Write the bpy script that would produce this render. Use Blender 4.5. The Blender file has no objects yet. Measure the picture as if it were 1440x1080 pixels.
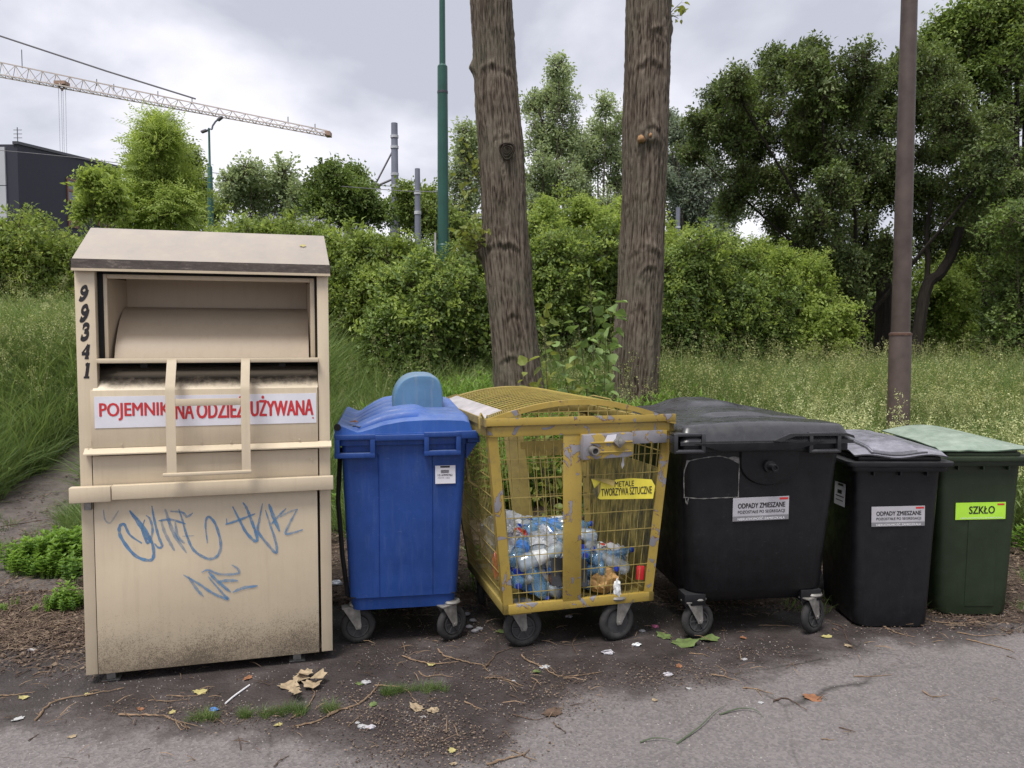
import bpy, bmesh, math, random
import numpy as np
from mathutils import Vector, Matrix, Euler, noise as mn
random.seed(7); rng = np.random.default_rng(7)
R = math.radians
scene = bpy.context.scene
C = scene.collection

# ------------------------------------------------------------------ camera
CAM_H = 1.65; PITCH = math.atan(57/1080.0)
cd = bpy.data.cameras.new('camera'); cam = bpy.data.objects.new('camera', cd); C.objects.link(cam)
cam.location = (0, 0, CAM_H); cam.rotation_euler = (math.pi/2-PITCH, 0, 0)
cd.lens = 27.0; cd.sensor_width = 36.0; cd.clip_start = 0.05; cd.clip_end = 3000
scene.camera = cam

# ------------------------------------------------------------------ world, sun, exposure
SUN_EL, SUN_AZ = R(66), R(208)      # azimuth clockwise from +Y (behind the camera, a little to its left)
w = bpy.data.worlds.new('World'); scene.world = w; w.use_nodes = True
nt = w.node_tree; nt.nodes.clear()
def N(t, **k):
    n = nt.nodes.new(t)
    for a, b in k.items(): setattr(n, a, b)
    return n
out = N('ShaderNodeOutputWorld'); bg = N('ShaderNodeBackground'); bg.inputs['Strength'].default_value = 0.10
sky = N('ShaderNodeTexSky'); sky.sky_type = 'NISHITA'; sky.sun_disc = False
sky.sun_elevation = SUN_EL; sky.sun_rotation = SUN_AZ
tc = N('ShaderNodeTexCoord'); sep = N('ShaderNodeSeparateXYZ'); nt.links.new(tc.outputs['Generated'], sep.inputs[0])
zz = N('ShaderNodeMath', operation='MAXIMUM'); zz.inputs[1].default_value = 0.0; nt.links.new(sep.outputs[2], zz.inputs[0])
za = N('ShaderNodeMath', operation='ADD'); za.inputs[1].default_value = 0.45; nt.links.new(zz.outputs[0], za.inputs[0])
dv = N('ShaderNodeVectorMath', operation='DIVIDE'); nt.links.new(tc.outputs['Generated'], dv.inputs[0])
cz = N('ShaderNodeCombineXYZ'); 
for i in range(3): nt.links.new(za.outputs[0], cz.inputs[i])
nt.links.new(cz.outputs[0], dv.inputs[1])
mp = N('ShaderNodeMapping'); mp.inputs['Location'].default_value = (3.35, 1.9, 0.4); mp.inputs['Scale'].default_value = (1, 1, 0.6)
nt.links.new(dv.outputs[0], mp.inputs[0])
n1 = N('ShaderNodeTexNoise'); n1.inputs['Scale'].default_value = 1.9; n1.inputs['Detail'].default_value = 6; n1.inputs['Roughness'].default_value = 0.5; n1.inputs['Distortion'].default_value = 0.25
nt.links.new(mp.outputs[0], n1.inputs['Vector'])
rp = N('ShaderNodeValToRGB'); e = rp.color_ramp.elements
e[0].position = 0.38; e[0].color = (4.7, 4.85, 5.6, 1); e[1].position = 0.62; e[1].color = (8.8, 8.75, 9.2, 1)
m1 = e.new(0.47); m1.color = (6.3, 6.4, 7.1, 1)
m2 = e.new(0.54); m2.color = (7.9, 7.85, 8.5, 1)
nt.links.new(n1.outputs[0], rp.inputs[0])
mx = N('ShaderNodeMixRGB'); mx.inputs[0].default_value = 0.95
nt.links.new(sky.outputs[0], mx.inputs[1]); nt.links.new(rp.outputs[0], mx.inputs[2])
nt.links.new(mx.outputs[0], bg.inputs['Color']); nt.links.new(bg.outputs[0], out.inputs[0])
sl = bpy.data.lights.new('sun', 'SUN'); sl.energy = 3.3; sl.angle = R(22); sl.color = (1.0, 0.96, 0.90)
so = bpy.data.objects.new('sun', sl); C.objects.link(so)
sd = Vector((math.sin(SUN_AZ)*math.cos(SUN_EL), math.cos(SUN_AZ)*math.cos(SUN_EL), math.sin(SUN_EL)))
so.rotation_euler = sd.to_track_quat('Z', 'Y').to_euler()
vs = scene.view_settings; vs.view_transform = 'Standard'; vs.look = 'None'; vs.gamma = 1; vs.use_curve_mapping = False; vs.exposure = 0.36
scene.cycles.max_bounces = 8; scene.cycles.transparent_max_bounces = 24

# ------------------------------------------------------------------ measuring: where a direction of view meets a plane of the place
_c, _s = math.cos(PITCH), math.sin(PITCH)
def ray(px, py):
    u = (px-720)/1080.0; v = (540-py)/1080.0
    return Vector((u, _c+v*_s, v*_c-_s))
def atz(px, py, z=0.0):
    d = ray(px, py); t = (z-CAM_H)/d.z; return Vector((d.x*t, d.y*t, z))
def atY(px, py, Y):
    d = ray(px, py); t = Y/d.y; return Vector((d.x*t, Y, CAM_H+d.z*t))
class Frame:
    def __init__(s, x, y, yaw): s.A = Vector((x, y, 0)); s.yaw = yaw; s.e = Vector((math.cos(yaw), math.sin(yaw), 0)); s.n = Vector((-math.sin(yaw), math.cos(yaw), 0))
    def m(s, px, py, off=0.0, tilt=0.0):
        d = ray(px, py); P = s.A+s.n*off; o = Vector((0, 0, CAM_H)); nn = s.n+Vector((0, 0, tilt))
        t = (P-o).dot(nn)/d.dot(nn); p = o+d*t; q = p-s.A
        return q.dot(s.e), p.z

# ------------------------------------------------------------------ materials
def new_mat(name):
    m = bpy.data.materials.new(name); m.use_nodes = True; t = m.node_tree
    return m, t, t.nodes['Principled BSDF']
def nd(t, kind, **k):
    n = t.nodes.new(kind)
    for a, b in k.items(): setattr(n, a, b)
    return n
def ramp(t, src, stops, mode='LINEAR'):
    r = nd(t, 'ShaderNodeValToRGB'); r.color_ramp.interpolation = mode; el = r.color_ramp.elements
    el[0].position, el[0].color = stops[0][0], (*stops[0][1], 1)
    el[1].position, el[1].color = stops[-1][0], (*stops[-1][1], 1)
    for p, c in stops[1:-1]:
        q = el.new(p); q.color = (*c, 1)
    t.links.new(src, r.inputs[0]); return r.outputs[0]
def noi(t, scale, detail=4, rough=0.6, coord='Object', dist=0.0, vec=None, stretch=None):
    n = nd(t, 'ShaderNodeTexNoise'); n.inputs['Scale'].default_value = scale; n.inputs['Detail'].default_value = detail
    n.inputs['Roughness'].default_value = rough; n.inputs['Distortion'].default_value = dist
    if vec is None:
        vec = nd(t, 'ShaderNodeTexCoord').outputs[coord]
    if stretch:
        mpp = nd(t, 'ShaderNodeMapping'); mpp.inputs['Scale'].default_value = stretch; t.links.new(vec, mpp.inputs[0]); vec = mpp.outputs[0]
    t.links.new(vec, n.inputs['Vector']); return n.outputs[0]
def mixc(t, f, a, b, blend='MIX'):
    m = nd(t, 'ShaderNodeMixRGB', blend_type=blend)
    for i, v in ((0, f), (1, a), (2, b)):
        if isinstance(v, (int, float)): m.inputs[i].default_value = v
        elif isinstance(v, tuple): m.inputs[i].default_value = (*v, 1)
        else: t.links.new(v, m.inputs[i])
    return m.outputs[0]
def math_(t, op, a, b=None, clamp=False):
    m = nd(t, 'ShaderNodeMath', operation=op); m.use_clamp = clamp
    for i, v in ((0, a), (1, b)):
        if v is None: continue
        if isinstance(v, (int, float)): m.inputs[i].default_value = v
        else: t.links.new(v, m.inputs[i])
    return m.outputs[0]
def bump(t, b, h, strength=0.3, dist=0.01):
    n = nd(t, 'ShaderNodeBump'); n.inputs['Strength'].default_value = strength; n.inputs['Distance'].default_value = dist
    t.links.new(h, n.inputs['Height']); t.links.new(n.outputs[0], b.inputs['Normal'])
def xyz(t, coord='Object'):
    s = nd(t, 'ShaderNodeSeparateXYZ'); t.links.new(nd(t, 'ShaderNodeTexCoord').outputs[coord], s.inputs[0]); return s.outputs
def sset(b, rough=0.5, metal=0.0, spec=0.5):
    b.inputs['Roughness'].default_value = rough; b.inputs['Metallic'].default_value = metal; b.inputs['Specular IOR Level'].default_value = spec
def setc(t, b, c):
    if isinstance(c, tuple): b.inputs['Base Color'].default_value = (*c, 1)
    else: t.links.new(c, b.inputs['Base Color'])

def m_simple(name, col, rough=0.6, metal=0.0, var=0.25, scale=9, bmp=0.15, spec=0.4):
    m, t, b = new_mat(name); sset(b, rough, metal, spec)
    f = noi(t, scale, 5)
    dk = tuple(c*(1-var) for c in col); lt = tuple(min(1, c*(1+var)) for c in col)
    setc(t, b, ramp(t, f, [(0.3, dk), (0.7, lt)]))
    if bmp: bump(t, b, noi(t, scale*12, 3), bmp, 0.003)
    return m
def m_plastic(name, col, dust=(0.30, 0.29, 0.28), dustamt=0.35, rough=0.42, streak=0.25, spec=0.32):
    """moulded plastic: scuffs, vertical dirt streaks and dust lying on faces that look up"""
    m, t, b = new_mat(name); sset(b, rough, 0, 0.45)
    f = noi(t, 3.5, 6, 0.65)
    base = ramp(t, f, [(0.3, tuple(c*0.8 for c in col)), (0.7, tuple(c*1.18 for c in col))])
    st = noi(t, 5, 6, 0.7, stretch=(6, 6, 0.6))
    base = mixc(t, math_(t, 'MULTIPLY', ramp(t, st, [(0.52, (0, 0, 0)), (0.75, (1, 1, 1))]), streak), base, dust)
    sc = noi(t, 38, 3, 0.8, stretch=(1, 1, 2.6))
    base = mixc(t, math_(t, 'MULTIPLY', ramp(t, sc, [(0.64, (0, 0, 0)), (0.72, (1, 1, 1))]), 0.22), base, dust)
    g = nd(t, 'ShaderNodeNewGeometry'); s = nd(t, 'ShaderNodeSeparateXYZ'); t.links.new(g.outputs['Normal'], s.inputs[0])
    up = ramp(t, s.outputs[2], [(0.35, (0, 0, 0)), (0.95, (1, 1, 1))])
    dn = ramp(t, noi(t, 11, 6, 0.7), [(0.3, (0.35,)*3), (0.7, (1,)*3)])
    k = math_(t, 'MULTIPLY', math_(t, 'MULTIPLY', up, dn), dustamt)
    setc(t, b, mixc(t, k, base, dust))
    t.links.new(ramp(t, noi(t, 14, 5), [(0.3, (rough-0.1,)*3), (0.7, (rough+0.2,)*3)]), b.inputs['Roughness']); b.inputs['Specular IOR Level'].default_value = spec
    bump(t, b, noi(t, 190, 3), 0.12, 0.002)
    return m
def m_leaf(name, dark, light, trans=0.35, vs_=0.35, gloss=0.35):
    """a leaf: diffuse + light through it; colour wanders from leaf spray to leaf spray and over the plant"""
    m, t, b = new_mat(name); sset(b, 0.5, 0, gloss)
    oi = nd(t, 'ShaderNodeObjectInfo'); g = nd(t, 'ShaderNodeNewGeometry')
    big = noi(t, vs_, 3, 0.6, vec=g.outputs['Position'])
    f = math_(t, 'ADD', math_(t, 'MULTIPLY', oi.outputs['Random'], 0.45), math_(t, 'MULTIPLY', big, 0.75))
    isl = math_(t, 'MULTIPLY', g.outputs['Random Per Island'], 0.3)
    f = math_(t, 'ADD', f, math_(t, 'SUBTRACT', isl, 0.15))
    mid = tuple((a+c)/2 for a, c in zip(dark, light))
    col = ramp(t, f, [(0.25, dark), (0.6, mid), (0.95, light)])
    setc(t, b, col)
    tr = nd(t, 'ShaderNodeBsdfTranslucent'); t.links.new(mixc(t, 0.35, col, (light[0]*1.3, light[1]*1.3, light[2]*0.6)), tr.inputs[0])
    mxs = nd(t, 'ShaderNodeMixShader'); mxs.inputs[0].default_value = trans
    o = t.nodes['Material Output']; t.links.new(b.outputs[0], mxs.inputs[1]); t.links.new(tr.outputs[0], mxs.inputs[2]); t.links.new(mxs.outputs[0], o.inputs[0])
    return m

M = {}
# ---- beige painted steel of the clothes container
def m_beige(name, grime=False, dusty=0.0, dark_top=None, col=(0.53, 0.445, 0.325)):
    m, t, b = new_mat(name); sset(b, 0.42, 0, 0.4)
    base = ramp(t, noi(t, 2.2, 6), [(0.3, tuple(c*0.9 for c in col)), (0.7, tuple(c*1.07 for c in col))])
    st = ramp(t, noi(t, 7, 6, 0.7, stretch=(5, 5, 0.35)), [(0.5, (0, 0, 0)), (0.8, (1, 1, 1))])
    base = mixc(t, math_(t, 'MULTIPLY', st, 0.22), base, (0.28, 0.21, 0.14))
    sp = ramp(t, noi(t, 70, 3, 0.8), [(0.70, (0, 0, 0)), (0.76, (1, 1, 1))])
    base = mixc(t, math_(t, 'MULTIPLY', sp, 0.35), base, (0.16, 0.12, 0.08))
    if grime:                                   # splashed dirt: speckles that thicken towards the bottom edge
        z = xyz(t)[2]
        hgt = math_(t, 'SUBTRACT', 1.0, math_(t, 'DIVIDE', math_(t, 'SUBTRACT', z, 0.06), 0.44), True)
        hgt = math_(t, 'POWER', hgt, 1.6)
        cl = math_(t, 'MULTIPLY', hgt, ramp(t, noi(t, 3.2, 4, 0.6), [(0.3, (0.55,)*3), (0.7, (1.15,)*3)]))
        fine = math_(t, 'ADD', math_(t, 'MULTIPLY', noi(t, 210, 3, 0.8), 1.0), math_(t, 'MULTIPLY', noi(t, 70, 5, 0.8), 0.5))
        k = math_(t, 'MULTIPLY', math_(t, 'SUBTRACT', math_(t, 'ADD', math_(t, 'MULTIPLY', cl, 0.40), fine), 0.93), 4.2, True)
        base = mixc(t, math_(t, 'MULTIPLY', k, 0.85), base, (0.060, 0.046, 0.034))
        base = mixc(t, math_(t, 'MULTIPLY', math_(t, 'POWER', hgt, 1.5), 0.30), base, (0.26, 0.20, 0.14))
    if dusty:
        base = mixc(t, math_(t, 'MULTIPLY', ramp(t, noi(t, 5, 7, 0.75), [(0.25, (0.6,)*3), (0.75, (1,)*3)]), dusty), base, (0.25, 0.23, 0.225))
    if dark_top:                                     # near black towards the top, broken by noise: z range in object space
        z = xyz(t)[2]
        q = math_(t, 'DIVIDE', math_(t, 'SUBTRACT', z, dark_top[0]), dark_top[1]-dark_top[0], True)
        q = math_(t, 'ADD', q, math_(t, 'MULTIPLY', math_(t, 'SUBTRACT', noi(t, 26, 5, 0.7), 0.5), 0.9), True)
        base = mixc(t, ramp(t, q, [(0.35, (0, 0, 0)), (0.8, (0.93,)*3)]), base, (0.035, 0.028, 0.022))
    rr = ramp(t, noi(t, 11, 7, 0.8, stretch=(2.2, 2.2, 0.5)), [(0.66, (0, 0, 0)), (0.74, (1, 1, 1))])
    base = mixc(t, math_(t, 'MULTIPLY', rr, 0.35), base, (0.20, 0.105, 0.05))
    setc(t, b, base); bump(t, b, math_(t, 'ADD', math_(t, 'MULTIPLY', noi(t, 140, 3), 0.06), noi(t, 2.6, 2, 0.4)), 0.35, 0.02)
    return m
M['beige'] = m_beige('beige_paint'); M['beige_door'] = m_beige('beige_paint_grimy', grime=True)
M['beige_roof'] = m_beige('beige_paint_dusty', dusty=0.85); M['beige_dark_top'] = m_beige('beige_paint_dark_top', dark_top=(1.40, 1.50))  # last one turns near black over its upper z range
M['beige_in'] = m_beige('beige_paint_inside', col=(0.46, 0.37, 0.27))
def m_lip():
    m, t, b = new_mat('sooty_roof_lip'); sset(b, 0.7)
    z = xyz(t)[2]
    f = math_(t, 'ADD', math_(t, 'MULTIPLY', noi(t, 22, 6, 0.8, stretch=(1, 1, 3)), 1.0), 0)
    setc(t, b, ramp(t, f, [(0.35, (0.045, 0.035, 0.03)), (0.56, (0.085, 0.068, 0.058)), (0.68, (0.22, 0.18, 0.15)), (0.8, (0.42, 0.36, 0.3))]))
    return m
M['lip'] = m_lip()
M['black'] = m_simple('black_void', (0.012, 0.012, 0.012), 0.9, bmp=0)
M['sticker'] = m_simple('white_sticker', (0.66, 0.65, 0.70), 0.4, var=0.06, bmp=0)
M['red_ink'] = m_simple('red_print', (0.50, 0.035, 0.04), 0.45, var=0.1, bmp=0)
M['black_ink'] = m_simple('black_print', (0.02, 0.018, 0.02), 0.5, var=0.3, bmp=0)
M['grey_sticker'] = m_simple('silver_grey_sticker', (0.40, 0.39, 0.42), 0.35, var=0.1, bmp=0)
M['grey_band'] = m_simple('mid_grey_print', (0.20, 0.195, 0.21), 0.4, var=0.1, bmp=0)
M['white_ink'] = m_simple('white_print', (0.72, 0.72, 0.74), 0.5, var=0.05, bmp=0)
M['lime_sticker'] = m_simple('lime_green_sticker', (0.40, 0.72, 0.055), 0.4, var=0.08, bmp=0)
M['yellow_sign'] = m_simple('yellow_sign_sheet', (0.72, 0.62, 0.07), 0.5, var=0.12, bmp=0)
M['blue'] = m_plastic('blue_plastic', (0.013, 0.048, 0.205), dust=(0.22, 0.27, 0.38), dustamt=0.45, streak=0.10)
M['blue_lid'] = m_plastic('blue_lid_plastic', (0.022, 0.085, 0.33), dust=(0.22, 0.27, 0.38), dustamt=0.50, streak=0.12)
M['pale_blue'] = m_plastic('pale_blue_plastic', (0.095, 0.20, 0.335), dust=(0.25, 0.28, 0.30), dustamt=0.45, streak=0.5, rough=0.5)
M['black_plastic'] = m_plastic('charcoal_plastic', (0.0075, 0.0078, 0.0095), dust=(0.10, 0.10, 0.105), dustamt=0.25, rough=0.38, streak=0.04)
M['black_lid'] = m_plastic('charcoal_lid_plastic', (0.012, 0.0125, 0.015), dust=(0.11, 0.11, 0.12), dustamt=0.35, rough=0.26, streak=0.1, spec=0.75)
M['small_lid'] = m_plastic('grey_black_lid_plastic', (0.020, 0.020, 0.025), dust=(0.30, 0.30, 0.35), dustamt=0.85, rough=0.3, streak=0.2, spec=0.7)  # pale dust on top also paints in the sky's lilac reflection
M['green'] = m_plastic('dark_green_plastic', (0.017, 0.027, 0.013), dust=(0.09, 0.10, 0.08), dustamt=0.2, rough=0.4, streak=0.06)
M['green_lid'] = m_plastic('faded_green_lid_plastic', (0.085, 0.130, 0.090), dust=(0.32, 0.38, 0.32), dustamt=0.8, rough=0.45, streak=0.25)
M['tyre'] = m_simple('dusty_black_rubber', (0.028, 0.027, 0.027), 0.85, var=0.35, scale=30)
M['hub'] = m_simple('dark_hub_plastic', (0.045, 0.045, 0.047), 0.6)
M['zinc'] = m_simple('dirty_galvanised_steel', (0.23, 0.22, 0.205), 0.55, metal=0.45, var=0.4, scale=22)
def m_chipped(name='chipped_yellow_paint', th=0.590):
    m, t, b = new_mat(name); sset(b, 0.5)
    base = ramp(t, noi(t, 4, 6, 0.7), [(0.3, (0.27, 0.185, 0.035)), (0.7, (0.42, 0.30, 0.060))])
    dirt = ramp(t, noi(t, 16, 7, 0.8), [(0.5, (0, 0, 0)), (0.72, (1, 1, 1))])
    base = mixc(t, math_(t, 'MULTIPLY', dirt, 0.65), base, (0.12, 0.095, 0.04))
    n = noi(t, 9.5, 4, 0.55, dist=0.9)
    chip = ramp(t, n, [(th, (0, 0, 0)), (th+0.01, (1, 1, 1))])
    grey = ramp(t, noi(t, 9, 5), [(0.3, (0.16, 0.155, 0.17)), (0.7, (0.26, 0.25, 0.27))])
    rim = ramp(t, n, [(th-0.013, (0, 0, 0)), (th, (1, 1, 1))])
    base = mixc(t, rim, base, (0.13, 0.06, 0.03))
    setc(t, b, mixc(t, chip, base, grey))
    bump(t, b, chip, 0.25, 0.002)
    return m
M['yellow'] = m_chipped(); M['worn'] = m_chipped('mostly_bare_yellow_paint', 0.47)
def m_wire(name, a, bcol, ccol):
    m, t, b = new_mat(name); sset(b, 0.6)
    setc(t, b, ramp(t, noi(t, 7, 5, 0.7), [(0.35, a), (0.55, bcol), (0.7, ccol)]))
    return m
M['wire'] = m_wire('dirty_yellow_wire', (0.20, 0.15, 0.035), (0.30, 0.235, 0.07), (0.11, 0.095, 0.05))
M['lid_wire'] = m_wire('mossy_yellow_wire', (0.22, 0.165, 0.03), (0.31, 0.24, 0.045), (0.15, 0.12, 0.035))
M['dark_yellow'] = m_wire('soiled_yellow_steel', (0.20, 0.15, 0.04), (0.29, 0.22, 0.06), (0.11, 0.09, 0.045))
def m_stained():
    m, t, b = new_mat('mildewed_yellow_sheet'); sset(b, 0.65)
    n = noi(t, 12, 8, 0.75, stretch=(1.6, 1.6, 0.5))
    setc(t, b, ramp(t, n, [(0.40, (0.045, 0.042, 0.025)), (0.5, (0.15, 0.125, 0.04)), (0.60, (0.33, 0.26, 0.075)), (0.75, (0.42, 0.34, 0.11))]))
    return m
M['stained'] = m_stained()
M['pale_sheet'] = m_simple('dusty_pale_steel', (0.38, 0.355, 0.36), 0.5, var=0.25)
def m_pet(name, col, tint, alpha=0.62, white=0.25):
    m = bpy.data.materials.new(name); m.use_nodes = True; t = m.node_tree; t.nodes.clear()
    o = nd(t, 'ShaderNodeOutputMaterial'); tr = nd(t, 'ShaderNodeBsdfTransparent'); tr.inputs[0].default_value = (*tint, 1)
    gl = nd(t, 'ShaderNodeBsdfGlossy'); gl.inputs['Roughness'].default_value = 0.12; gl.inputs[0].default_value = (0.95, 0.97, 1, 1)
    di = nd(t, 'ShaderNodeBsdfDiffuse'); di.inputs[0].default_value = (*col, 1)
    fr = nd(t, 'ShaderNodeFresnel'); fr.inputs[0].default_value = 1.5
    a = nd(t, 'ShaderNodeMixShader'); a.inputs[0].default_value = 1-alpha
    t.links.new(tr.outputs[0], a.inputs[1]); t.links.new(di.outputs[0], a.inputs[2])
    b_ = nd(t, 'ShaderNodeMixShader'); k = math_(t, 'ADD', fr.outputs[0], 0.08, True)
    t.links.new(k, b_.inputs[0]); t.links.new(a.outputs[0], b_.inputs[1]); t.links.new(gl.outputs[0], b_.inputs[2]); t.links.new(b_.outputs[0], o.inputs[0])
    return m
M['pet_clear'] = m_pet('clear_bottle_plastic', (0.66, 0.74, 0.78), (0.90, 0.95, 0.97))
M['pet_blue'] = m_pet('blue_tinted_bottle_plastic', (0.25, 0.52, 0.80), (0.55, 0.78, 0.95))
M['pet_brown'] = m_pet('brown_bottle_plastic', (0.30, 0.14, 0.08), (0.70, 0.45, 0.30))
M['film'] = m_pet('clear_crumpled_film', (0.75, 0.78, 0.82), (0.93, 0.95, 0.97), alpha=0.5)
M['cap_blue'] = m_simple('blue_cap_plastic', (0.015, 0.05, 0.42), 0.4, bmp=0)
M['label_blue'] = m_simple('blue_label_film', (0.06, 0.20, 0.55), 0.4, scale=40, var=0.7, bmp=0)
M['label_red'] = m_simple('red_label_film', (0.50, 0.05, 0.03), 0.4, scale=30, var=0.5, bmp=0)
M['label_white'] = m_simple('white_label_film', (0.65, 0.67, 0.68), 0.4, scale=40, var=0.3, bmp=0)
M['white_hdpe'] = m_simple('white_jug_plastic', (0.66, 0.66, 0.68), 0.4, var=0.1, bmp=0)
M['red_plastic'] = m_simple('bright_red_plastic', (0.66, 0.03, 0.04), 0.4, var=0.1, bmp=0)
M['tray_black'] = m_simple('black_tray_plastic', (0.02, 0.02, 0.022), 0.35, bmp=0)
M['gold_foil'] = m_simple('brown_gold_foil', (0.50, 0.30, 0.12), 0.3, metal=0.3, var=0.6, scale=20)
M['paper'] = m_simple('dirty_white_paper', (0.36, 0.36, 0.365), 0.8, var=0.2, scale=30)
# steel poles
M['brown_pole'] = m_simple('brown_painted_pole', (0.070, 0.050, 0.043), 0.55, var=0.3, scale=5)
M['rust'] = m_simple('rust_ring', (0.085, 0.045, 0.032), 0.8, var=0.4, scale=20)
M['green_pole'] = m_simple('dark_green_pole_paint', (0.018, 0.075, 0.058), 0.4, var=0.15, scale=3)
M['grey_pole'] = m_simple('grey_mast_paint', (0.16, 0.17, 0.22), 0.5, var=0.1, scale=2, bmp=0)
M['pale_ring'] = m_simple('pale_band_steel', (0.42, 0.43, 0.47), 0.5, bmp=0)
M['crane'] = m_simple('pale_crane_paint', (0.50, 0.44, 0.41), 0.6, var=0.15, scale=0.5, bmp=0)  # one pale tone over jib and mast
M['crane_orange'] = m_simple('orange_crane_trolley', (0.30, 0.20, 0.15), 0.6, bmp=0)
M['cable'] = m_simple('dark_steel_cable', (0.14, 0.135, 0.15), 0.6, bmp=0)
M['dark_wall'] = m_simple('anthracite_render', (0.030, 0.031, 0.046), 0.75, var=0.06, scale=0.3, bmp=0)
M['pale_panel'] = m_simple('pale_grey_cladding', (0.42, 0.43, 0.46), 0.6, var=0.06, scale=0.3, bmp=0)
M['roof_metal'] = m_simple('dark_roof_flashing', (0.05, 0.05, 0.065), 0.5, bmp=0)
M['brown_frame'] = m_simple('reddish_brown_window_frame', (0.20, 0.085, 0.055), 0.5, bmp=0)
M['glass'] = m_simple('window_glass', (0.07, 0.09, 0.12), 0.08, var=0.3, scale=0.6, bmp=0, spec=1.0)
# ------------------------------------------------------------------ building helpers
class MB:
    def __init__(s): s.v = []; s.f = []; s.mi = []
    def add(s, vs, fs, mi=0):
        b = len(s.v); s.v += [tuple(x) for x in vs]; s.f += [tuple(b+i for i in f) for f in fs]; s.mi += [mi]*len(fs)
    def box(s, x0, x1, y0, y1, z0, z1, mi=0, M4=None):
        vs = [Vector((x, y, z)) for x in (x0, x1) for y in (y0, y1) for z in (z0, z1)]
        if M4 is not None: vs = [M4 @ q for q in vs]
        s.add(vs, [(0, 1, 3, 2), (4, 6, 7, 5), (0, 4, 5, 1), (2, 3, 7, 6), (0, 2, 6, 4), (1, 5, 7, 3)], mi); return s
    def beam(s, a, b, wx, wy, up=(0, 0, 1), mi=0):
        a, b = Vector(a), Vector(b); d = b-a; L = d.length; d.normalize(); u = Vector(up)
        sx = d.cross(u)
        if sx.length < 1e-4: sx = d.cross(Vector((0, 1, 0)))
        sx.normalize(); sy = sx.cross(d)
        vs = [a+d*(L*t)+sx*(i*wx/2)+sy*(j*wy/2) for t in (0, 1) for i, j in ((-1, -1), (1, -1), (1, 1), (-1, 1))]
        s.add(vs, [(3, 2, 1, 0), (4, 5, 6, 7), (0, 1, 5, 4), (1, 2, 6, 5), (2, 3, 7, 6), (3, 0, 4, 7)], mi); return s
    def tube(s, pts, rad, n=8, caps=True, mi=0):
        pts = [Vector(p) for p in pts]
        if not hasattr(rad, '__len__'): rad = [rad]*len(pts)
        rings = []; prev = None
        for i, p in enumerate(pts):
            d = (pts[min(i+1, len(pts)-1)]-pts[max(i-1, 0)]).normalized()
            if prev is None:
                u = d.cross(Vector((0, 0, 1)))
                if u.length < 0.1: u = d.cross(Vector((1, 0, 0)))
            else: u = prev-d*prev.dot(d)
            u.normalize(); v = d.cross(u); prev = u
            rings.append([p+(u*math.cos(2*math.pi*k/n)+v*math.sin(2*math.pi*k/n))*rad[i] for k in range(n)])
        s.loft(rings, caps, mi); return s
    def loft(s, rings, caps=True, mi=0, closed=True):
        n = len(rings[0]); vs = [q for r in rings for q in r]; fs = []
        for i in range(len(rings)-1):
            for k in range(n if closed else n-1):
                k2 = (k+1) % n; fs.append((i*n+k, i*n+k2, (i+1)*n+k2, (i+1)*n+k))
        if caps: fs.append(tuple(range(n-1, -1, -1))); fs.append(tuple((len(rings)-1)*n+k for k in range(n)))
        s.add(vs, fs, mi); return s
    def grid(s, fn, nu, nv, mi=0):
        vs = [fn(i/nu, j/nv) for j in range(nv+1) for i in range(nu+1)]
        s.add(vs, [(j*(nu+1)+i, j*(nu+1)+i+1, (j+1)*(nu+1)+i+1, (j+1)*(nu+1)+i) for j in range(nv) for i in range(nu)], mi); return s
    def lathe(s, prof, n=16, axis='z', mi=0):
        rings = []
        for r, h in prof:
            ring = []
            for k in range(n):
                a = 2*math.pi*k/n; c_, s_ = r*math.cos(a), r*math.sin(a)
                ring.append((c_, s_, h) if axis == 'z' else ((h, c_, s_) if axis == 'x' else (c_, h, s_)))
            rings.append(ring)
        s.loft(rings, True, mi); return s
    def prism(s, poly, y0, y1, mi=0):          # outline in x-z, pushed along y
        n = len(poly); vs = [(x, y0, z) for x, z in poly]+[(x, y1, z) for x, z in poly]
        fs = [tuple(range(n)), tuple(range(2*n-1, n-1, -1))]+[(i, i+n, (i+1) % n+n, (i+1) % n) for i in range(n)]
        s.add(vs, fs, mi); return s
    def mesh(s, name, mats, smooth=True, bevel=0, sharp=34, fix=True):
        me = bpy.data.meshes.new(name); me.from_pydata(s.v, [], s.f)
        mats = mats if isinstance(mats, (list, tuple)) else [mats]
        for m in mats: me.materials.append(m)
        if len(mats) > 1: me.polygons.foreach_set('material_index', s.mi)
        if fix or bevel:
            bm = bmesh.new(); bm.from_mesh(me); bmesh.ops.recalc_face_normals(bm, faces=bm.faces)
            if bevel:
                es = [e for e in bm.edges if len(e.link_faces) == 2 and e.calc_face_angle(0) > R(30)]
                bmesh.ops.bevel(bm, geom=es, offset=bevel, segments=2, affect='EDGES', profile=0.5, clamp_overlap=True)
            bm.to_mesh(me); bm.free()
        if smooth:
            me.polygons.foreach_set('use_smooth', [True]*len(me.polygons)); me.set_sharp_from_angle(angle=R(sharp))
        me.update(); return me
    def build(s, name, mats, parent=None, **k):
        return link(name, s.mesh(name, mats, **k), parent)
def link(name, me, parent=None, loc=None, rot=None):
    o = bpy.data.objects.new(name, me); C.objects.link(o)
    if parent: o.parent = parent
    if loc is not None: o.location = loc
    if rot is not None: o.rotation_euler = rot
    return o
def tag(o, label, cat, group=None, kind=None):
    if label: o['label'] = label
    if cat: o['category'] = cat
    if group: o['group'] = group
    if kind: o['kind'] = kind
    return o
def thing(name, label, cat, loc=(0, 0, 0), rz=0, group=None):
    o = bpy.data.objects.new(name, None); C.objects.link(o); o.location = loc; o.rotation_euler = (0, 0, rz); o.empty_display_size = 0.1
    return tag(o, label, cat, group)
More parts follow.
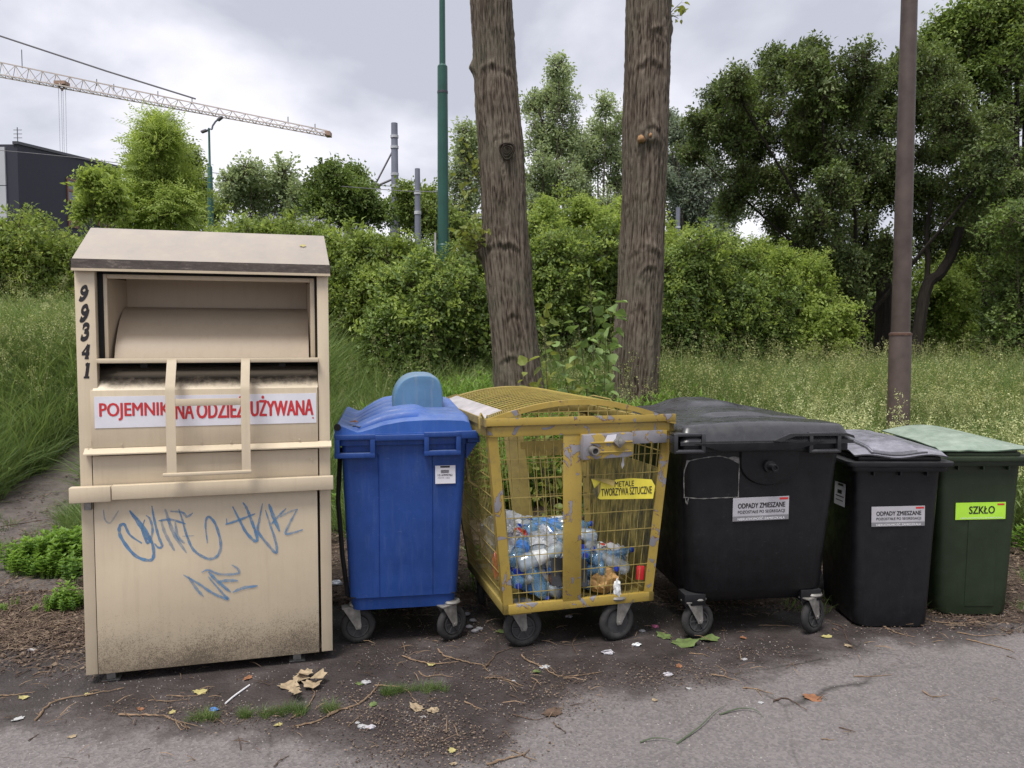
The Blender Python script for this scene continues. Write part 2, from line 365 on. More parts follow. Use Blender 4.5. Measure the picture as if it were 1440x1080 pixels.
def dup(root, loc=None, rot=None, label=None, scale=None):
    r = root.copy(); C.objects.link(r)
    if loc is not None: r.location = loc
    if rot is not None: r.rotation_euler = rot
    if scale is not None: r.scale = scale
    if label: r['label'] = label
    for ch in list(root.children):
        c = ch.copy(); C.objects.link(c); c.parent = r
        for g in ch.children:
            d = g.copy(); C.objects.link(d); d.parent = c
    return r
def rrect(cx, cy, hx, hy, r, z, seg=5):
    r = min(r, hx*0.98, hy*0.98); pts = []
    for qx, qy, a0 in ((1, 1, 0), (-1, 1, 90), (-1, -1, 180), (1, -1, 270)):
        for k in range(seg+1):
            a = R(a0+90*k/seg); pts.append((cx+qx*(hx-r)+r*math.cos(a), cy+qy*(hy-r)+r*math.sin(a), z))
    return pts
def text(body, mat, parent, x0, x1, z0, z1, y, bold=0.0, shear=0.0, name='lettering'):
    """flat print on a plane facing -y, fitted into the rectangle x0..x1, z0..z1"""
    cu = bpy.data.curves.new('t', 'FONT'); cu.body = body; cu.shear = shear; cu.resolution_u = 3
    o = bpy.data.objects.new('t', cu); me = bpy.data.meshes.new_from_object(o); bpy.data.objects.remove(o)
    co = np.empty(len(me.vertices)*3); me.vertices.foreach_get('co', co); co = co.reshape(-1, 3)
    lo, hi = co.min(0), co.max(0)
    nx = x0+(co[:, 0]-lo[0])/(hi[0]-lo[0])*(x1-x0); nz = z0+(co[:, 1]-lo[1])/(hi[1]-lo[1])*(z1-z0)
    me.vertices.foreach_set('co', np.stack([nx, np.full_like(nx, y), nz], 1).ravel())
    if bold:      # heavier print: the same glyphs again, shifted by a fraction of their height
        vs0 = np.stack([nx, np.full_like(nx, y), nz], 1); fs0 = [tuple(p.vertices) for p in me.polygons]; vs, fs = [], []; d = bold*(z1-z0)*1.6
        for k, (dx, dz) in enumerate(((0, 0), (d, 0), (-d, 0), (0, d*0.6), (0, -d*0.6), (d*.7, d*.4), (-d*.7, -d*.4), (d*.7, -d*.4), (-d*.7, d*.4))):
            n = len(vs); vs += (vs0+np.array([dx, -0.00004*k, dz])).tolist(); fs += [tuple(i+n for i in f) for f in fs0]
        me = bpy.data.meshes.new(name); me.from_pydata(vs, [], fs)
    me.materials.clear(); me.materials.append(mat); me.name = name; me.update()
    return link(name, me, parent)
def catmull(pts, k=8):
    P = [Vector(p) for p in pts]; P = [2*P[0]-P[1]]+P+[2*P[-1]-P[-2]]; out_ = []
    for i in range(1, len(P)-2):
        a, b, c_, d = P[i-1:i+3]
        for j in range(k):
            t = j/k; out_.append(0.5*((2*b)+(c_-a)*t+(2*a-5*b+4*c_-d)*t*t+(3*b-a-3*c_+d)*t**3))
    out_.append(P[-2]); return out_

# ------------------------------------------------------------------ terrain
def ss(a, b, x):
    t = np.clip((x-a)/(b-a), 0, 1); return t*t*(3-2*t)
def terr(x, y):
    x = np.asarray(x, float); y = np.asarray(y, float)
    h = 0.42*ss(7.0, 12.0, y)*(1-0.25*ss(0, 6, x))
    h = h+0.95*ss(7.6, 10.6, y+0.25*np.clip(-x-4, 0, 6))*ss(-1.5, -4.2, x)
    h = h+0.025*np.sin(x*3.1+y*1.7)*ss(5.2, 6.5, y)+0.03*np.sin(x*1.3-y*2.3)*ss(5.2, 6.5, y)
    return h
def tz(x, y): return float(terr(x, y))
def axis_(a, b, step, far, ratio=1.25):
    v = list(np.arange(a, b+1e-6, step)); lo = a; hi = b; s_ = step
    while hi < far: s_ *= ratio; hi += s_; v.append(hi)
    s_ = step
    while lo > -far: s_ *= ratio; lo -= s_; v.insert(0, lo)
    return np.array(v)
def grid_mesh(name, X, Y, zf, mat):
    gx, gy = np.meshgrid(X, Y); gz = zf(gx, gy); nx, ny = len(X), len(Y)
    co = np.stack([gx, gy, gz], -1).reshape(-1, 3)
    i = np.arange(nx-1)[None, :]+np.arange(ny-1)[:, None]*nx; q = np.stack([i, i+1, i+nx+1, i+nx], -1).reshape(-1, 4)
    me = bpy.data.meshes.new(name); me.from_pydata(co.tolist(), [], q.tolist()); me.materials.append(mat)
    me.polygons.foreach_set('use_smooth', [True]*len(me.polygons)); me.update()
    return me, co
def vnoise(x, y, s=1.0, seed=0.0):
    return np.array([mn.noise(Vector((a*s+seed, b*s-seed, seed))) for a, b in zip(np.ravel(x), np.ravel(y))])
def set_attr(me, name, vals):
    a = me.attributes.new(name, 'FLOAT', 'POINT'); a.data.foreach_set('value', np.asarray(vals, np.float32))
def road_edge(x):      # where the asphalt stops and the soil behind the bins begins
    return 4.72+0.22*math.sin(x*1.1+1)+0.10*math.sin(x*3.7)+(0.35*float(ss(2.6, 4.5, x)))-(0.42*float(ss(-1.6, -3.0, x)))
def m_ground():
    m, t, b = new_mat('soil_and_turf'); sset(b, 0.95, 0, 0.2)
    at = nd(t, 'ShaderNodeAttribute', attribute_name='turf').outputs['Fac']
    pa = nd(t, 'ShaderNodeAttribute', attribute_name='path').outputs['Fac']
    soil = ramp(t, noi(t, 9, 8, 0.75), [(0.3, (0.045, 0.033, 0.027)), (0.55, (0.085, 0.062, 0.048)), (0.8, (0.15, 0.115, 0.09))])
    turf = ramp(t, noi(t, 3, 6, 0.7), [(0.3, (0.022, 0.034, 0.012)), (0.7, (0.05, 0.075, 0.022))])
    path = ramp(t, noi(t, 7, 7, 0.7), [(0.3, (0.10, 0.085, 0.08)), (0.7, (0.18, 0.155, 0.145))])
    c_ = mixc(t, at, soil, turf); c_ = mixc(t, pa, c_, path)
    setc(t, b, c_); bump(t, b, noi(t, 30, 6, 0.8), 0.8, 0.03)
    return m
def m_asphalt():
    m, t, b = new_mat('old_asphalt'); sset(b, 0.85, 0, 0.35)
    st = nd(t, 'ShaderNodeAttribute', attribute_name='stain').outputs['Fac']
    cl = noi(t, 1.1, 6, 0.65)
    clean = ramp(t, cl, [(0.3, (0.118, 0.106, 0.106)), (0.7, (0.172, 0.156, 0.156))])
    grit = noi(t, 150, 3, 0.8)
    clean = mixc(t, ramp(t, grit, [(0.60, (0, 0, 0)), (0.68, (0.55,)*3)]), clean, (0.32, 0.295, 0.285))
    clean = mixc(t, ramp(t, grit, [(0.33, (0.6,)*3), (0.40, (0, 0, 0))]), clean, (0.085, 0.078, 0.078))
    v = nd(t, 'ShaderNodeTexVoronoi'); v.inputs['Scale'].default_value = 85; t.links.new(nd(t, 'ShaderNodeTexCoord').outputs['Object'], v.inputs['Vector'])
    clean = mixc(t, 0.35, clean, ramp(t, v.outputs['Color'], [(0.2, (0.085, 0.077, 0.077)), (0.85, (0.25, 0.23, 0.225))]))
    wet_shaded = ramp(t, noi(t, 3.3, 7, 0.7), [(0.3, (0.022, 0.017, 0.016)), (0.52, (0.042, 0.034, 0.033)), (0.72, (0.088, 0.076, 0.075))])  # damp stain colour, darkened further to paint in contact shade at the bins
    wet_shaded = mixc(t, ramp(t, noi(t, 60, 4, 0.8), [(0.62, (0, 0, 0)), (0.70, (0.5,)*3)]), wet_shaded, (0.20, 0.16, 0.13))
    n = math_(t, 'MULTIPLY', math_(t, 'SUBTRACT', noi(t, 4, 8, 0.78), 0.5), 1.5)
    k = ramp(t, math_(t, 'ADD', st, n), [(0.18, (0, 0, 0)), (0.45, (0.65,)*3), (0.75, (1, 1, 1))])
    cr = nd(t, 'ShaderNodeTexVoronoi', feature='DISTANCE_TO_EDGE'); cr.inputs['Scale'].default_value = 0.75
    cv = mixc(t, 0.07, nd(t, 'ShaderNodeTexCoord').outputs['Object'], nd(t, 'ShaderNodeTexNoise').outputs['Color']); ns = cv.node.inputs[2].links[0].from_node; ns.inputs['Scale'].default_value = 3.5; ns.inputs['Detail'].default_value = 8
    t.links.new(nd(t, 'ShaderNodeTexCoord').outputs['Object'], ns.inputs['Vector']); t.links.new(cv, cr.inputs['Vector'])
    ck = math_(t, 'MULTIPLY', ramp(t, cr.outputs['Distance'], [(0.0, (1, 1, 1)), (0.003, (0.6,)*3), (0.007, (0, 0, 0))]), ramp(t, noi(t, 0.9, 3), [(0.48, (0, 0, 0)), (0.6, (1,)*3)]))
    setc(t, b, mixc(t, math_(t, 'MULTIPLY', ck, 0.75), mixc(t, k, clean, wet_shaded), (0.02, 0.017, 0.015)))
    t.links.new(ramp(t, math_(t, 'MULTIPLY', k, noi(t, 5, 4)), [(0.2, (0.88,)*3), (0.6, (0.6,)*3)]), b.inputs['Roughness'])
    bump(t, b, math_(t, 'ADD', v.outputs['Distance'], math_(t, 'MULTIPLY', noi(t, 45, 4, 0.8), 1.2)), 0.55, 0.006)
    return m
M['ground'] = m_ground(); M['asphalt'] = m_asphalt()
GX = axis_(-9, 10, 0.12, 900); GY = axis_(3.5, 15, 0.12, 900)
def is_path(x, y):     # the trodden path that runs past the clothes container
    cxp = np.interp(y, [4.4, 5.2, 6.0, 7.0, 8.0, 9.0, 9.6], [-3.6, -4.0, -4.25, -4.5, -4.75, -4.7, -4.2]); wd = np.interp(y, [4.4, 6, 8, 9.4], [1.1, 0.95, 0.5, 0.15])
    return ss(1.15, 0.8, np.abs(x-cxp)/wd)*(y < 9.8)
def turfness(x, y):
    x = np.asarray(x, float); y = np.asarray(y, float)
    edge = 6.6+0.9*ss(-1.4, -0.4, x)*ss(2.2, 1.0, x)-0.7*ss(-2.2, -3.0, x)+0.25*np.sin(x*2.3)+0.12*np.sin(x*6.1)
    return ss(-0.35, 0.25, y-edge)*(1-is_path(x, y))
me, co = grid_mesh('ground', GX, GY, lambda x, y: terr(x, y)-0.004, M['ground'])
set_attr(me, 'turf', turfness(co[:, 0], co[:, 1])); set_attr(me, 'path', is_path(co[:, 0], co[:, 1]))
tag(link('ground', me), 'brown soil and turf rising gently behind the bins', None, kind='structure')
# asphalt sheet, its far edge wavy
AX = axis_(-6, 6, 0.06, 60, 1.4); nr = 90
ys = np.concatenate([np.array([-30, -15, -8, -4, -1, 0.5]), np.linspace(1.2, 4.0, nr-20), np.linspace(4.03, 5.0, 26)])
gx, gt = np.meshgrid(AX, np.linspace(0, 1, len(ys)))
ed = np.array([road_edge(float(x)) for x in AX])
gy = np.stack([np.where(ys < 4.0, ys, 4.0+(ys-4.0)*(ed[i]-4.0)/1.0) for i in range(len(AX))], 1)
co = np.stack([gx, gy, 0.0+0*gx], -1).reshape(-1, 3)
nx, ny = len(AX), len(ys); i = np.arange(nx-1)[None, :]+np.arange(ny-1)[:, None]*nx
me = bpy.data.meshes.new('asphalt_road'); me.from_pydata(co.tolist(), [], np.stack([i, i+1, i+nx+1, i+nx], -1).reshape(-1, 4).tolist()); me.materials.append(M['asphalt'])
# dark damp stain at the bins, contact shade painted in: its near edge, as measured points (x, y)
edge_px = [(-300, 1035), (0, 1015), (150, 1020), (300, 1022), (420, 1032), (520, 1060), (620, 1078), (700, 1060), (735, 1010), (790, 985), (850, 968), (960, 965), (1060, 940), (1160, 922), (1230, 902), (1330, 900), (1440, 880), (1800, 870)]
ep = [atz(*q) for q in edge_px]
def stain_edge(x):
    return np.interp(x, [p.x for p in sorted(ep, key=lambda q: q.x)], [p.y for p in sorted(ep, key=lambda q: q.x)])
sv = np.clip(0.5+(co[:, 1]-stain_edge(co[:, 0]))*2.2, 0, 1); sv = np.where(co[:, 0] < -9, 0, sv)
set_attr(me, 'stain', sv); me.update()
tag(link('asphalt_road', me), 'grey worn asphalt, damp and painted shade-dark under the bins', None, kind='structure')
# ================================================================== THE CLOTHES CONTAINER
FC = Frame(-2.055, 3.626, R(15.08)); g = lambda px, py, off=0: FC.m(px, py, off)
T = thing('clothes_container', 'tall beige steel clothes donation container with an open hopper and blue graffiti', 'clothes bin', (-2.055, 3.626, 0), R(15.08))
W, H0, D = 1.160, 1.995, 1.02
b = MB()
b.box(0, 0.086, 0, 0.05, 0.05, H0); b.box(1.104, W, 0, 0.05, 0.05, H0)           # front posts
b.box(0, 0.02, 0.05, D-0.02, 0.05, H0); b.box(W-0.02, W, 0.05, D-0.02, 0.05, H0)  # side walls
b.box(0, W, D-0.02, D, 0.05, H0); b.box(0.02, W-0.02, 0.05, D-0.02, 0.05, 0.08)
b.box(0.086, 1.104, 0.012, 0.05, 1.108, 1.135)
b.build('body', M['beige'], T, bevel=0.003)
MB().box(0.0565, 1.092, -0.008, 0.006, 0.052, 0.905).build('door_panel', M['beige_door'], T, bevel=0.002)
MB().box(0.0565, 1.098, -0.006, 0.006, 0.965, 1.112).build('upper_door_panel', M['beige'], T, bevel=0.002)
MB().box(0.052, 0.0562, -0.0005, 0.02, 0.05, 1.12).build('shadow_gap', M['black'], T, smooth=False); MB().box(1.0925, 1.0965, -0.0005, 0.02, 0.05, 0.91).build('shadow_gap', M['black'], T, smooth=False)
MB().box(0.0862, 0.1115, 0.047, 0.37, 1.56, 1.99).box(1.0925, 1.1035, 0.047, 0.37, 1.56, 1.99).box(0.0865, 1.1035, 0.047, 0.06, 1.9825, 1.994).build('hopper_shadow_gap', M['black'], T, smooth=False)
MB().box(0.055, 1.100, -0.010, 0.004, 1.152, 1.427).build('fascia_panel', M['beige'], T, bevel=0.002)
# sloping plate between fascia and hopper, darker towards the top
b = MB(); prof = [(-0.008, 1.427), (0.012, 1.452), (0.06, 1.495), (0.13, 1.528), (0.20, 1.54)]
b.loft([[(x, y, z) for (y, z) in prof] for x in (0.066, 1.102)], caps=False, closed=False)
b.build('sloping_plate', M['beige_dark_top'], T, fix=False)
# rivets along the fascia foot
for px, py in ((124, 627), (128, 620), (172, 624), (284, 620), (325, 620), (421, 617), (460, 613), (438, 645)):
    x, z = g(px, py)
    link('rivet', bpy.data.meshes.get('rivet') or MB().lathe([(0.005, -0.003), (0.005, 0), (0.001, 0.0015)][::-1], 8, 'y').mesh('rivet', M['beige']), T, (x, -0.0135, z))
# drip ledge
b = MB()
pr = [(0.0, 1.152), (-0.034, 1.128), (-0.034, 1.122), (0.0, 1.120)]
b.loft([[(x, y-0.006, z) for y, z in pr] for x in (0.025, 1.165)]); b.build('drip_ledge', M['beige'], T)
# locking bar with its thicker left end
MB().box(-0.036, 0.142, -0.058, -0.012, 0.900, 0.974).build('lock_bar_end', M['beige'], T, bevel=0.004)
MB().box(0.1435, 1.172, -0.052, -0.012, 0.906, 0.975).build('lock_bar', M['beige'], T, bevel=0.004)
b = MB(); b.box(0.02, 0.05, -0.03, 0.0, 0.86, 0.898); b.build('bar_bracket', M['zinc'], T)
# roof: visor slope, ridge, rear slope
b = MB(); z1, z2 = 2.045, 2.235
A_ = [(-0.004, -0.022, z1), (W+0.008, -0.022, z1), (1.150, 0.30, z2), (0.004, 0.30, z2), (W+0.008, D+0.02, 2.06), (-0.004, D+0.02, 2.06)]
lo_ = [(-0.004, -0.016, 1.999), (W+0.008, -0.016, 1.999), (W+0.008, D+0.02, 1.999), (-0.004, D+0.02, 1.999)]
b.add(A_+lo_, [(0, 1, 2, 3), (3, 2, 4, 5), (0, 3, 5, 9, 6), (1, 7, 8, 4, 2), (6, 9, 8, 7), (5, 4, 8, 9), (0, 6, 7, 1)])
rf = b.build('roof', M['beige_roof'], T, bevel=0.003)
b = MB(); b.box(-0.0055, W+0.0095, -0.0262, -0.0235, 2.003, 2.046); b.build('roof_lip', M['lip'], rf)
MB().box(-0.0055, W+0.0095, -0.0272, -0.014, 1.990, 2.002).build('lip_flange', M['beige'], rf)
b = MB()
lp = [(0, 0), (0.012, 0.006), (0.026, 0.004), (0.034, 0), (0.026, -0.004), (0.012, -0.006)]
bx, by = 0.87, 0.165; b.add([(bx+p, by+q, 2.045+(by+q+0.022)*0.59+0.004) for p, q in lp], [(0, 1, 2, 3, 4, 5)])
ylw = m_simple('yellow_green_leaf', (0.35, 0.38, 0.06), 0.6, bmp=0); M['fallen'] = ylw
# hopper drawer seen open
b = MB()
b.loft([[(0.112, y, z) for y, z in ((0.045, 1.575), (0.045, 1.982), (0.075, 1.982), (0.075, 1.575))], [(0.128, y, z) for y, z in ((0.045, 1.575), (0.045, 1.982), (0.075, 1.982), (0.075, 1.575))]])
b.loft([[(1.070, y, z) for y, z in ((0.045, 1.575), (0.045, 1.982), (0.075, 1.982), (0.075, 1.575))], [(1.092, y, z) for y, z in ((0.045, 1.575), (0.045, 1.982), (0.075, 1.982), (0.075, 1.575))]])
b.box(0.1285, 1.0695, 0.045, 0.075, 1.962, 1.982)
hp = b.build('hopper_frame', M['beige'], T, bevel=0.002)
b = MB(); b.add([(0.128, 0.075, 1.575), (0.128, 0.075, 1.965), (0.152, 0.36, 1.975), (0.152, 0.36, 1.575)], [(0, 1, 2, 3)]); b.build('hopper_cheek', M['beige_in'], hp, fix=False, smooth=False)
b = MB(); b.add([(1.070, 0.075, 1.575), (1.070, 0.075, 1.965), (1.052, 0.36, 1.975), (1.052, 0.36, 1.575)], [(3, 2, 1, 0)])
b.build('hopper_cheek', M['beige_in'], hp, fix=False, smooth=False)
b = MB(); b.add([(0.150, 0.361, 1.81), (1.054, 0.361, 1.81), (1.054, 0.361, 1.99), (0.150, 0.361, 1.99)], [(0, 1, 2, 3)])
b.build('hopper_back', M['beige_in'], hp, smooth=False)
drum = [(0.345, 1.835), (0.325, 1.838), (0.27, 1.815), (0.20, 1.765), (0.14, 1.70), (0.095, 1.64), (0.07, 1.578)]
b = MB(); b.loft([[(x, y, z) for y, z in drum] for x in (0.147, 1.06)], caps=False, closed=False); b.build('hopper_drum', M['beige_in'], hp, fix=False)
MB().box(0.022, W-0.022, 0.37, 0.38, 1.45, 1.99).box(0.022, W-0.022, 0.05, 0.37, 1.986, 1.992).box(0.05, 1.11, 0.205, 0.215, 1.42, 1.57).build('inner_shade_sheet', M['black'], T, smooth=False)  # black sheets stand in for the shade inside the hopper
MB().box(0.090, 1.106, -0.030, 0.030, 1.556, 1.578).build('hopper_lip', M['beige'], T, bevel=0.003)
for x in (0.29, 0.93): MB().box(x-0.015, x+0.015, 0.0, 0.02, 1.534, 1.555).build('hinge_block', M['black'], T)
# pull handle: two straps, a cross plate and the foot rod

b = MB()
for x0, x1 in ((0.399, 0.442), (0.737, 0.778)):
    pth = [(-0.034, 1.572), (-0.040, 1.556), (-0.098, 1.448), (-0.105, 1.42), (-0.105, 1.03)]
    ring = lambda x: [(x, y, z) for y, z in pth]+[(x, y+0.004, z) for y, z in pth[::-1]]
    b2 = MB(); b2.loft([ring(x0), ring(x1)]); b2.build('handle_strap', M['beige'], T)
MB().box(0.380, 0.782, -0.112, -0.094, 1.016, 1.033).build('handle_rod', M['beige'], T, bevel=0.004)
x, z = g(250, 572, -0.1); x2, z2_ = g(341, 560, -0.1)
MB().box(0.4425, 0.7365, -0.1045, -0.1005, 1.352, 1.386).build('handle_cross_plate', M['beige'], T, bevel=0.001)
for fx in (0.10, 0.98): MB().box(fx-0.02, fx+0.02, 0.04, 0.08, 0.004, 0.05).box(fx-0.04, fx+0.04, 0.03, 0.09, 0.0, 0.006).build('foot', M['zinc'], T)
for fx in (0.10, 0.98): MB().box(fx-0.02, fx+0.02, D-0.09, D-0.05, 0.004, 0.05).build('foot', M['zinc'], T)
# sticker and print
sk = MB(); x0, zt = g(133, 556); x1, zb = g(445, 597); sk.box(x0, x1, -0.0125, -0.0105, 1.247, 1.398)
sk = sk.build('sticker', M['sticker'], T)
for wd, pa, pb, za, zb in (('POJEMNIK', 140, 238.5, 1.283, 1.366), ('NA', 247, 272, 1.283, 1.366), ('ODZIEŻ', 277, 343, 1.283, 1.388), ('UŻYWANĄ', 353, 440.5, 1.266, 1.388)):
    text(wd, M['red_ink'], sk, g(pa, 575, -.0135)[0], g(pb, 575, -.0135)[0], za, zb, -0.0135, bold=0.016)
# the five slanted digits, drawn as stroked shapes (heavy and light strokes like the stencilled serif face)
DIG = {'9': [([(.78, .72), (.55, 1), (.2, .88), (.14, .62), (.42, .48), (.72, .62), (.80, .80)], .17), ([(.84, .78), (.76, .40), (.45, .08), (.08, .04)], .20), ([(.02, .14), (.16, .08)], .22)],
       '3': [([(.12, .84), (.38, .99), (.72, .92), (.70, .66), (.36, .52)], .17), ([(.36, .54), (.76, .44), (.76, .14), (.40, 0.0), (.06, .08)], .19), ([(.08, .82), (.22, .82)], .2), ([(.02, .16), (.18, .12)], .2)],
       '4': [([(.60, .98), (.30, .62), (.0, .34)], .10), ([(.0, .32), (.92, .32)], .13), ([(.66, .98), (.66, .04)], .22), ([(.42, .02), (.92, .02)], .08)],
       '1': [([(.55, .98), (.55, .04)], .24), ([(.24, .84), (.52, .95)], .11), ([(.22, .02), (.90, .02)], .08)]}
def ribbon(mb, pts, wd, fn, taper=False, wvar=0.0):
    P = catmull([(x, y, 0) for x, y in pts], 6) if len(pts) > 2 else [Vector((*p, 0)) for p in pts]
    L, Rr = [], []
    for i, p in enumerate(P):
        d = P[min(i+1, len(P)-1)]-P[max(i-1, 0)]; d.normalize(); q = Vector((-d.y, d.x, 0)); t = i/(len(P)-1)
        ww = wd*(1-(0.6*abs(2*t-1)**3 if taper else 0))*(1+wvar*math.sin(i*1.7+pts[0][0]*50))
        L.append(fn(p+q*ww/2)); Rr.append(fn(p-q*ww/2))
    n = len(P); mb.add(L+Rr, [(i, i+1, n+i+1, n+i) for i in range(n-1)])
for ch, (py0, py1) in zip('99341', ((403, 422), (430, 451), (456, 477), (484, 504), (510, 531))):
    cxp = 117+(py0-403)*0.036; xa, zt = g(cxp-7, py0); xb, zb = g(cxp+8, py1)
    b = MB()
    for k, (st, wd) in enumerate(DIG[ch]):
        ribbon(b, st, wd*1.75, lambda p, k=k: (xa+0.002+(p.x*0.80+0.24*p.y)*(xb-xa), -0.0008-0.0002*k, zb+p.y*(zt-zb)))
    o = b.build('numeral', M['black_ink'], T, fix=False, smooth=False)
# graffiti: measured strokes, thinned paint
def m_marker():
    m, t, b_ = new_mat('faded_blue_marker'); sset(b_, 0.5)
    n = noi(t, 16, 6, 0.7); setc(t, b_, ramp(t, n, [(0.3, (0.045, 0.17, 0.38)), (0.75, (0.16, 0.31, 0.47))]))
    tr = nd(t, 'ShaderNodeBsdfTransparent'); mxs = nd(t, 'ShaderNodeMixShader')
    at = nd(t, 'ShaderNodeAttribute', attribute_name='ink').outputs['Fac']
    k = math_(t, 'MULTIPLY', ramp(t, noi(t, 34, 5, 0.7), [(0.25, (0.3,)*3), (0.65, (1,)*3)]), at)
    t.links.new(k, mxs.inputs[0]); t.links.new(tr.outputs[0], mxs.inputs[1]); t.links.new(b_.outputs[0], mxs.inputs[2]); t.links.new(mxs.outputs[0], t.nodes['Material Output'].inputs[0])
    return m
M['marker'] = m_marker()
Z = lambda a: [(80+x/3.0, 620+y/3.0) for x, y in a]
GR = [(Z([(198, 288), (205, 330), (225, 345), (245, 320), (262, 292)]), .45, 2.2),
      (Z([(360, 430), (310, 395), (285, 350), (265, 365), (275, 410), (330, 480), (390, 502), (410, 480), (400, 420), (360, 350), (308, 292)]), .95, 4.2),
      (Z([(308, 292), (350, 350), (380, 400), (405, 430)]), .9, 5),
      (Z([(372, 330), (362, 370), (385, 430), (405, 380), (395, 330), (378, 312)]), .75, 3.2),
      (Z([(402, 272), (412, 330), (430, 400), (445, 440), (430, 448), (412, 430)]), .85, 3.4),
      (Z([(440, 330), (455, 380), (480, 430), (498, 462)]), .5, 4), (Z([(458, 285), (475, 340), (500, 400), (548, 470)]), .6, 4.5),
      (Z([(430, 335), (480, 330), (545, 348)]), .8, 3.2), (Z([(480, 295), (530, 300), (550, 318), (575, 302)]), .7, 3.2),
      (Z([(515, 285), (530, 330), (550, 400), (580, 460), (640, 495), (680, 480), (692, 430), (670, 350), (640, 318), (628, 350), (636, 430)]), .8, 3.6),
      (Z([(500, 340), (510, 400), (540, 430)]), .6, 4), (Z([(530, 400), (580, 398)]), .5, 3),
      (Z([(742, 275), (770, 330), (800, 385), (835, 420), (845, 405), (820, 330), (800, 280), (785, 258)]), .95, 4.0),
      (Z([(712, 350), (760, 335), (838, 305)]), .9, 3.2), (Z([(716, 325), (718, 350)]), .8, 3),
      (Z([(868, 262), (855, 330), (850, 380), (895, 440), (925, 470), (925, 430), (900, 350), (880, 290)]), .75, 3.6),
      (Z([(895, 264), (915, 320), (940, 380)]), .95, 5), (Z([(968, 282), (930, 320), (905, 350)]), .8, 3),
      (Z([(1015, 285), (985, 340), (965, 388), (1000, 384), (1038, 372)]), .8, 3.2), (Z([(940, 320), (975, 300), (1015, 286)]), .6, 2.6),
      (Z([(535, 562), (600, 600), (660, 640), (722, 664), (700, 640), (640, 570)]), .9, 3.4), (Z([(556, 570), (590, 620), (620, 654)]), .6, 3.8),
      (Z([(612, 552), (640, 542), (690, 560), (765, 556), (762, 535), (738, 520)]), .7, 3.2), (Z([(640, 550), (680, 590), (735, 636)]), .9, 4.2),
      (Z([(680, 592), (720, 586), (765, 587)]), .8, 4), (Z([(742, 636), (785, 618), (848, 608)]), .9, 4)]
for k, (st, ink, wd) in enumerate(GR):
    P = [g(px, py) for px, py in st]; b = MB()
    ribbon(b, P, wd*0.0030*1.2, lambda p, k=k: (p.x, -0.0088-0.00012*k, p.y), taper=True, wvar=0.15)
    me = b.mesh('graffiti_stroke', M['marker'], fix=False, smooth=False); set_attr(me, 'ink', [ink]*len(me.vertices))
    link('graffiti_stroke', me, T)

# ================================================================== CASTORS (made once, copied)
def castor_meshes(r=0.1):
    ty = MB(); prof = []
    for a in range(0, 360, 30): prof.append((r-0.022+0.022*math.cos(R(a)), 0.021*math.sin(R(a))))
    rings = []
    for rr, h in prof+[prof[0]]: rings.append([(rr*math.cos(R(k*15)), h, rr*math.sin(R(k*15))) for k in range(24)])
    ty.loft(rings, caps=False); ty = ty.mesh('tyre', M['tyre'], sharp=60)
    hb = MB(); hb.lathe([(r-0.040, -0.012), (r-0.040, 0.012), (0.02, 0.016), (0.012, 0.02)], 20, 'y'); hb.lathe([(0.016, -0.022), (0.018, 0.0)], 12, 'y')
    for k in range(6):
        a = R(60*k); hb.beam((0.014*math.cos(a), -0.014, 0.014*math.sin(a)), ((r-0.044)*math.cos(a), -0.014, (r-0.044)*math.sin(a)), 0.008, 0.009, up=(0, 1, 0))
    hb.loft([[((r-q)*math.cos(R(k*15)), y, (r-q)*math.sin(R(k*15))) for k in range(24)] for q, y in ((0.040, -0.012), (0.040, -0.02), (0.046, -0.02), (0.047, -0.012))], caps=False)
    hb = hb.mesh('wheel_hub', M['hub'])
    fk = MB()
    for s_ in (-1, 1):
        poly = [(-0.012, -0.012), (0.012, -0.012), (0.018, 0.004), (0.010, 0.115), (-0.085, 0.115), (-0.020, 0.008)]
        y = s_*0.030; fk.prism(poly, y-0.002, y+0.002)
    fk.box(-0.088, 0.014, -0.034, 0.034, 0.111, 0.117); fk.tube([(0, -0.038, 0), (0, 0.038, 0)], 0.008, 10)
    fk.lathe([(0.045, 0.117), (0.05, 0.125), (0.045, 0.135)], 16)
    fk = fk.mesh('castor', M['zinc'], bevel=0)
    return fk, ty, hb
FK, TY, HB = castor_meshes()
def castor(T, x, y, yaw, scale=1.0, trail=0.035):
    c = link('castor', FK, T, (x, y, 0.1*scale), (0, 0, yaw)); c.scale = (scale,)*3
    sh = link('tyre', TY, c); hu = link('wheel_hub', HB, c); return c
# ================================================================== BLUE BIN
BX, BY, BYAW = -0.881, 4.067, R(9.5)
FB = Frame(BX, BY, BYAW)
T = thing('wheeled_bin', 'blue plastic four wheeled bin with a pale blue hood on its lid', 'bin', (BX, BY, 0), BYAW)
Lb = 1.12
def body_loft(b, rows, seg=4):
    b.loft([rrect((x0+x1)/2, (y0+y1)/2, (x1-x0)/2, (y1-y0)/2, r, z, seg) for (x0, x1, y0, y1, z, r) in rows])
b = MB()
body_loft(b, [(0.035, 0.555, 0.05, Lb-0.05, 0.195, 0.05), (0.018, 0.575, 0.02, Lb-0.02, 0.205, 0.05), (0.010, 0.582, 0.012, Lb-0.01, 0.27, 0.045), (0.006, 0.588, 0.004, Lb, 0.275, 0.045), (-0.022, 0.632, -0.012, Lb+0.03, 0.95, 0.035), (-0.026, 0.640, -0.014, Lb+0.03, 1.10, 0.03), (-0.030, 0.650, -0.016, Lb+0.03, 1.135, 0.03)])
B = b.build('body', M['blue'], T)
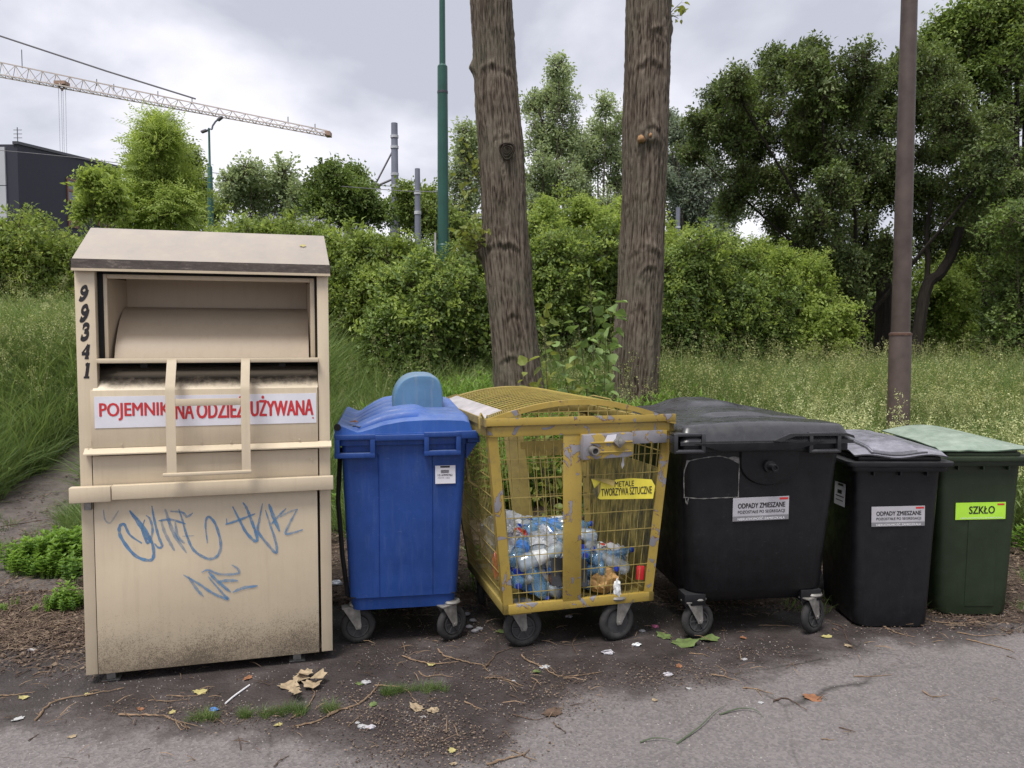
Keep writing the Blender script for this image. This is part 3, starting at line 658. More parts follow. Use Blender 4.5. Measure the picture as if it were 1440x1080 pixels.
# faint upright panel edges on the front
def face_y(z): return 0.004-(z-0.275)*0.0237
for x0, x1 in ((0.165, 0.172), (0.452, 0.458)):
    b = MB(); b.loft([[(x0-0.006*(z-0.3), face_y(z)+0.002, z), (x0+0.001, face_y(z)-0.004, z), (x1, face_y(z)+0.002, z)] for z in (0.28, 1.06)]); b.build('panel_rib', M['blue'], T)
b = MB(); b.loft([rrect(0.30, Lb/2+0.005, 0.345, (Lb+0.075)/2, 0.035, z) for z in (1.108, 1.15)])
b.box(0.645, 0.715, -0.02, Lb+0.03, 1.112, 1.148); rim = b.build('rim', M['blue'], T, bevel=0.004)
# bracket shaped lifting frames on the face: stepped bands
def face_bar(pts, wd, y0, y1, mat, name, parent, frame, off):
    b = MB()
    for (a, c_) in zip(pts[:-1], pts[1:]):
        (xa, za), (xb, zb) = frame.m(*a, off), frame.m(*c_, off)
        if abs(xa-xb) > abs(za-zb): b.box(min(xa, xb)-wd/2, max(xa, xb)+wd/2, y0, y1, (za+zb)/2-wd/2, (za+zb)/2+wd/2)
        else: b.box((xa+xb)/2-wd/2, (xa+xb)/2+wd/2, y0+0.0006, y1, min(za, zb)-wd/2, max(za, zb)+wd/2)
    return b.build(name, mat, parent, bevel=0.003)
yo = -0.05
for pts in ([(474, 618), (474, 641), (524, 641), (524, 615), (474, 615.5)], [(600, 614), (600, 638), (645, 636), (645, 610), (600, 612)]):
    face_bar(pts, 0.026, -0.055, 0.0, M['blue'], 'lifting_bracket', T, FB, yo)
face_bar([(527, 617), (600, 614)], 0.030, -0.052, 0.0, M['blue'], 'front_rail', T, FB, yo)
face_bar([(646, 612), (667, 611)], 0.040, -0.050, 0.0, M['blue'], 'corner_lug', T, FB, yo)
b = MB(); b.prism([(0.640, 1.108), (0.700, 1.108), (0.640, 1.02)], 0.0, 0.03); b.build('lug_rib', M['blue'], T)
# lid: long ribs run back to the hinge on its left
Llid = Lb+0.04
def lid_z(u):
    return float(np.interp(u, [-0.06, -0.045, -0.02, 0.02, 0.06, 0.12, 0.2, 0.3, 0.4, 0.5, 0.62, 0.655, 0.672], [1.205, 1.225, 1.216, 1.198, 1.182, 1.197, 1.222, 1.238, 1.243, 1.243, 1.238, 1.226, 1.175]))
def lidfn(s_, t):
    x = -0.06+s_*0.732; y = -0.03+t*(Llid+0.01); z = lid_z(x)
    m = float(ss(0.0, 0.08, x)*ss(0.47, 0.36, x)); e_ = min(t, 1-t)*Llid
    z += m*0.034*max(0, math.sin(y*2*math.pi/0.21-0.6))**0.45*(1 if e_ > 0.06 else 0)
    z += 0.018*float(ss(0.0, 0.10, e_))*float(ss(0.0, 0.15, x))+0.035*float(ss(0.02, 0.2, x))*y/Llid
    y += 0.0; return (x, y, z if e_ > 0.004 else z-0.004)
b = MB(); b.grid(lidfn, 44, 150)
n0 = [lidfn(i/44, 0) for i in range(45)]; n1_ = [lidfn(i/44, 1) for i in range(45)]
for row, yy in ((n0, -0.034), (n1_, Llid-0.016)):
    vs_ = list(row)+[(p[0], yy, 1.166) for p in row]; b.add(vs_, [(i, i+1, 46+i, 45+i) for i in range(44)])
b.box(-0.062, 0.680, -0.040, Llid-0.01, 1.153, 1.172)
lid = b.build('lid', M['blue_lid'], T, sharp=50)
MB().lathe([(0.0185, 0), (0.0185, 0.006), (0.013, 0.009)], 14, 'y').build('hinge_cap', M['black_plastic'], lid)

hc = lid.children[0]; x, z = FB.m(474.5, 601, -0.04); hc.location = (x, -0.043, z)
# hood on the lid
def hood(s_, t):            # s over the arch from left foot to right foot; t: flat front, rounded shoulder, then along y and down the back
    a_ = math.pi*s_; cc_, sn_ = math.cos(a_), max(0.0, math.sin(a_)); ex = 0.85 if cc_ > 0 else 0.55
    X = 0.165-(0.165 if cc_ > 0 else 0.137)*math.copysign(abs(cc_)**ex, cc_); Zz = 0.222*sn_**(0.80 if cc_ > 0 else 0.55)
    if t < 0.15: sc, y = t/0.15*0.93, 0.0
    elif t < 0.3: a = (t-0.15)/0.15*math.pi/2; sc, y = 0.93+0.07*math.sin(a), 0.035*(1-math.cos(a))
    elif t < 0.8: sc, y = 1.0, 0.035+0.36*(t-0.3)/0.5
    else: a = (t-0.8)/0.2*math.pi/2; sc, y = math.cos(a), 0.395+0.10*math.sin(a)
    gv = 0.010*math.exp(-((t-0.40)/0.02)**2)*math.sin(math.pi*min(1, s_*1.2)); X = 0.16+(X-0.16)*sc
    return (0.245+X, 0.40+y, 1.247+max(0, Zz*sc-gv))
b = MB(); b.grid(hood, 40, 60); hd = b.build('paper_slot_hood', M['pale_blue'], lid, sharp=60)
b = MB(); b.box(0.235, 0.552, 0.352, 0.888, 1.240, 1.253); b.build('hood_flange', M['blue_lid'], hd, bevel=0.004)
# white label
def label_on(frame, px0, py0, px1, py1, yoff, T, name, mat, lines, thick=0.0015, tilt=0.0):
    x0, zt = frame.m(px0, py0, yoff); x1, zb = frame.m(px1, py1, yoff)
    s_ = MB().box(0, x1-x0, -thick, 0, 0, zt-zb).build(name, mat, T, smooth=False)
    s_.location = (x0, yoff, zb); s_.rotation_euler = (tilt, 0, 0)
    w_, h_ = x1-x0, zt-zb
    for k, (txt, a0, a1, b0, b1, mt, bold) in enumerate(lines):
        if txt == '#': MB().box(a0*w_, a1*w_, -thick-0.0008, -thick, b0*h_, b1*h_).build('print_block', M[mt], s_, smooth=False)
        else: text(txt, M[mt], s_, a0*w_, a1*w_, b0*h_, b1*h_, -thick-0.0012, bold)
    return s_
bar = [('#', 0.28+0.02*i, 0.28+0.02*i+0.011, 0.58, 0.76, 'black_ink', 0) for i in range(20)]
label_on(FB, 612, 655, 640.5, 679.5, -0.016, T, 'label', M['sticker'], [('#', 0.25, 0.72, 0.88, 0.98, 'black_ink', 0)]+bar+[('1516999762', 0.13, 0.85, 0.42, 0.53, 'black_ink', 0.01), ('POJEMNIK', 0.13, 0.45, 0.28, 0.35, 'black_ink', 0), ('1100 L', 0.5, 0.72, 0.28, 0.35, 'black_ink', 0)], tilt=R(-1.3))
b = MB(); b.tube([(-0.035, 0.05, 1.09), (-0.05, 0.04, 0.8), (-0.03, 0.04, 0.5), (-0.005, 0.05, 0.28)], 0.014, 6); b.build('rear_edge_rail', M['black_plastic'], T)
MB().box(0.012, 0.578, 0.006, 0.012, 0.2765, 0.281).build('dirt_seam', M['black'], T, smooth=False); castor(T, 0.045, 0.085, R(8), 0.97); castor(T, 0.560, 0.045, R(32), 0.97)
castor(T, 0.05, Lb-0.12, R(200), 0.97); castor(T, 0.55, Lb-0.12, R(150), 0.97)

# ================================================================== YELLOW MESH CAGE
CX, CY, CYAW = -0.041, 3.998, R(15.6)
FY = Frame(CX, CY, CYAW)
T = thing('mesh_cage_bin', 'yellow wheeled wire mesh cage with chipped paint, full of plastic bottles', 'cage bin', (CX, CY, 0), CYAW)
ZB, ZT = 0.235, 1.205
def corner(ix, iy, z):     # the cage widens upwards
    t = (z-ZB)/(ZT-ZB)
    x = (-0.0-0.105*t) if ix == 0 else (0.856+0.085*t); y = (0.0-0.06*t) if iy == 0 else (0.889+0.36*t); return Vector((x, y, z))
def P_(u, v, z):           # point of the tapered box
    a, c_ = corner(0, 0, z), corner(1, 1, z); return Vector((a.x+(c_.x-a.x)*u, a.y+(c_.y-a.y)*v, z))
for ix in (0, 1):
    for iy in (0, 1):
        b = MB(); lo, hi = corner(ix, iy, ZB), corner(ix, iy, ZT); sx = 1 if ix == 0 else -1; sy = 1 if iy == 0 else -1
        b.loft([[(p.x, p.y, p.z), (p.x+sx*0.052, p.y, p.z), (p.x+sx*0.052, p.y+sy*0.006, p.z), (p.x+sx*0.006, p.y+sy*0.006, p.z), (p.x+sx*0.006, p.y+sy*0.05, p.z), (p.x, p.y+sy*0.05, p.z)] for p in (lo, hi)])
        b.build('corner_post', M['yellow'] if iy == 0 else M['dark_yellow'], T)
b = MB()
for z0, z1, e_, mt in ((ZB-0.02, ZB+0.03, 0.004, 0), (ZT-0.035, ZT+0.018, 0.008, 0)):
    for k in range(4):
        c4 = [corner(0, 0, z0), corner(1, 0, z0), corner(1, 1, z0), corner(0, 1, z0)]; p, q = c4[k], c4[(k+1) % 4]
        cen = (c4[0]+c4[2])/2; p = p+(p-cen).normalized()*0.012; q = q+(q-cen).normalized()*0.012
        d = (q-p).normalized(); nrm = Vector((d.y, -d.x, 0)); h = z1-z0; inn = -nrm*0.03
        bb = MB(); bb.add([p, q, q+inn, p+inn, p+Vector((0, 0, h)), q+Vector((0, 0, h)), q+inn+Vector((0, 0, h)), p+inn+Vector((0, 0, h))], [(0, 1, 2, 3), (4, 7, 6, 5), (0, 4, 5, 1), (1, 5, 6, 2), (2, 6, 7, 3), (3, 7, 4, 0)])
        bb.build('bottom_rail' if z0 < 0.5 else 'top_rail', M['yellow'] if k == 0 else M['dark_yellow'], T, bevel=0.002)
# floor plate and the solid lower sheet of the right side
b = MB(); b.box(0.01, 0.846, 0.01, 0.88, ZB-0.012, ZB+0.004); b.build('floor_plate', M['dark_yellow'], T)
b = MB(); p0, p1, p2, p3 = P_(1, 0.03, ZB), P_(1, 0.97, ZB), P_(1, 0.97, 0.955), P_(1, 0.03, 0.955); dx = Vector((-0.012, 0, 0)); dw = Vector((-0.004, 0, 0))
b.add([p+dx for p in (p0, p1, p2, p3)]+[p+dx+dw for p in (p0, p1, p2, p3)], [(0, 1, 2, 3), (7, 6, 5, 4), (0, 4, 5, 1), (2, 6, 7, 3), (1, 5, 6, 2), (0, 3, 7, 4)])
b.build('side_sheet', M['stained'], T)
# wires
def wire(a, c_, r, mat='wire', parent=T):
    b = MB(); b.beam(a, c_, r*2, r*2); me = b.mesh('wire', M[mat], smooth=False, fix=False); return link('wire', me, parent)
zlo, zhi = ZB+0.02, ZT-0.02
u0 = 0.055
for i in range(20):
    u = 0.06+i*0.0468
    if 0.37 < u < 0.5: continue
    j = random.uniform(-0.004, 0.004)
    wire(P_(u+j, 0, zlo)+Vector((0, 0.012, 0)), P_(u-j, 0, zhi)+Vector((0, 0.012, 0)), 0.0016)
for k in range(9):
    z = ZB+0.085+k*0.104
    wire(P_(0.03, 0, z)+Vector((0, 0.009, random.uniform(-.004, .004))), P_(0.97, 0, z)+Vector((0, 0.009, random.uniform(-.004, .004))), 0.0019)
for i in range(30):
    v = 0.03+i*0.0325
    wire(P_(0, v, zlo)+Vector((0.01, 0, 0)), P_(0, v, zhi)+Vector((0.01, 0, 0)), 0.0014)
    if i % 2 == 0: wire(P_(1, v, 0.95)+Vector((-0.012, 0, 0)), P_(1, v, zhi)+Vector((-0.012, 0, 0)), 0.003)
for k in range(9):
    z = ZB+0.085+k*0.104
    wire(P_(0, 0.02, z)+Vector((0.007, 0, 0)), P_(0, 0.98, z)+Vector((0.007, 0, 0)), 0.0017)
    if z > 0.95: wire(P_(1, 0.02, z)+Vector((-0.007, 0, 0)), P_(1, 0.98, z)+Vector((-0.007, 0, 0)), 0.0024)
    wire(P_(0.03, 1, z)+Vector((0, -0.01, 0)), P_(0.97, 1, z)+Vector((0, -0.01, 0)), 0.0024)
for i in range(18):
    u = 0.06+i*0.052; wire(P_(u, 1, zlo)+Vector((0, -0.012, 0)), P_(u, 1, zhi)+Vector((0, -0.012, 0)), 0.0022)
def strap(name, fn, z0, z1, wd, mat, th=0.006):
    a, c_ = fn(z0), fn(z1); b = MB(); b.loft([[p+Vector((-wd/2, 0, 0)), p+Vector((wd/2, 0, 0)), p+Vector((wd/2, th, 0)), p+Vector((-wd/2, th, 0))] for p in (a, c_)]); return b.build(name, M[mat], T, bevel=0.001)
strap('centre_post', lambda z: P_(0.442, 0, z)+Vector((0.0, -0.006, 0)), ZB+0.01, ZT-0.02, 0.105, 'yellow')
strap('rear_centre_post', lambda z: P_(0.46, 1, z)+Vector((0.0, -0.02, 0)), ZB+0.01, ZT-0.02, 0.14, 'dark_yellow')
b = MB(); p, q = P_(0.5, 1, 0.93), P_(0.98, 1, 0.93); b.box(p.x, q.x, p.y-0.02, p.y-0.014, 0.88, 0.985); b.build('rear_cross_plate', M['dark_yellow'], T)
# lock box with pintle, square bolt and the strap to its right
x0, zt = FY.m(818, 600, -0.09); x1, zb = FY.m(887, 641, -0.09)
zt, zb = 1.178, 1.040
b = MB(); b.prism([(x0, zb), (x1, zb+0.008), (x1, zt-0.002), (x0, zt-0.006)], -0.118, -0.058)
lk = b.build('lock_box', M['worn'], T, bevel=0.004)
b = MB(); b.box(x0+0.04, x1-0.004, -0.126, -0.117, zt-0.052, zt-0.044); b.box(x0+0.06, x1-0.01, -0.124, -0.117, zb+0.035, zb+0.042); b.build('pressed_ridge', M['yellow'], lk, bevel=0.002)
x, z = FY.m(833, 633, -0.12)
b = MB(); rr = [(0.0, -0.10), (0.017, -0.10), (0.017, -0.155), (0.026, -0.155), (0.026, -0.10), (0.032, -0.10), (0.032, 0.0)]
b.loft([[(rad*math.cos(R(22.5*k)), h, rad*math.sin(R(22.5*k))) for k in range(16)] for rad, h in ((0.014, -0.045), (0.016, -0.05), (0.022, -0.05), (0.022, 0.0), (0.032, 0.0), (0.032, 0.02))])
o = b.build('pintle', M['zinc'], lk); o.location = (x, -0.118, z)
b = MB(); b.lathe([(0.0, 0), (0.013, -0.001), (0.013, 0.02)], 14, 'y'); o = b.build('pintle_bore', M['black'], lk); o.location = (x, -0.1645, z)
x, z = FY.m(870, 621, -0.12)
b = MB(); b.box(-0.024, 0.024, -0.02, 0.0, -0.024, 0.024, M4=Matrix.Rotation(R(45), 4, 'Y')); b.box(-0.009, 0.009, -0.03, -0.02, -0.012, 0.012)
o = b.build('square_bolt', M['zinc'], lk, bevel=0.002); o.location = (x, -0.118, z)
x0s, z0s = FY.m(849, 612, -0.118); x1s, z1s = FY.m(867, 622, -0.118)
b = MB(); b.add([(x0s, 0, z1s), (x0s+0.02, 0, z0s), (x1s, 0, z0s+0.004), (x1s-0.008, 0, z1s+0.002)], [(0, 1, 2, 3)]); o = b.build('torn_sticker', M['sticker'], lk, smooth=False); o.location.y = -0.1192
x0, zt = FY.m(888, 606, -0.07); x1, zb = FY.m(938, 622, -0.07)
MB().box(x0, x1-0.004, -0.078, -0.068, zb, zt).build('lock_strap', M['worn'], T, bevel=0.001)
b = MB(); x, z = FY.m(877, 640, -0.11); pts = [(x-0.008, z+0.01), (x+0.008, z+0.015), (x+0.010, z-0.01), (x+0.006, z-0.03), (x+0.008, z-0.055), (x-0.004, z-0.075), (x-0.010, z-0.05), (x-0.004, z-0.03)]
b.prism(pts, -0.101, -0.100); tag(b.build('paper_tag', M['paper'], None), 'torn white paper scrap dangling below the yellow lock box', 'paper').matrix_world = Matrix.Translation((CX, CY, 0)) @ Matrix.Rotation(CYAW, 4, 'Z')
# sign, its upper corners curled and torn
def sgn(px, py): return FY.m(px, py, -0.062)
pl = [(833, 674), (845, 677), (853, 680), (860, 679), (868, 675), (890, 673), (918, 675), (923, 684), (920, 702), (845, 703), (840, 699), (838, 690)]
b = MB(); pts = [sgn(*p) for p in pl]; b.prism(pts, -0.047, -0.045); sg = b.build('sign', M['yellow_sign'], T, smooth=False)
b = MB(); q = [sgn(833, 673), sgn(862, 683), sgn(866, 676), sgn(856, 674)]
b.add([(q[0][0], -0.049, q[0][1]), (q[1][0], -0.075, q[1][1]), (q[2][0], -0.055, q[2][1]), (q[3][0], -0.05, q[3][1])], [(0, 1, 2, 3)]); b.build('curled_edge', M['dark_yellow'], sg, fix=False)
b = MB(); q = [sgn(840, 703), sgn(834, 690), sgn(846, 678), sgn(845, 692)]
b.add([(p[0], -0.052, p[1]) for p in q], [(0, 1, 2, 3)]); b.build('curled_edge', M['stained'], sg, fix=False)
def txy(s_, a, c_, bold=0.02):
    (xa, za), (xb, zb_) = sgn(*a), sgn(*c_); text(s_, M['black_ink'], sg, xa, xb, zb_, za, -0.0485, 0.009)
txy('METALE', (866, 677.8), (893, 684.0)); txy('TWORZYWA SZTUCZNE', (847, 688), (918, 694.5))
# lid: arched frame, wire grid, side flaps, springs
c00, c11 = corner(0, 0, ZT), corner(1, 1, ZT); lx0, lx1, ly0, ly1 = c00.x-0.01, c11.x+0.008, c00.y-0.02, c11.y+0.01
def arch(x, h=0.105):
    t = (x-lx0)/(lx1-lx0); t = min(1, max(0, (t-0.01)/0.97)); return ZT+0.022+h*max(0, math.sin(math.pi*t))**0.9+0.024*(1-t)

b = MB(); n = 28; xs = [lx0+(lx1-lx0)*i/n for i in range(n+1)]
b.loft([[(x, y, arch(x)+0.012), (x, y, arch(x)-0.016), (x, y+0.05*s_, arch(x)-0.014), (x, y+0.05*s_, arch(x)+0.010)] for x in xs for y, s_ in ((ly0, 1),)])
lidf = b.build('lid', M['yellow'], T)
b = MB(); b.loft([[(x, ly1, arch(x)+0.012), (x, ly1, arch(x)-0.016), (x, ly1-0.03, arch(x)-0.014), (x, ly1-0.03, arch(x)+0.010)] for x in xs]); b.build('rear_arch', M['dark_yellow'], lidf)
MB().box(lx0, lx1, ly0-0.002, ly0+0.012, ZT+0.022, ZT+0.062).build('lid_front_rail', M['yellow'], lidf, bevel=0.002)
for y in (ly0+0.28, ly0+0.56, ly0+0.84, ly0+1.1):
    b = MB(); b.loft([[(x, y, arch(x)+0.006), (x, y, arch(x)-0.004), (x, y+0.02, arch(x)-0.004), (x, y+0.02, arch(x)+0.006)] for x in xs]); b.build('arch_rib', M['lid_wire'], lidf)
for i in range(50):
    x = lx0+0.10+i*0.0172
    if x > lx1-0.03: break
    wire((x, ly0+0.02, arch(x)+0.008), (x, ly1-0.01, arch(x)+0.008), 0.0024, 'lid_wire', lidf)
for i in range(16):
    y = ly0+0.08+i*0.078; b = MB(); b.tube([(x, y, arch(x)+0.012) for x in xs[3:]], 0.0022, 4); b.build('cross_wire', M['lid_wire'], lidf)
for i in range(17):
    x = lx0+0.06+i*0.055; z = arch(x)-0.014
    if z > ZT+0.066: wire((x, ly0+0.006, ZT+0.06), (x, ly0+0.006, z), 0.0022, 'wire', lidf)
wire((lx0+0.2, ly0+0.006, ZT+0.088), (lx1-0.26, ly0+0.006, ZT+0.088), 0.0022, 'wire', lidf)
b = MB(); b.add([(lx0+0.005, ly0+0.06, arch(lx0)+0.012), (lx0+0.105, ly0+0.06, arch(lx0+0.105)+0.018), (lx0+0.105, ly1-0.06, arch(lx0+0.105)+0.018), (lx0+0.005, ly1-0.06, arch(lx0)+0.012)], [(0, 1, 2, 3)])
b.build('lid_edge_plate', M['pale_sheet'], lidf)
MB().box(lx0-0.004, lx0+0.004, ly0, ly1, ZT+0.02, ZT+0.058).build('lid_side_rail', M['dark_yellow'], lidf)
for y in (ly0+0.03, ly1-0.05):
    b = MB(); pts = []
    for k in range(60):
        a = k/6*2*math.pi; pts.append((lx0+0.012+k/60*0.105, y+0.018*math.cos(a), arch(lx0+k/60*0.1)+0.014+0.018*math.sin(a)))
    b.tube(pts, 0.0035, 5); b.tube([(lx0+0.01, y+0.03, ZT+0.04), (lx0-0.018, y+0.02, ZT+0.085), (lx0-0.03, y, ZT+0.06), (lx0-0.028, y, ZT+0.01)], 0.006, 6); b.build('hinge_spring', M['dark_yellow'], lidf)
b = MB(); b.tube([(lx1-0.10, ly1-0.30, ZT+0.03), (lx1-0.10, ly1-0.30, ZT+0.085), (lx1-0.075, ly1-0.31, ZT+0.095), (lx1+0.01, ly1-0.40, ZT+0.075), (lx1+0.02, ly1-0.41, ZT+0.02)], 0.006, 8); b.build('lid_handle', M['dark_yellow'], lidf)
b = MB(); q = [P_(0, 0.32, z)+Vector((-o_, 0, 0)) for z, o_ in ((1.02, 0.0), (1.03, 0.035), (1.0, 0.05), (0.88, 0.05), (0.86, 0.03), (0.84, 0.0))]; b.tube(q, 0.008, 7); b.build('side_handle', M['dark_yellow'], T)
castor(T, 0.125, 0.085, R(-2), 1.08); castor(T, 0.655, 0.03, R(188), 1.08); castor(T, 0.07, 0.80, R(70), 1.05); castor(T, 0.72, 0.80, R(160), 1.05)
for x in (0.10, 0.69): MB().box(x-0.06, x+0.06, 0.03, 0.15, 0.196, 0.224).build('castor_plate', M['dark_yellow'], T)

# ---- the plastics inside: each bottle, jug, tray and bag a thing
MW = Matrix.Translation((CX, CY, 0)) @ Matrix.Rotation(CYAW, 4, 'Z')
def crushed(me, amp, seed, s=9):
    co = np.empty(len(me.vertices)*3); me.vertices.foreach_get('co', co); co = co.reshape(-1, 3)
    for i in range(len(co)):
        v = Vector(co[i])*s+Vector((seed, seed*2, 0)); co[i] += np.array(mn.noise_vector(v))*amp
    me.vertices.foreach_set('co', co.ravel()); me.update(); return me
def bottle_kind(h, r, body, cap, labelm, seed, amp=0.018, ribs=True, flat=1.0, handle=False):
    b = MB(); prof = [(0.001, 0.0), (r*0.8, 0.002), (r, 0.012)]
    n = 13
    for i in range(n):
        z = 0.012+(h*0.70-0.012)*(i+1)/n; prof.append((r*(1-(0.06 if (ribs and i % 2) else 0)), z))
    prof += [(r*0.8, h*0.80), (r*0.45, h*0.88), (0.014, h*0.92), (0.014, h*0.97)]
    b.lathe(prof, 14); me = crushed(b.mesh('plastic_bottle', M[body], sharp=70), amp, seed)
    co = np.empty(len(me.vertices)*3); me.vertices.foreach_get('co', co); co = co.reshape(-1, 3); co[:, 1] *= flat; me.vertices.foreach_set('co', co.ravel())
    root = bpy.data.objects.new('plastic_bottle', me); C.objects.link(root)
    c_ = MB(); c_.lathe([(0.016, h*0.95), (0.016, h*0.985), (0.013, h*0.99)], 12); c_.build('bottle_cap', M[cap], root)
    if labelm:
        l_ = MB(); l_.loft([[((r+0.0015)*math.cos(R(24*k)), (r+0.0015)*flat*math.sin(R(24*k)), z) for k in range(16)] for z in np.linspace(h*0.32, h*0.55, 5)], caps=False)
        lo = link('bottle_label', crushed(l_.mesh('bottle_label', M[labelm], sharp=70), amp, seed), root)
    if handle:
        t_ = MB(); t_.tube([(0.0, 0, h*0.96), (0.05, 0, h*0.955), (0.075, 0, h*0.92), (0.072, 0, h*0.84), (0.045, 0, h*0.82), (0.01, 0, h*0.90)], 0.006, 6); t_.build('carry_handle', M[cap], root)
    return root
kinds = [bottle_kind(0.30, 0.044, 'pet_blue', 'cap_blue', 'label_blue', 1), bottle_kind(0.31, 0.046, 'pet_clear', 'cap_blue', 'label_white', 2),
         bottle_kind(0.26, 0.038, 'pet_clear', 'cap_blue', None, 3, 0.026), bottle_kind(0.29, 0.043, 'pet_blue', 'cap_blue', None, 4, 0.028, flat=0.6),
         bottle_kind(0.24, 0.036, 'pet_brown', 'tray_black', 'label_red', 5), bottle_kind(0.33, 0.065, 'pet_clear', 'cap_blue', 'label_white', 6, 0.022, handle=True)]
BL = ['blue tinted plastic bottle with a blue label lying in the yellow cage', 'clear plastic bottle with a white label lying in the yellow cage', 'crushed clear plastic bottle without a label lying in the yellow cage',
      'flattened blue tinted plastic bottle in the yellow cage', 'brown plastic bottle with a red label lying in the yellow cage', 'big clear plastic bottle with a blue carry handle in the yellow cage']
def place_b(k, u, v, z, rx, ry, rz, first, label=None, sc=1.0):
    o = kinds[k] if first else dup(kinds[k])
    tag(o, label or BL[k], 'bottle', 'plastic bottles in the yellow cage')
    o.matrix_world = MW @ Matrix.Translation((u, v, z)) @ Euler((rx, ry, rz)).to_matrix().to_4x4() @ Matrix.Scale(sc, 4)
    return o
used = set(); rr_ = random.Random(5)
def heap_top(u, v): # the heap is highest at the left rear
    return 0.34+0.14*(1-u/0.9)+0.08*v/0.9-0.03*math.sin(u*9)
LAB = {0: 'blue tinted bottle with blue label', 1: 'clear bottle with white label', 2: 'crushed clear bottle, unlabelled', 3: 'flattened blue tinted bottle', 4: 'brown bottle with red label', 5: 'big clear bottle with handle'}
def where(u, v, z):
    side = 'left' if u < 0.3 else ('middle' if u < 0.52 else 'right')
    return '%s, %s, cage %s' % ('low' if z < 0.36 else 'high', 'front' if v < 0.3 else ('midway back' if v < 0.6 else 'at the rear'), side)
def between(k, a, c_, roll=0.0, label=None):     # a bottle with its foot at a and its neck towards c, both inside the cage
    a, c_ = Vector(a), Vector(c_); q = (c_-a).to_track_quat('Z', 'X')
    o = kinds[k] if k not in used else dup(kinds[k]); used.add(k)
    tag(o, label or LAB[k]+', '+where((a.x+c_.x)/2, (a.y+c_.y)/2, a.z)+', neck '+('left' if (c_-a).x < -0.12 else 'right' if (c_-a).x > 0.12 else 'forward' if (c_-a).y < 0 else 'back'), 'bottle', 'plastic bottles in the yellow cage')
    o.matrix_world = MW @ Matrix.Translation(a) @ q.to_matrix().to_4x4() @ Matrix.Rotation(roll, 4, 'Z')
    return o
for layer in range(6):
    for i in range(46):
        u = rr_.uniform(0.12, 0.72); v = rr_.uniform(0.12, 0.76); z = ZB+0.05+layer*0.075
        if z > heap_top(u, v)+0.05: continue
        k = rr_.choices([0, 1, 2, 3, 4], [5, 4, 5, 5, 0.5 if u < 0.45 else 4])[0]
        yaw_ = rr_.uniform(0, 2*math.pi); d = Vector((math.cos(yaw_), math.sin(yaw_), rr_.uniform(-0.35, 0.35))).normalized()*0.15
        m_ = 0.045; uu = min(0.80-m_-abs(d.x), max(0.02+m_+abs(d.x), u)); vv = min(0.86-m_-abs(d.y), max(0.02+m_+abs(d.y), v))
        c0 = Vector((uu, vv, max(z, ZB+0.045+abs(d.z)))); between(k, c0-d, c0+d, rr_.uniform(0, 6))
between(5, (0.32, 0.40, 0.50), (0.21, 0.10, 0.43), R(40), 'big clear water bottle with its blue carry handle towards the front mesh')
between(0, (0.17, 0.30, 0.40), (0.10, 0.07, 0.36), 0, 'blue tinted bottle pressed neck first against the lower left front mesh')
between(3, (0.13, 0.08, 0.50), (0.24, 0.08, 0.30), 0, 'flattened blue bottle standing slanted left of the yellow centre post')
between(3, (0.52, 0.12, 0.44), (0.72, 0.14, 0.46), 1, 'flattened blue bottle lying behind the mesh right of the centre post')
between(2, (0.74, 0.12, 0.36), (0.60, 0.10, 0.46), 2, 'crushed clear bottle under the white jug in the cage')
between(0, (0.08, 0.12, 0.46), (0.20, 0.30, 0.50), 3, 'blue tinted bottle lying topmost in the left front corner of the cage')
between(1, (0.10, 0.09, 0.44), (0.30, 0.10, 0.50), 1, 'clear white labelled bottle lying across the heap left of the centre post')
# white jug
b = MB(); body_loft(b, [(0.0, 0.11, 0, 0.08, 0, 0.02), (-0.003, 0.113, -0.003, 0.083, 0.02, 0.02), (-0.003, 0.113, -0.003, 0.083, 0.13, 0.02), (0.02, 0.09, 0.015, 0.065, 0.17, 0.02), (0.035, 0.075, 0.022, 0.058, 0.185, 0.015), (0.035, 0.075, 0.022, 0.058, 0.205, 0.015)])
j = b.build('plastic_jug', M['white_hdpe'], None); tag(j, 'white opaque plastic jug on the right of the cage heap, open neck towards us', 'jug')
b = MB(); b.tube([(0.11, 0.04, 0.12), (0.14, 0.04, 0.13), (0.135, 0.04, 0.165), (0.085, 0.04, 0.175)], 0.009, 7); b.build('jug_handle', M['white_hdpe'], j)
b = MB(); b.lathe([(0.014, 0.2052), (0.012, 0.206)], 12); o = b.build('jug_mouth', M['tray_black'], j); o.location = (0.055, 0.04, 0)
j.matrix_world = MW @ Matrix.Translation((0.60, 0.30, 0.40)) @ Euler((R(40), R(52), R(-10))).to_matrix().to_4x4()
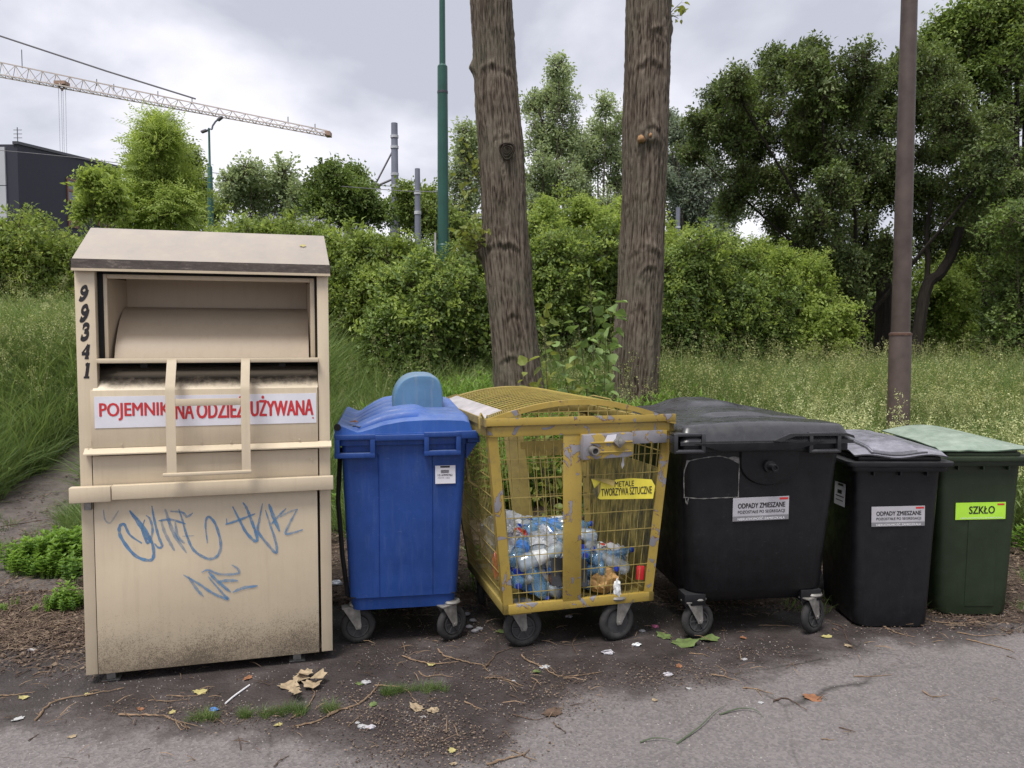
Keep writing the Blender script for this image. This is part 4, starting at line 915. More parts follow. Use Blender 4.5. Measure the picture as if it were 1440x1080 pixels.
# tray, box, foil packets
b = MB(); body_loft(b, [(0.01, 0.19, 0.01, 0.12, 0, 0.02), (0, 0.20, 0, 0.13, 0.035, 0.02), (-0.008, 0.208, -0.008, 0.138, 0.037, 0.02)]); o = b.build('food_tray', M['tray_black'], None)
tag(o, 'black plastic food tray low behind the mesh left of the centre post', 'tray'); o.matrix_world = MW @ Matrix.Translation((0.26, 0.02, 0.35)) @ Euler((R(70), R(8), R(4))).to_matrix().to_4x4()
b = MB(); b.box(0, 0.15, 0, 0.02, 0, 0.045); o = b.build('dark_plastic_strip', M['tray_black'], None, bevel=0.004); tag(o, 'black plastic strip sticking out of the heap right of the centre post', 'scrap')
o.matrix_world = MW @ Matrix.Translation((0.50, 0.25, 0.49)) @ Euler((0, R(42), 0)).to_matrix().to_4x4()
def crumple(name, mat, label, cat, loc, size, seed, rot=(0, 0, 0), mw=None, amp=0.5, n=3, parent=None):
    bm = bmesh.new(); bmesh.ops.create_icosphere(bm, subdivisions=n, radius=1.0)
    for v in bm.verts:
        q = mn.noise_vector(v.co*1.6+Vector((seed, 0, 0))); q2 = mn.noise_vector(v.co*4+Vector((seed, 3, 0))); v.co += q*amp+q2*amp*0.5; v.co.x *= size[0]; v.co.y *= size[1]; v.co.z *= size[2]
    me = bpy.data.meshes.new(name); bm.to_mesh(me); bm.free(); me.materials.append(M[mat])
    o = link(name, me, parent); o.matrix_world = (mw or Matrix()) @ Matrix.Translation(loc) @ Euler(rot).to_matrix().to_4x4()
    if label: tag(o, label, cat)
    return o
crumple('plastic_bag', 'film', 'large crumpled clear plastic bag at the left rear of the cage', 'bag', (0.13, 0.54, 0.50), (0.10, 0.22, 0.10), 1, mw=MW, n=4)
crumple('plastic_bag', 'film', 'bulging clear plastic bag in the middle of the cage beside the centre post', 'bag', (0.32, 0.34, 0.46), (0.11, 0.13, 0.10), 4, mw=MW, n=4)
crumple('plastic_bag', 'film', 'crumpled white film topping the heap at the rear of the cage', 'bag', (0.22, 0.74, 0.52), (0.13, 0.08, 0.07), 9, mw=MW, n=4)
crumple('plastic_bag', 'film', 'clear crumpled film by the right corner post of the cage', 'bag', (0.74, 0.24, 0.40), (0.06, 0.08, 0.08), 12, mw=MW)
crumple('foil_packet', 'gold_foil', 'brown and gold foil packet low behind the right half of the front mesh', 'packet', (0.60, 0.07, 0.33), (0.08, 0.03, 0.06), 2, mw=MW)
crumple('foil_packet', 'label_white', 'white crumpled carton poking through the mesh under the gold packet', 'packet', (0.645, 0.0, 0.30), (0.022, 0.012, 0.05), 7, mw=MW)
crumple('foil_packet', 'label_red', 'red crumpled wrapper near the left corner post of the cage', 'packet', (0.015, 0.22, 0.42), (0.02, 0.05, 0.08), 5, mw=MW)
crumple('foil_packet', 'label_red', 'dull red wrapper on top of the heap behind the left front mesh', 'packet', (0.20, 0.42, 0.53), (0.05, 0.04, 0.035), 15, mw=MW)
b = MB(); b.loft([rrect(0, 0, 0.022, 0.012, 0.008, z) for z in (0, 0.075)]); o = b.build('red_container', M['red_plastic'], None, bevel=0.002); tag(o, 'small bright red plastic container in the lower right corner of the cage front', 'container'); o.matrix_world = MW @ Matrix.Translation((0.795, 0.03, 0.33)) @ Euler((0, R(4), 0)).to_matrix().to_4x4()

# ================================================================== BLACK 1100-LITRE BIN
KX, KY, KYAW = 1.02, 4.16, R(7)
FK_ = Frame(KX, KY, KYAW)
T = thing('wheeled_bin', 'large charcoal four wheeled bin with a silver sticker, right of the yellow cage', 'bin', (KX, KY, 0), KYAW)
Lk = 1.22
def kf(z): return float(np.interp(z, [0.2, 0.3, 1.1], [0.045, 0.02, -0.03]))
b = MB()
body_loft(b, [(0.03, 0.71, 0.14, Lk-0.14, 0.185, 0.09), (0.0, 0.742, 0.075, Lk-0.09, 0.205, 0.10), (-0.035, 0.768, kf(.28), Lk-0.03, 0.28, 0.10), (-0.055, 0.782, kf(.6), Lk, 0.6, 0.09), (-0.08, 0.80, kf(.9), Lk+0.02, 0.9, 0.07), (-0.095, 0.812, kf(1.08), Lk+0.03, 1.08, 0.055), (-0.10, 0.815, kf(1.1), Lk+0.03, 1.10, 0.055)], 7)
b.build('body', M['black_plastic'], T, sharp=45)
b = MB(); b.loft([rrect(0.3575, Lk/2, 0.4825, (Lk+0.13)/2, 0.04, z) for z in (1.065, 1.068, 1.115, 1.118)]); rim = b.build('rim', M['black_plastic'], T, bevel=0.004)
# rounded swelling behind the pintle
b = MB(); rings = []
xc, zc = FK_.m(1082, 655, -0.03)
for off_, rad in ((-0.0, 0.172), (-0.016, 0.164), (-0.020, 0.150)):
    ring = [(xc+rad, kf(1.06)-0+off_, 1.07)]
    for k in range(0, 19): a = R(-180*k/18); ring.append((xc+rad*math.cos(a), kf(zc+rad*math.sin(a)*0.62)+off_, zc+0.02+rad*math.sin(a)*0.76))
    ring.append((xc-rad, kf(1.06)+off_, 1.07)); rings.append(ring)
b.loft(rings); b.build('pintle_swelling', M['black_plastic'], T, sharp=25)
x, z = FK_.m(1083, 656, -0.06)
b = MB(); b.loft([[(rad*math.cos(R(22.5*k)), h, rad*math.sin(R(22.5*k))) for k in range(16)] for rad, h in ((0.012, -0.07), (0.013, -0.078), (0.019, -0.078), (0.021, -0.06), (0.019, -0.055), (0.019, -0.02), (0.033, -0.018), (0.036, 0.01))]); o = b.build('pintle', M['black_plastic'], T); o.location = (x, -0.045, z)
for px in (1074, 1085): x, z = FK_.m(px, 631, -0.06); o = MB().lathe([(0.0065, 0.006), (0.0065, 0), (0.003, -0.003)], 8, 'y').build('bolt', M['zinc'], T); o.location = (x, -0.052, z)
# handles
for (ax, az, bx_, bz) in ((947, 611, 991, 637), (1137, 609, 1181, 636)):
    x0, zt = FK_.m(ax, az, -0.08); x1, zb = FK_.m(bx_, bz, -0.08)
    b = MB(); w_ = 0.022
    b.box(x0, x0+w_, -0.095, -0.01, zb, zt); b.box(x1-w_, x1, -0.095, -0.01, zb, zt)
    b.tube([(x0+0.01, -0.085, zb+0.008), (x1-0.01, -0.085, zb+0.008)], 0.013, 8); b.box(x0, x1, -0.09, -0.01, zt-0.012, zt+0.004); b.build('handle', M['black_lid'], T, bevel=0.003)
    MB().box(x0+w_, x1-w_, -0.034, -0.031, zb, zt).build('handle_recess', M['black'], T, smooth=False)
# lid, a double dome
kx0, kx1 = -0.135, 0.845
def klid(s_, t):
    x = kx0+s_*(kx1-kx0); y = -0.085+t*(Lk+0.15); e_ = min(s_*(kx1-kx0), (1-s_)*(kx1-kx0)); ey = min(t, 1-t)*(Lk+0.15)
    z = 1.122+0.082*float(ss(-0.004, 0.05, e_))**0.7*float(ss(-0.006, 0.055, ey))**0.8+0.022*math.sin(math.pi*s_)*float(ss(0, 0.10, ey))
    second = float(ss(0.30, 0.36, y+0.10*math.sin(math.pi*s_)))*float(ss(0.08, 0.25, x)*ss(0.62, 0.45, x)); z += 0.020*second
    valley = float(ss(0.22, 0.27, y)*ss(0.36, 0.31, y)); z -= 0.026*valley*float(ss(0.1, 0.25, x))
    hump = float(ss(0.72, 0.86, y)*ss(0.10, 0.34, x)*ss(0.86, 0.52, x)); z += 0.030*hump
    return (x, y, z)
b = MB(); b.grid(klid, 60, 70)
for edge in ([klid(i/60, 0) for i in range(61)], [klid(i/60, 1) for i in range(61)], [klid(0, j/70) for j in range(71)], [klid(1, j/70) for j in range(71)]):
    n = len(edge); b.add(list(edge)+[(p[0], p[1], 1.106) for p in edge], [(i, i+1, n+i+1, n+i) for i in range(n-1)])
lid = b.build('lid', M['black_lid'], T, sharp=70)
b = MB(); zt = 1.135; pts = [(0.38, 1.128), (0.47, 1.165), (0.80, 1.162), (0.835, 1.150), (0.84, 1.135), (0.80, 1.150), (0.50, 1.152), (0.42, 1.122)]
b.prism(pts, -0.105, -0.08); b.build('lid_grip_edge', M['black_lid'], lid)
b = MB(); b.prism([(-0.06, 1.118), (0.68, 1.118), (0.50, 1.075), (0.08, 1.075)], -0.096, -0.04); b.build('lid_apron', M['black_plastic'], T, bevel=0.003)
# torn outline of a removed sticker, and the present sticker
def m_glue():
    return m_simple('sticker_glue_remains', (0.17, 0.165, 0.155), 0.8, var=0.5, scale=60, bmp=0)
M['glue'] = m_glue()
def kp(px, py, o_=-0.012): x, z = FK_.m(px, py, o_); return (x, z)
seg = [[(962, 700), (961, 665), (966, 650), (974, 646), (1005, 641), (1020, 643), (1036, 649), (1038, 652), (1038, 700)], [(961, 699), (985, 701), (1010, 700), (1038, 699)], [(963, 699), (966, 709), (968, 700)]]
for st in seg:
    b = MB(); P = [kp(*p) for p in st]; ribbon(b, P, 0.0045, lambda p: (p.x, kf(p.y)-0.0025, p.y), wvar=0.6); b.build('glue_remains', M['glue'], T, fix=False, smooth=False)
b = MB()
for tri in ([(961, 664), (966, 650), (972, 646), (964, 647)], [(1022, 643), (1038, 652), (1038, 643), (1030, 641)]):
    q = [kp(*p) for p in tri]; b.add([(x, kf(z)-0.003, z) for x, z in q], [(0, 1, 2, 3)])
b.build('glue_corner', M['glue'], T, smooth=False)
def waste_label(frame, px0, py0, px1, py1, yoff, T, tilt, roll=0.0):
    s_ = label_on(frame, px0, py0, px1, py1, yoff, T, 'sticker', M['grey_sticker'],
      [('#', 0.0, 1.0, 0.0, 0.215, 'grey_band', 0), ('ODPADY ZMIESZANE', 0.09, 0.93, 0.55, 0.76, 'black_ink', 0.022), ('POZOSTAŁE PO SEGREGACJI', 0.09, 0.93, 0.29, 0.45, 'black_ink', 0.006),
       ('NIERUCHOMOŚĆ ZAMIESZKAŁA', 0.09, 0.93, 0.03, 0.17, 'white_ink', 0.01), ('#', 0.83, 0.985, 0.86, 0.95, 'red_ink', 0)], tilt=tilt)
    s_.rotation_euler = (tilt, -roll, 0); return s_
waste_label(FK_, 1030.5, 700, 1108.5, 731, -0.010, T, R(3.4), R(0.9))
for x_, z_ in ((0.0, 0.30), (0.68, 0.30)):
    b = MB()
    b.box(x_-0.06, x_+0.06, 0.03, 0.14, 0.196, 0.26); b.build('castor_housing', M['black_plastic'], T, bevel=0.002)
castor(T, 0.03, 0.075, R(12), 1.0); castor(T, 0.71, 0.065, R(28), 1.0); castor(T, 0.0, Lk-0.15, R(150), 1.0); castor(T, 0.70, Lk-0.15, R(170), 1.0)

# ================================================================== THE TWO-WHEELED BINS
def small_bin(name_label, X, Y, yaw, bodym, lidm, dims, kind):
    """front face at y=0 of local space; wheels at the back"""
    T = thing('wheelie_bin', name_label, 'bin', (X, Y, 0), yaw)
    w0, w1, d0, d1, h = dims      # bottom width, rim width, bottom depth, rim depth, rim height
    b = MB(); rows = []
    for t, ww, dd in ((0, w0-0.03, d0-0.03), (0.015, w0, d0), (0.10, w0+0.012, d0+0.012), (0.5, (w0+w1)/2, (d0+d1)/2), (0.93, w1-0.01, d1-0.01), (1, w1, d1)):
        f = -0.035*t; rows.append((-ww/2, ww/2, f, f+dd, 0.008+t*(h-0.008), 0.055 if t < 0.6 else 0.045))
    body_loft(b, rows, 6); b.build('body', bodym, T, sharp=50)
    ff = lambda z: -0.035*(z-0.008)/(h-0.008)
    b = MB()
    for e_, za, zb in ((0.030, h-0.032, h-0.002), (0.052, h-0.002, h+0.026)):
        b.loft([rrect(0, d1/2-0.035, w1/2+e_, d1/2+e_, 0.05, z, 6) for z in (za, zb)])
    b.build('rim', bodym, T, bevel=0.004)
    for k in (-1, 0, 1):
        MB().box(k*w1*0.30-0.004, k*w1*0.30+0.004, ff(h)-0.028, ff(h)+0.004, h-0.055, h-0.03).build('rim_rib', bodym, T)
    return T, ff
# --- black
w0, w1, d0, d1, h = 0.425, 0.50, 0.50, 0.62, 0.955
T, ff = small_bin('small charcoal two wheeled bin with a silver sticker, beside the green bin', 2.208, 4.385, R(-1), M['black_plastic'], M['small_lid'], (w0, w1, d0, d1, h), 0)
FS = Frame(2.208, 4.385, R(-1))
def slid(s_, t, wav=0.010):
    x = -0.262+s_*0.524; y = -0.062+t*0.70; es = min(s_, 1-s_)*0.524; ey = t*0.70
    z = 1.012+0.020*float(ss(0, 0.10, ey))+0.030*math.sin(math.pi*s_)*float(ss(-0.05, 0.25, ey))+0.020*t
    z += wav*math.sin(s_*9.0+0.5)*float(ss(0.18, 0.0, ey))
    z += 0.012*float(ss(0.20, 0.205, s_)*ss(0.72, 0.715, s_)*ss(0.05, 0.055, t)*ss(0.93, 0.925, t))
    return (x, y, z)
def shell(fn, nu, nv, th):
    b = MB(); b.grid(fn, nu, nv); b.grid(lambda s_, t: (fn(s_, t)[0], fn(s_, t)[1], fn(s_, t)[2]-th), nu, nv)
    n1 = (nu+1)*(nv+1); ed_ = [i for i in range(nu+1)]+[j*(nu+1)+nu for j in range(1, nv+1)]+[nv*(nu+1)+i for i in range(nu-1, -1, -1)]+[j*(nu+1) for j in range(nv-1, 0, -1)]
    for k in range(len(ed_)): a, c_ = ed_[k], ed_[(k+1) % len(ed_)]; b.f.append((a, c_, c_+n1, a+n1)); b.mi.append(0)
    return b
lid = shell(slid, 50, 50, 0.008).build('lid', M['small_lid'], T, sharp=25)
MB().box(-0.235, 0.235, -0.045, 0.60, 0.978, 1.008).build('lid_skirt', M['black_plastic'], lid, bevel=0.01)
b = MB(); q = [slid(0.2, 0.02+0.9*k/10) for k in range(11)]; b.tube([(x, y, z+0.004) for x, y, z in q], 0.008, 6)
q = [slid(0.2+0.6*k/10, 0.035) for k in range(11)]; b.tube([(x, y, z+0.004) for x, y, z in q], 0.006, 6); b.build('lid_ridge', M['small_lid'], lid)
waste_label(FS, 1226, 712.5, 1300, 741, -0.0275, T, R(2.0), R(1.6))
# serial label on its left flank
xs_ = -(w0+w1)/4-0.010
s_ = MB().box(-0.0012, 0, -0.075, 0.075, 0, 0.135).build('label', M['sticker'], T, smooth=False); s_.location = (xs_-0.012, 0.16, 0.685); s_.rotation_euler = (R(-2), R(2.3), 0)
for a0, a1, b0, b1 in ((-0.045, 0.03, 0.118, 0.13), (-0.03, 0.03, 0.070, 0.092), (-0.06, 0.055, 0.052, 0.058), (-0.05, 0.05, 0.028, 0.033)):
    MB().box(-0.002, -0.0013, a0, a1, b0, b1).build('print_block', M['black_ink'], s_, smooth=False)
for s in (-1, 1):
    w_ = link('wheel', bpy.data.meshes.get('bin_wheel') or MB().lathe([(0.06, -0.02), (0.098, -0.02), (0.1, 0), (0.098, 0.02), (0.06, 0.02)], 20, 'x').mesh('bin_wheel', M['tyre']), T, (s*0.235, 0.56, 0.1))
MB().tube([(-0.24, 0.69, 0.99), (0.24, 0.69, 0.99)], 0.016, 8).build('handle', M['black_plastic'], T)
# --- green
GXp, GYp = 2.800, 4.585
T, ff = small_bin('dark green two wheeled bin with a lime sticker and faded pale lid', GXp, GYp, R(0), M['green'], M['green_lid'], (0.425, 0.50, 0.50, 0.62, 0.955), 1)
FG = Frame(GXp, GYp, 0)
def glid(s_, t):
    x = -0.262+s_*0.524; y = -0.06+t*0.72; ey = t*0.72
    z = 1.020+0.016*float(ss(0, 0.06, ey))+0.040*math.sin(math.pi*s_)*float(ss(-0.06, 0.35, ey))+0.018*t
    z += -0.010*float(ss(0.34, 0.2, s_))*float(ss(0.5, 0.0, t))+0.007*math.sin(s_*7+1)*float(ss(0.1, 0.0, ey))
    return (x, y, z)
lid = shell(glid, 40, 40, 0.007).build('lid', M['green_lid'], T, sharp=25)
b = MB(); b.loft([rrect(0, 0.27, 0.243-e_, 0.325-e_, 0.05, z, 6) for e_, z in ((0, 0.985), (0.0, 1.0), (0.012, 1.004), (0.012, 1.018))]); b.build('lid_skirt', M['green'], lid)
label_on(FG, 1344, 707, 1413.5, 731, -0.026, T, 'sticker', M['lime_sticker'], [('SZKŁO', 0.27, 0.78, 0.34, 0.78, 'black_ink', 0.02), ('NIERUCHOMOŚĆ ZAMIESZKAŁA', 0.10, 0.95, 0.05, 0.16, 'white_ink', 0.0), ('#', 0.83, 0.97, 0.82, 0.92, 'red_ink', 0)], tilt=R(2.2)).rotation_euler = (R(2.2), R(-1.2), 0)
b = MB(); za, zb = 0.06, 0.62; fy = lambda z: ff(z)-0.0035
b.loft([[(x-0.09, fy(z)+0.006, z), (x-0.087, fy(z), z), (x+0.087, fy(z), z), (x+0.09, fy(z)+0.006, z)] for x, z in ((0.03, za), (0.03, zb), )]); b.build('pressed_panel', M['green'], T, sharp=20)
for s in (-1, 1): link('wheel', bpy.data.meshes['bin_wheel'], T, (s*0.235, 0.56, 0.1))
MB().tube([(-0.24, 0.70, 1.0), (0.24, 0.70, 1.0)], 0.016, 8).build('handle', M['green'], T)
# ================================================================== SCATTERING (geometry nodes instances of small real meshes)
def proto_coll(name, meshes):
    c = bpy.data.collections.new(name)
    for i, me in enumerate(meshes):
        o = bpy.data.objects.new('%s_sprig' % name, me); c.objects.link(o)
    return c
def scatter_group(coll):
    gname = 'scatter_'+coll.name
    ng = bpy.data.node_groups.get(gname)
    if ng: return ng
    ng = bpy.data.node_groups.new(gname, 'GeometryNodeTree')
    ng.interface.new_socket('Geometry', in_out='INPUT', socket_type='NodeSocketGeometry'); ng.interface.new_socket('Geometry', in_out='OUTPUT', socket_type='NodeSocketGeometry')
    n = ng.nodes; L = ng.links
    gi = n.new('NodeGroupInput'); go = n.new('NodeGroupOutput'); ip = n.new('GeometryNodeInstanceOnPoints'); ci = n.new('GeometryNodeCollectionInfo')
    ci.inputs['Collection'].default_value = coll; ci.inputs['Separate Children'].default_value = True; ci.inputs['Reset Children'].default_value = True
    def attr(nm, tp):
        a = n.new('GeometryNodeInputNamedAttribute'); a.data_type = tp; a.inputs['Name'].default_value = nm; return a.outputs['Attribute']
    er = n.new('FunctionNodeEulerToRotation'); L.new(attr('rot', 'FLOAT_VECTOR'), er.inputs[0])
    L.new(gi.outputs[0], ip.inputs['Points']); L.new(ci.outputs[0], ip.inputs['Instance']); ip.inputs['Pick Instance'].default_value = True
    L.new(attr('pick', 'INT'), ip.inputs['Instance Index']); L.new(er.outputs[0], ip.inputs['Rotation']); L.new(attr('size', 'FLOAT_VECTOR'), ip.inputs['Scale'])
    L.new(ip.outputs[0], go.inputs[0]); return ng
def scatter(name, pts, rots, sizes, coll, parent=None, kind=None):
    pts = np.asarray(pts, np.float32); n = len(pts); me = bpy.data.meshes.new(name); me.vertices.add(n); me.vertices.foreach_set('co', pts.ravel())
    a = me.attributes.new('rot', 'FLOAT_VECTOR', 'POINT'); a.data.foreach_set('vector', np.asarray(rots, np.float32).ravel())
    sz = np.asarray(sizes, np.float32); sz = np.repeat(sz[:, None], 3, 1) if sz.ndim == 1 else sz
    a = me.attributes.new('size', 'FLOAT_VECTOR', 'POINT'); a.data.foreach_set('vector', sz.ravel())
    a = me.attributes.new('pick', 'INT', 'POINT'); a.data.foreach_set('value', rng.integers(0, len(coll.objects), n).astype(np.int32)); me.update()
    o = link(name, me, parent); md = o.modifiers.new('scatter', 'NODES'); md.node_group = scatter_group(coll)
    if kind: o['kind'] = kind
    return o
def leaf(b, base, d, up, L, Wd, fold=0.18, lobes=False):
    """one leaf: a folded blade of four faces"""
    d = d.normalized(); s_ = d.cross(up)
    if s_.length < 1e-3: s_ = d.cross(Vector((1, 0, 0)))
    s_.normalize(); n = s_.cross(d)
    p0 = base; p1 = base+d*L*0.45-n*Wd*0.05; p2 = base+d*L-n*L*0.16; l1 = base+d*L*0.38+s_*Wd*0.5+n*Wd*fold; r1 = base+d*L*0.38-s_*Wd*0.5+n*Wd*fold
    b.add([p0, l1, p1, r1, p2], [(0, 2, 1), (0, 3, 2), (1, 2, 4), (2, 3, 4)])
def rdir(r, up=0.0):
    v = Vector((r.gauss(0, 1), r.gauss(0, 1), r.gauss(0, 1)+up)); v.normalize(); return v
def spray(seed, n, Rad, L, Wd, mats, twigs=3, pinnate=False, droop=0.15):
    """a leafy twig bundle of radius Rad: real leaves along a few forking twigs"""
    r = random.Random(seed); b = MB()
    for t in range(twigs):
        d = rdir(r, 0.5); tip = d*Rad*r.uniform(0.8, 1.1); mid = d*Rad*0.5+Vector((0, 0, Rad*0.1))
        b.tube([(0, 0, 0), mid, tip], [0.006*Rad/0.3, 0.004*Rad/0.3, 0.0015], 3, caps=False, mi=1)
        k = max(1, n//twigs)
        for i in range(k):
            f = 0.25+0.75*(i+0.5)/k; p = (mid*(f/0.5) if f < 0.5 else mid.lerp(tip, (f-0.5)/0.5)); side = rdir(r, 0.15)
            side = (side-d*side.dot(d)*0.6+d*0.5).normalized(); off = side*Rad*r.uniform(0.0, 0.30)
            if pinnate:
                m0 = len(b.v)
                ax = (side+Vector((0, 0, -0.1))).normalized(); ln = L*3.2; pe = ax.cross(Vector((0, 0, 1))).normalized()
                for q in range(4):
                    for s_ in (-1, 1): leaf(b, p+off+ax*ln*(0.2+q*0.2), (pe*s_+ax*0.5), Vector((0, 0, 1)), L*r.uniform(.8, 1.1), Wd, 0.1)
                leaf(b, p+off+ax*ln, ax, Vector((0, 0, 1)), L, Wd, 0.1)
            else:
                upv = (Vector((0, 0, 1))+rdir(r)*0.7).normalized()
                leaf(b, p+off, side+Vector((0, 0, -droop)), upv, L*r.uniform(0.7, 1.2), Wd*r.uniform(0.8, 1.15))
    return b.mesh('leaf_spray', mats, smooth=False, fix=False)
M['twigwood'] = m_simple('young_twig_bark', (0.06, 0.05, 0.03), 0.8, bmp=0)
M['lf_mid'] = m_leaf('mid_green_leaves', (0.075, 0.118, 0.028), (0.33, 0.42, 0.10), trans=0.42)
M['lf_bright'] = m_leaf('bright_green_leaves', (0.14, 0.21, 0.038), (0.44, 0.54, 0.14), trans=0.48)
M['lf_yellow'] = m_leaf('yellow_green_leaves', (0.20, 0.26, 0.05), (0.54, 0.60, 0.17), trans=0.48)
M['lf_dark'] = m_leaf('dark_green_leaves', (0.036, 0.060, 0.020), (0.20, 0.255, 0.080), trans=0.3)
M['lf_deep'] = m_leaf('deep_green_leaves', (0.045, 0.080, 0.020), (0.24, 0.33, 0.085), trans=0.38)
M['lf_rusty'] = m_leaf('brownish_green_leaves', (0.05, 0.06, 0.02), (0.21, 0.21, 0.07), trans=0.3)
M['lf_grey'] = m_leaf('grey_green_leaves', (0.19, 0.25, 0.13), (0.46, 0.54, 0.30), trans=0.42)
M['lf_hazy'] = m_leaf('far_blue_green_leaves', (0.15, 0.19, 0.145), (0.31, 0.37, 0.28), trans=0.4)
def spcoll(name, mat, n, Rad, L, Wd, cnt=3, **k):
    return proto_coll(name, [spray(100*len(bpy.data.collections)+i, n, Rad, L, Wd, [M[mat], M['twigwood']], **k) for i in range(cnt)])
S = {}
S['mid'] = spcoll('mid', 'lf_mid', 36, 0.30, 0.082, 0.046); S['bright'] = spcoll('bright', 'lf_bright', 36, 0.27, 0.078, 0.044)
S['dark'] = spcoll('dark', 'lf_dark', 40, 0.33, 0.074, 0.044); S['deep'] = spcoll('deep', 'lf_deep', 38, 0.33, 0.076, 0.046); S['rusty'] = spcoll('rusty', 'lf_rusty', 44, 0.30, 0.060, 0.038)
S['ash'] = spcoll('ash', 'lf_bright', 16, 0.42, 0.085, 0.030, pinnate=True, droop=0.3); S['yellow'] = spcoll('yellow', 'lf_yellow', 40, 0.28, 0.062, 0.036)
S['poplar'] = spcoll('poplar', 'lf_grey', 26, 0.55, 0.12, 0.10, twigs=3); S['hazy'] = spcoll('hazy', 'lf_hazy', 34, 0.7, 0.15, 0.10, twigs=4)
S['farmid'] = spcoll('farmid', 'lf_mid', 44, 0.5, 0.12, 0.08, twigs=4); S['fardark'] = spcoll('fardark', 'lf_deep', 44, 0.5, 0.12, 0.08, twigs=4)
def m_barkplain(name, col):
    m, t, b = new_mat(name); sset(b, 0.9, 0, 0.2)
    setc(t, b, ramp(t, noi(t, 6, 6, 0.7, stretch=(4, 4, 0.5)), [(0.3, tuple(c*0.5 for c in col)), (0.7, tuple(c*1.3 for c in col))])); return m
M['bark_dark'] = m_barkplain('dark_bark', (0.030, 0.025, 0.021)); M['bark_grey'] = m_barkplain('grey_brown_bark', (0.11, 0.095, 0.075))  # near black bark and a lighter grey brown one
def clumpify(blobs, seed, k=6, f=0.50):
    r = random.Random(seed); o = []
    for c_, rad in blobs:
        if not hasattr(rad, '__len__'): rad = (rad,)*3
        o.append((c_, tuple(q*0.62 for q in rad)))
        for i in range(k):
            d = rdir(r, 0.35); s_ = f*r.uniform(0.65, 1.15); o.append(((c_[0]+d.x*rad[0]*0.72, c_[1]+d.y*rad[1]*0.72, c_[2]+d.z*rad[2]*0.80), (rad[0]*s_, rad[1]*s_, rad[2]*s_*0.7)))
    return o
def blob_points(blobs, dens, seed, up=0.35, sprig=0.12, inner=0.35, ext=0.30, per=5):
    """shoots that start inside every leafy mass and run out past its outline; leaf sprays sit along them, small at the tips"""
    r = np.random.default_rng(seed); P, Q, Sz = [], [], []
    for (c_, rad) in blobs:
        rad = np.array(rad if hasattr(rad, '__len__') else (rad,)*3, float); area = 4*math.pi*(np.mean(rad**1.6))**(2/1.6); n = int(area*dens/per*1.2)+2
        d = r.normal(size=(n, 3)); d[:, 2] += 0.3*r.random(n); d /= np.linalg.norm(d, axis=1)[:, None]
        e_ = ext*r.random(n)**1.6+np.where(r.random(n) < sprig, 0.35*r.random(n), 0); bend = up*rad.mean()*r.uniform(0.4, 1.3, n); side = r.normal(0, 0.16, (n, 3))*rad
        for k in range(per):
            t = (k+0.6*r.random(n))/(per-0.4); q = inner+(1+e_-inner)*t
            p = np.array(c_)+d*rad*q[:, None]+side*(t**2)[:, None]; p[:, 2] += bend*t*t
            P.append(p+r.normal(0, 0.03, (n, 3))); dd = d.copy(); dd[:, 2] += up*1.2*t; Q.append(dd/np.linalg.norm(dd, axis=1)[:, None]); Sz.append(1.12-0.55*t**2)
    P = np.concatenate(P); Q = np.concatenate(Q); Sz = np.concatenate(Sz)*r.uniform(0.8, 1.2, len(P))
    yaw = np.arctan2(Q[:, 1], Q[:, 0])-math.pi/2; tilt = np.arccos(np.clip(Q[:, 2], -1, 1))*r.uniform(0.3, 0.9, len(P))
    return P, np.stack([-tilt, r.uniform(-0.4, 0.4, len(P)), yaw+r.uniform(-0.7, 0.7, len(P))], 1), Sz
def limbs(b, base, blobs, r0, seed, fork=0.35, trunk=None):
    """tapered trunk, a limb to every leafy mass and two or three boughs inside it"""
    r = random.Random(seed); base = Vector(base)
    cen = sum((Vector(c_) for c_, _ in blobs), Vector())/len(blobs); top = Vector((base.x*0.6+cen.x*0.4, base.y*0.6+cen.y*0.4, base.z+(cen.z-base.z)*fork))
    path = trunk or [base-Vector((0, 0, 0.1)), base.lerp(top, 0.4)+Vector((r.uniform(-.1, .1), 0, 0)), top]
    path = [Vector(p) for p in path]; n = len(path); b.tube(path, [r0*(1.15-0.45*i/(n-1)) for i in range(n)], 8); top = path[-1]
    for bi, (c_, rad) in enumerate(blobs):
        if bi % max(1, len(blobs)//9): continue
        c_ = Vector(c_); rr = rad if not hasattr(rad, '__len__') else max(rad); st = path[-1] if r.random() < 0.6 else path[-2].lerp(path[-1], r.random())
        mid = st.lerp(c_, 0.5)+Vector((r.uniform(-.15, .15)*rr, 0, -0.10*rr)); rl = r0*0.45*min(1, rr/1.2+0.3)
        b.tube([st, mid, c_], [rl, rl*0.7, rl*0.35], 6)
        for k in range(4): d = rdir(r, 0.5); b.tube([c_, c_+d*rr*0.5, c_+d*rr*0.85+Vector((0, 0, 0.1*rr))], [rl*0.35, rl*0.2, rl*0.08], 4)
def skirt(bl):
    out_ = list(bl)
    for (c_, rad) in bl:
        g_ = tz(c_[0], c_[1]); z = c_[2]-rad[0]*1.1
        if c_[2] < g_+2.6:
            while z > g_+0.1: out_.append(((c_[0], c_[1], z), tuple(q*0.95 for q in rad))); z -= rad[0]*1.1
    return out_
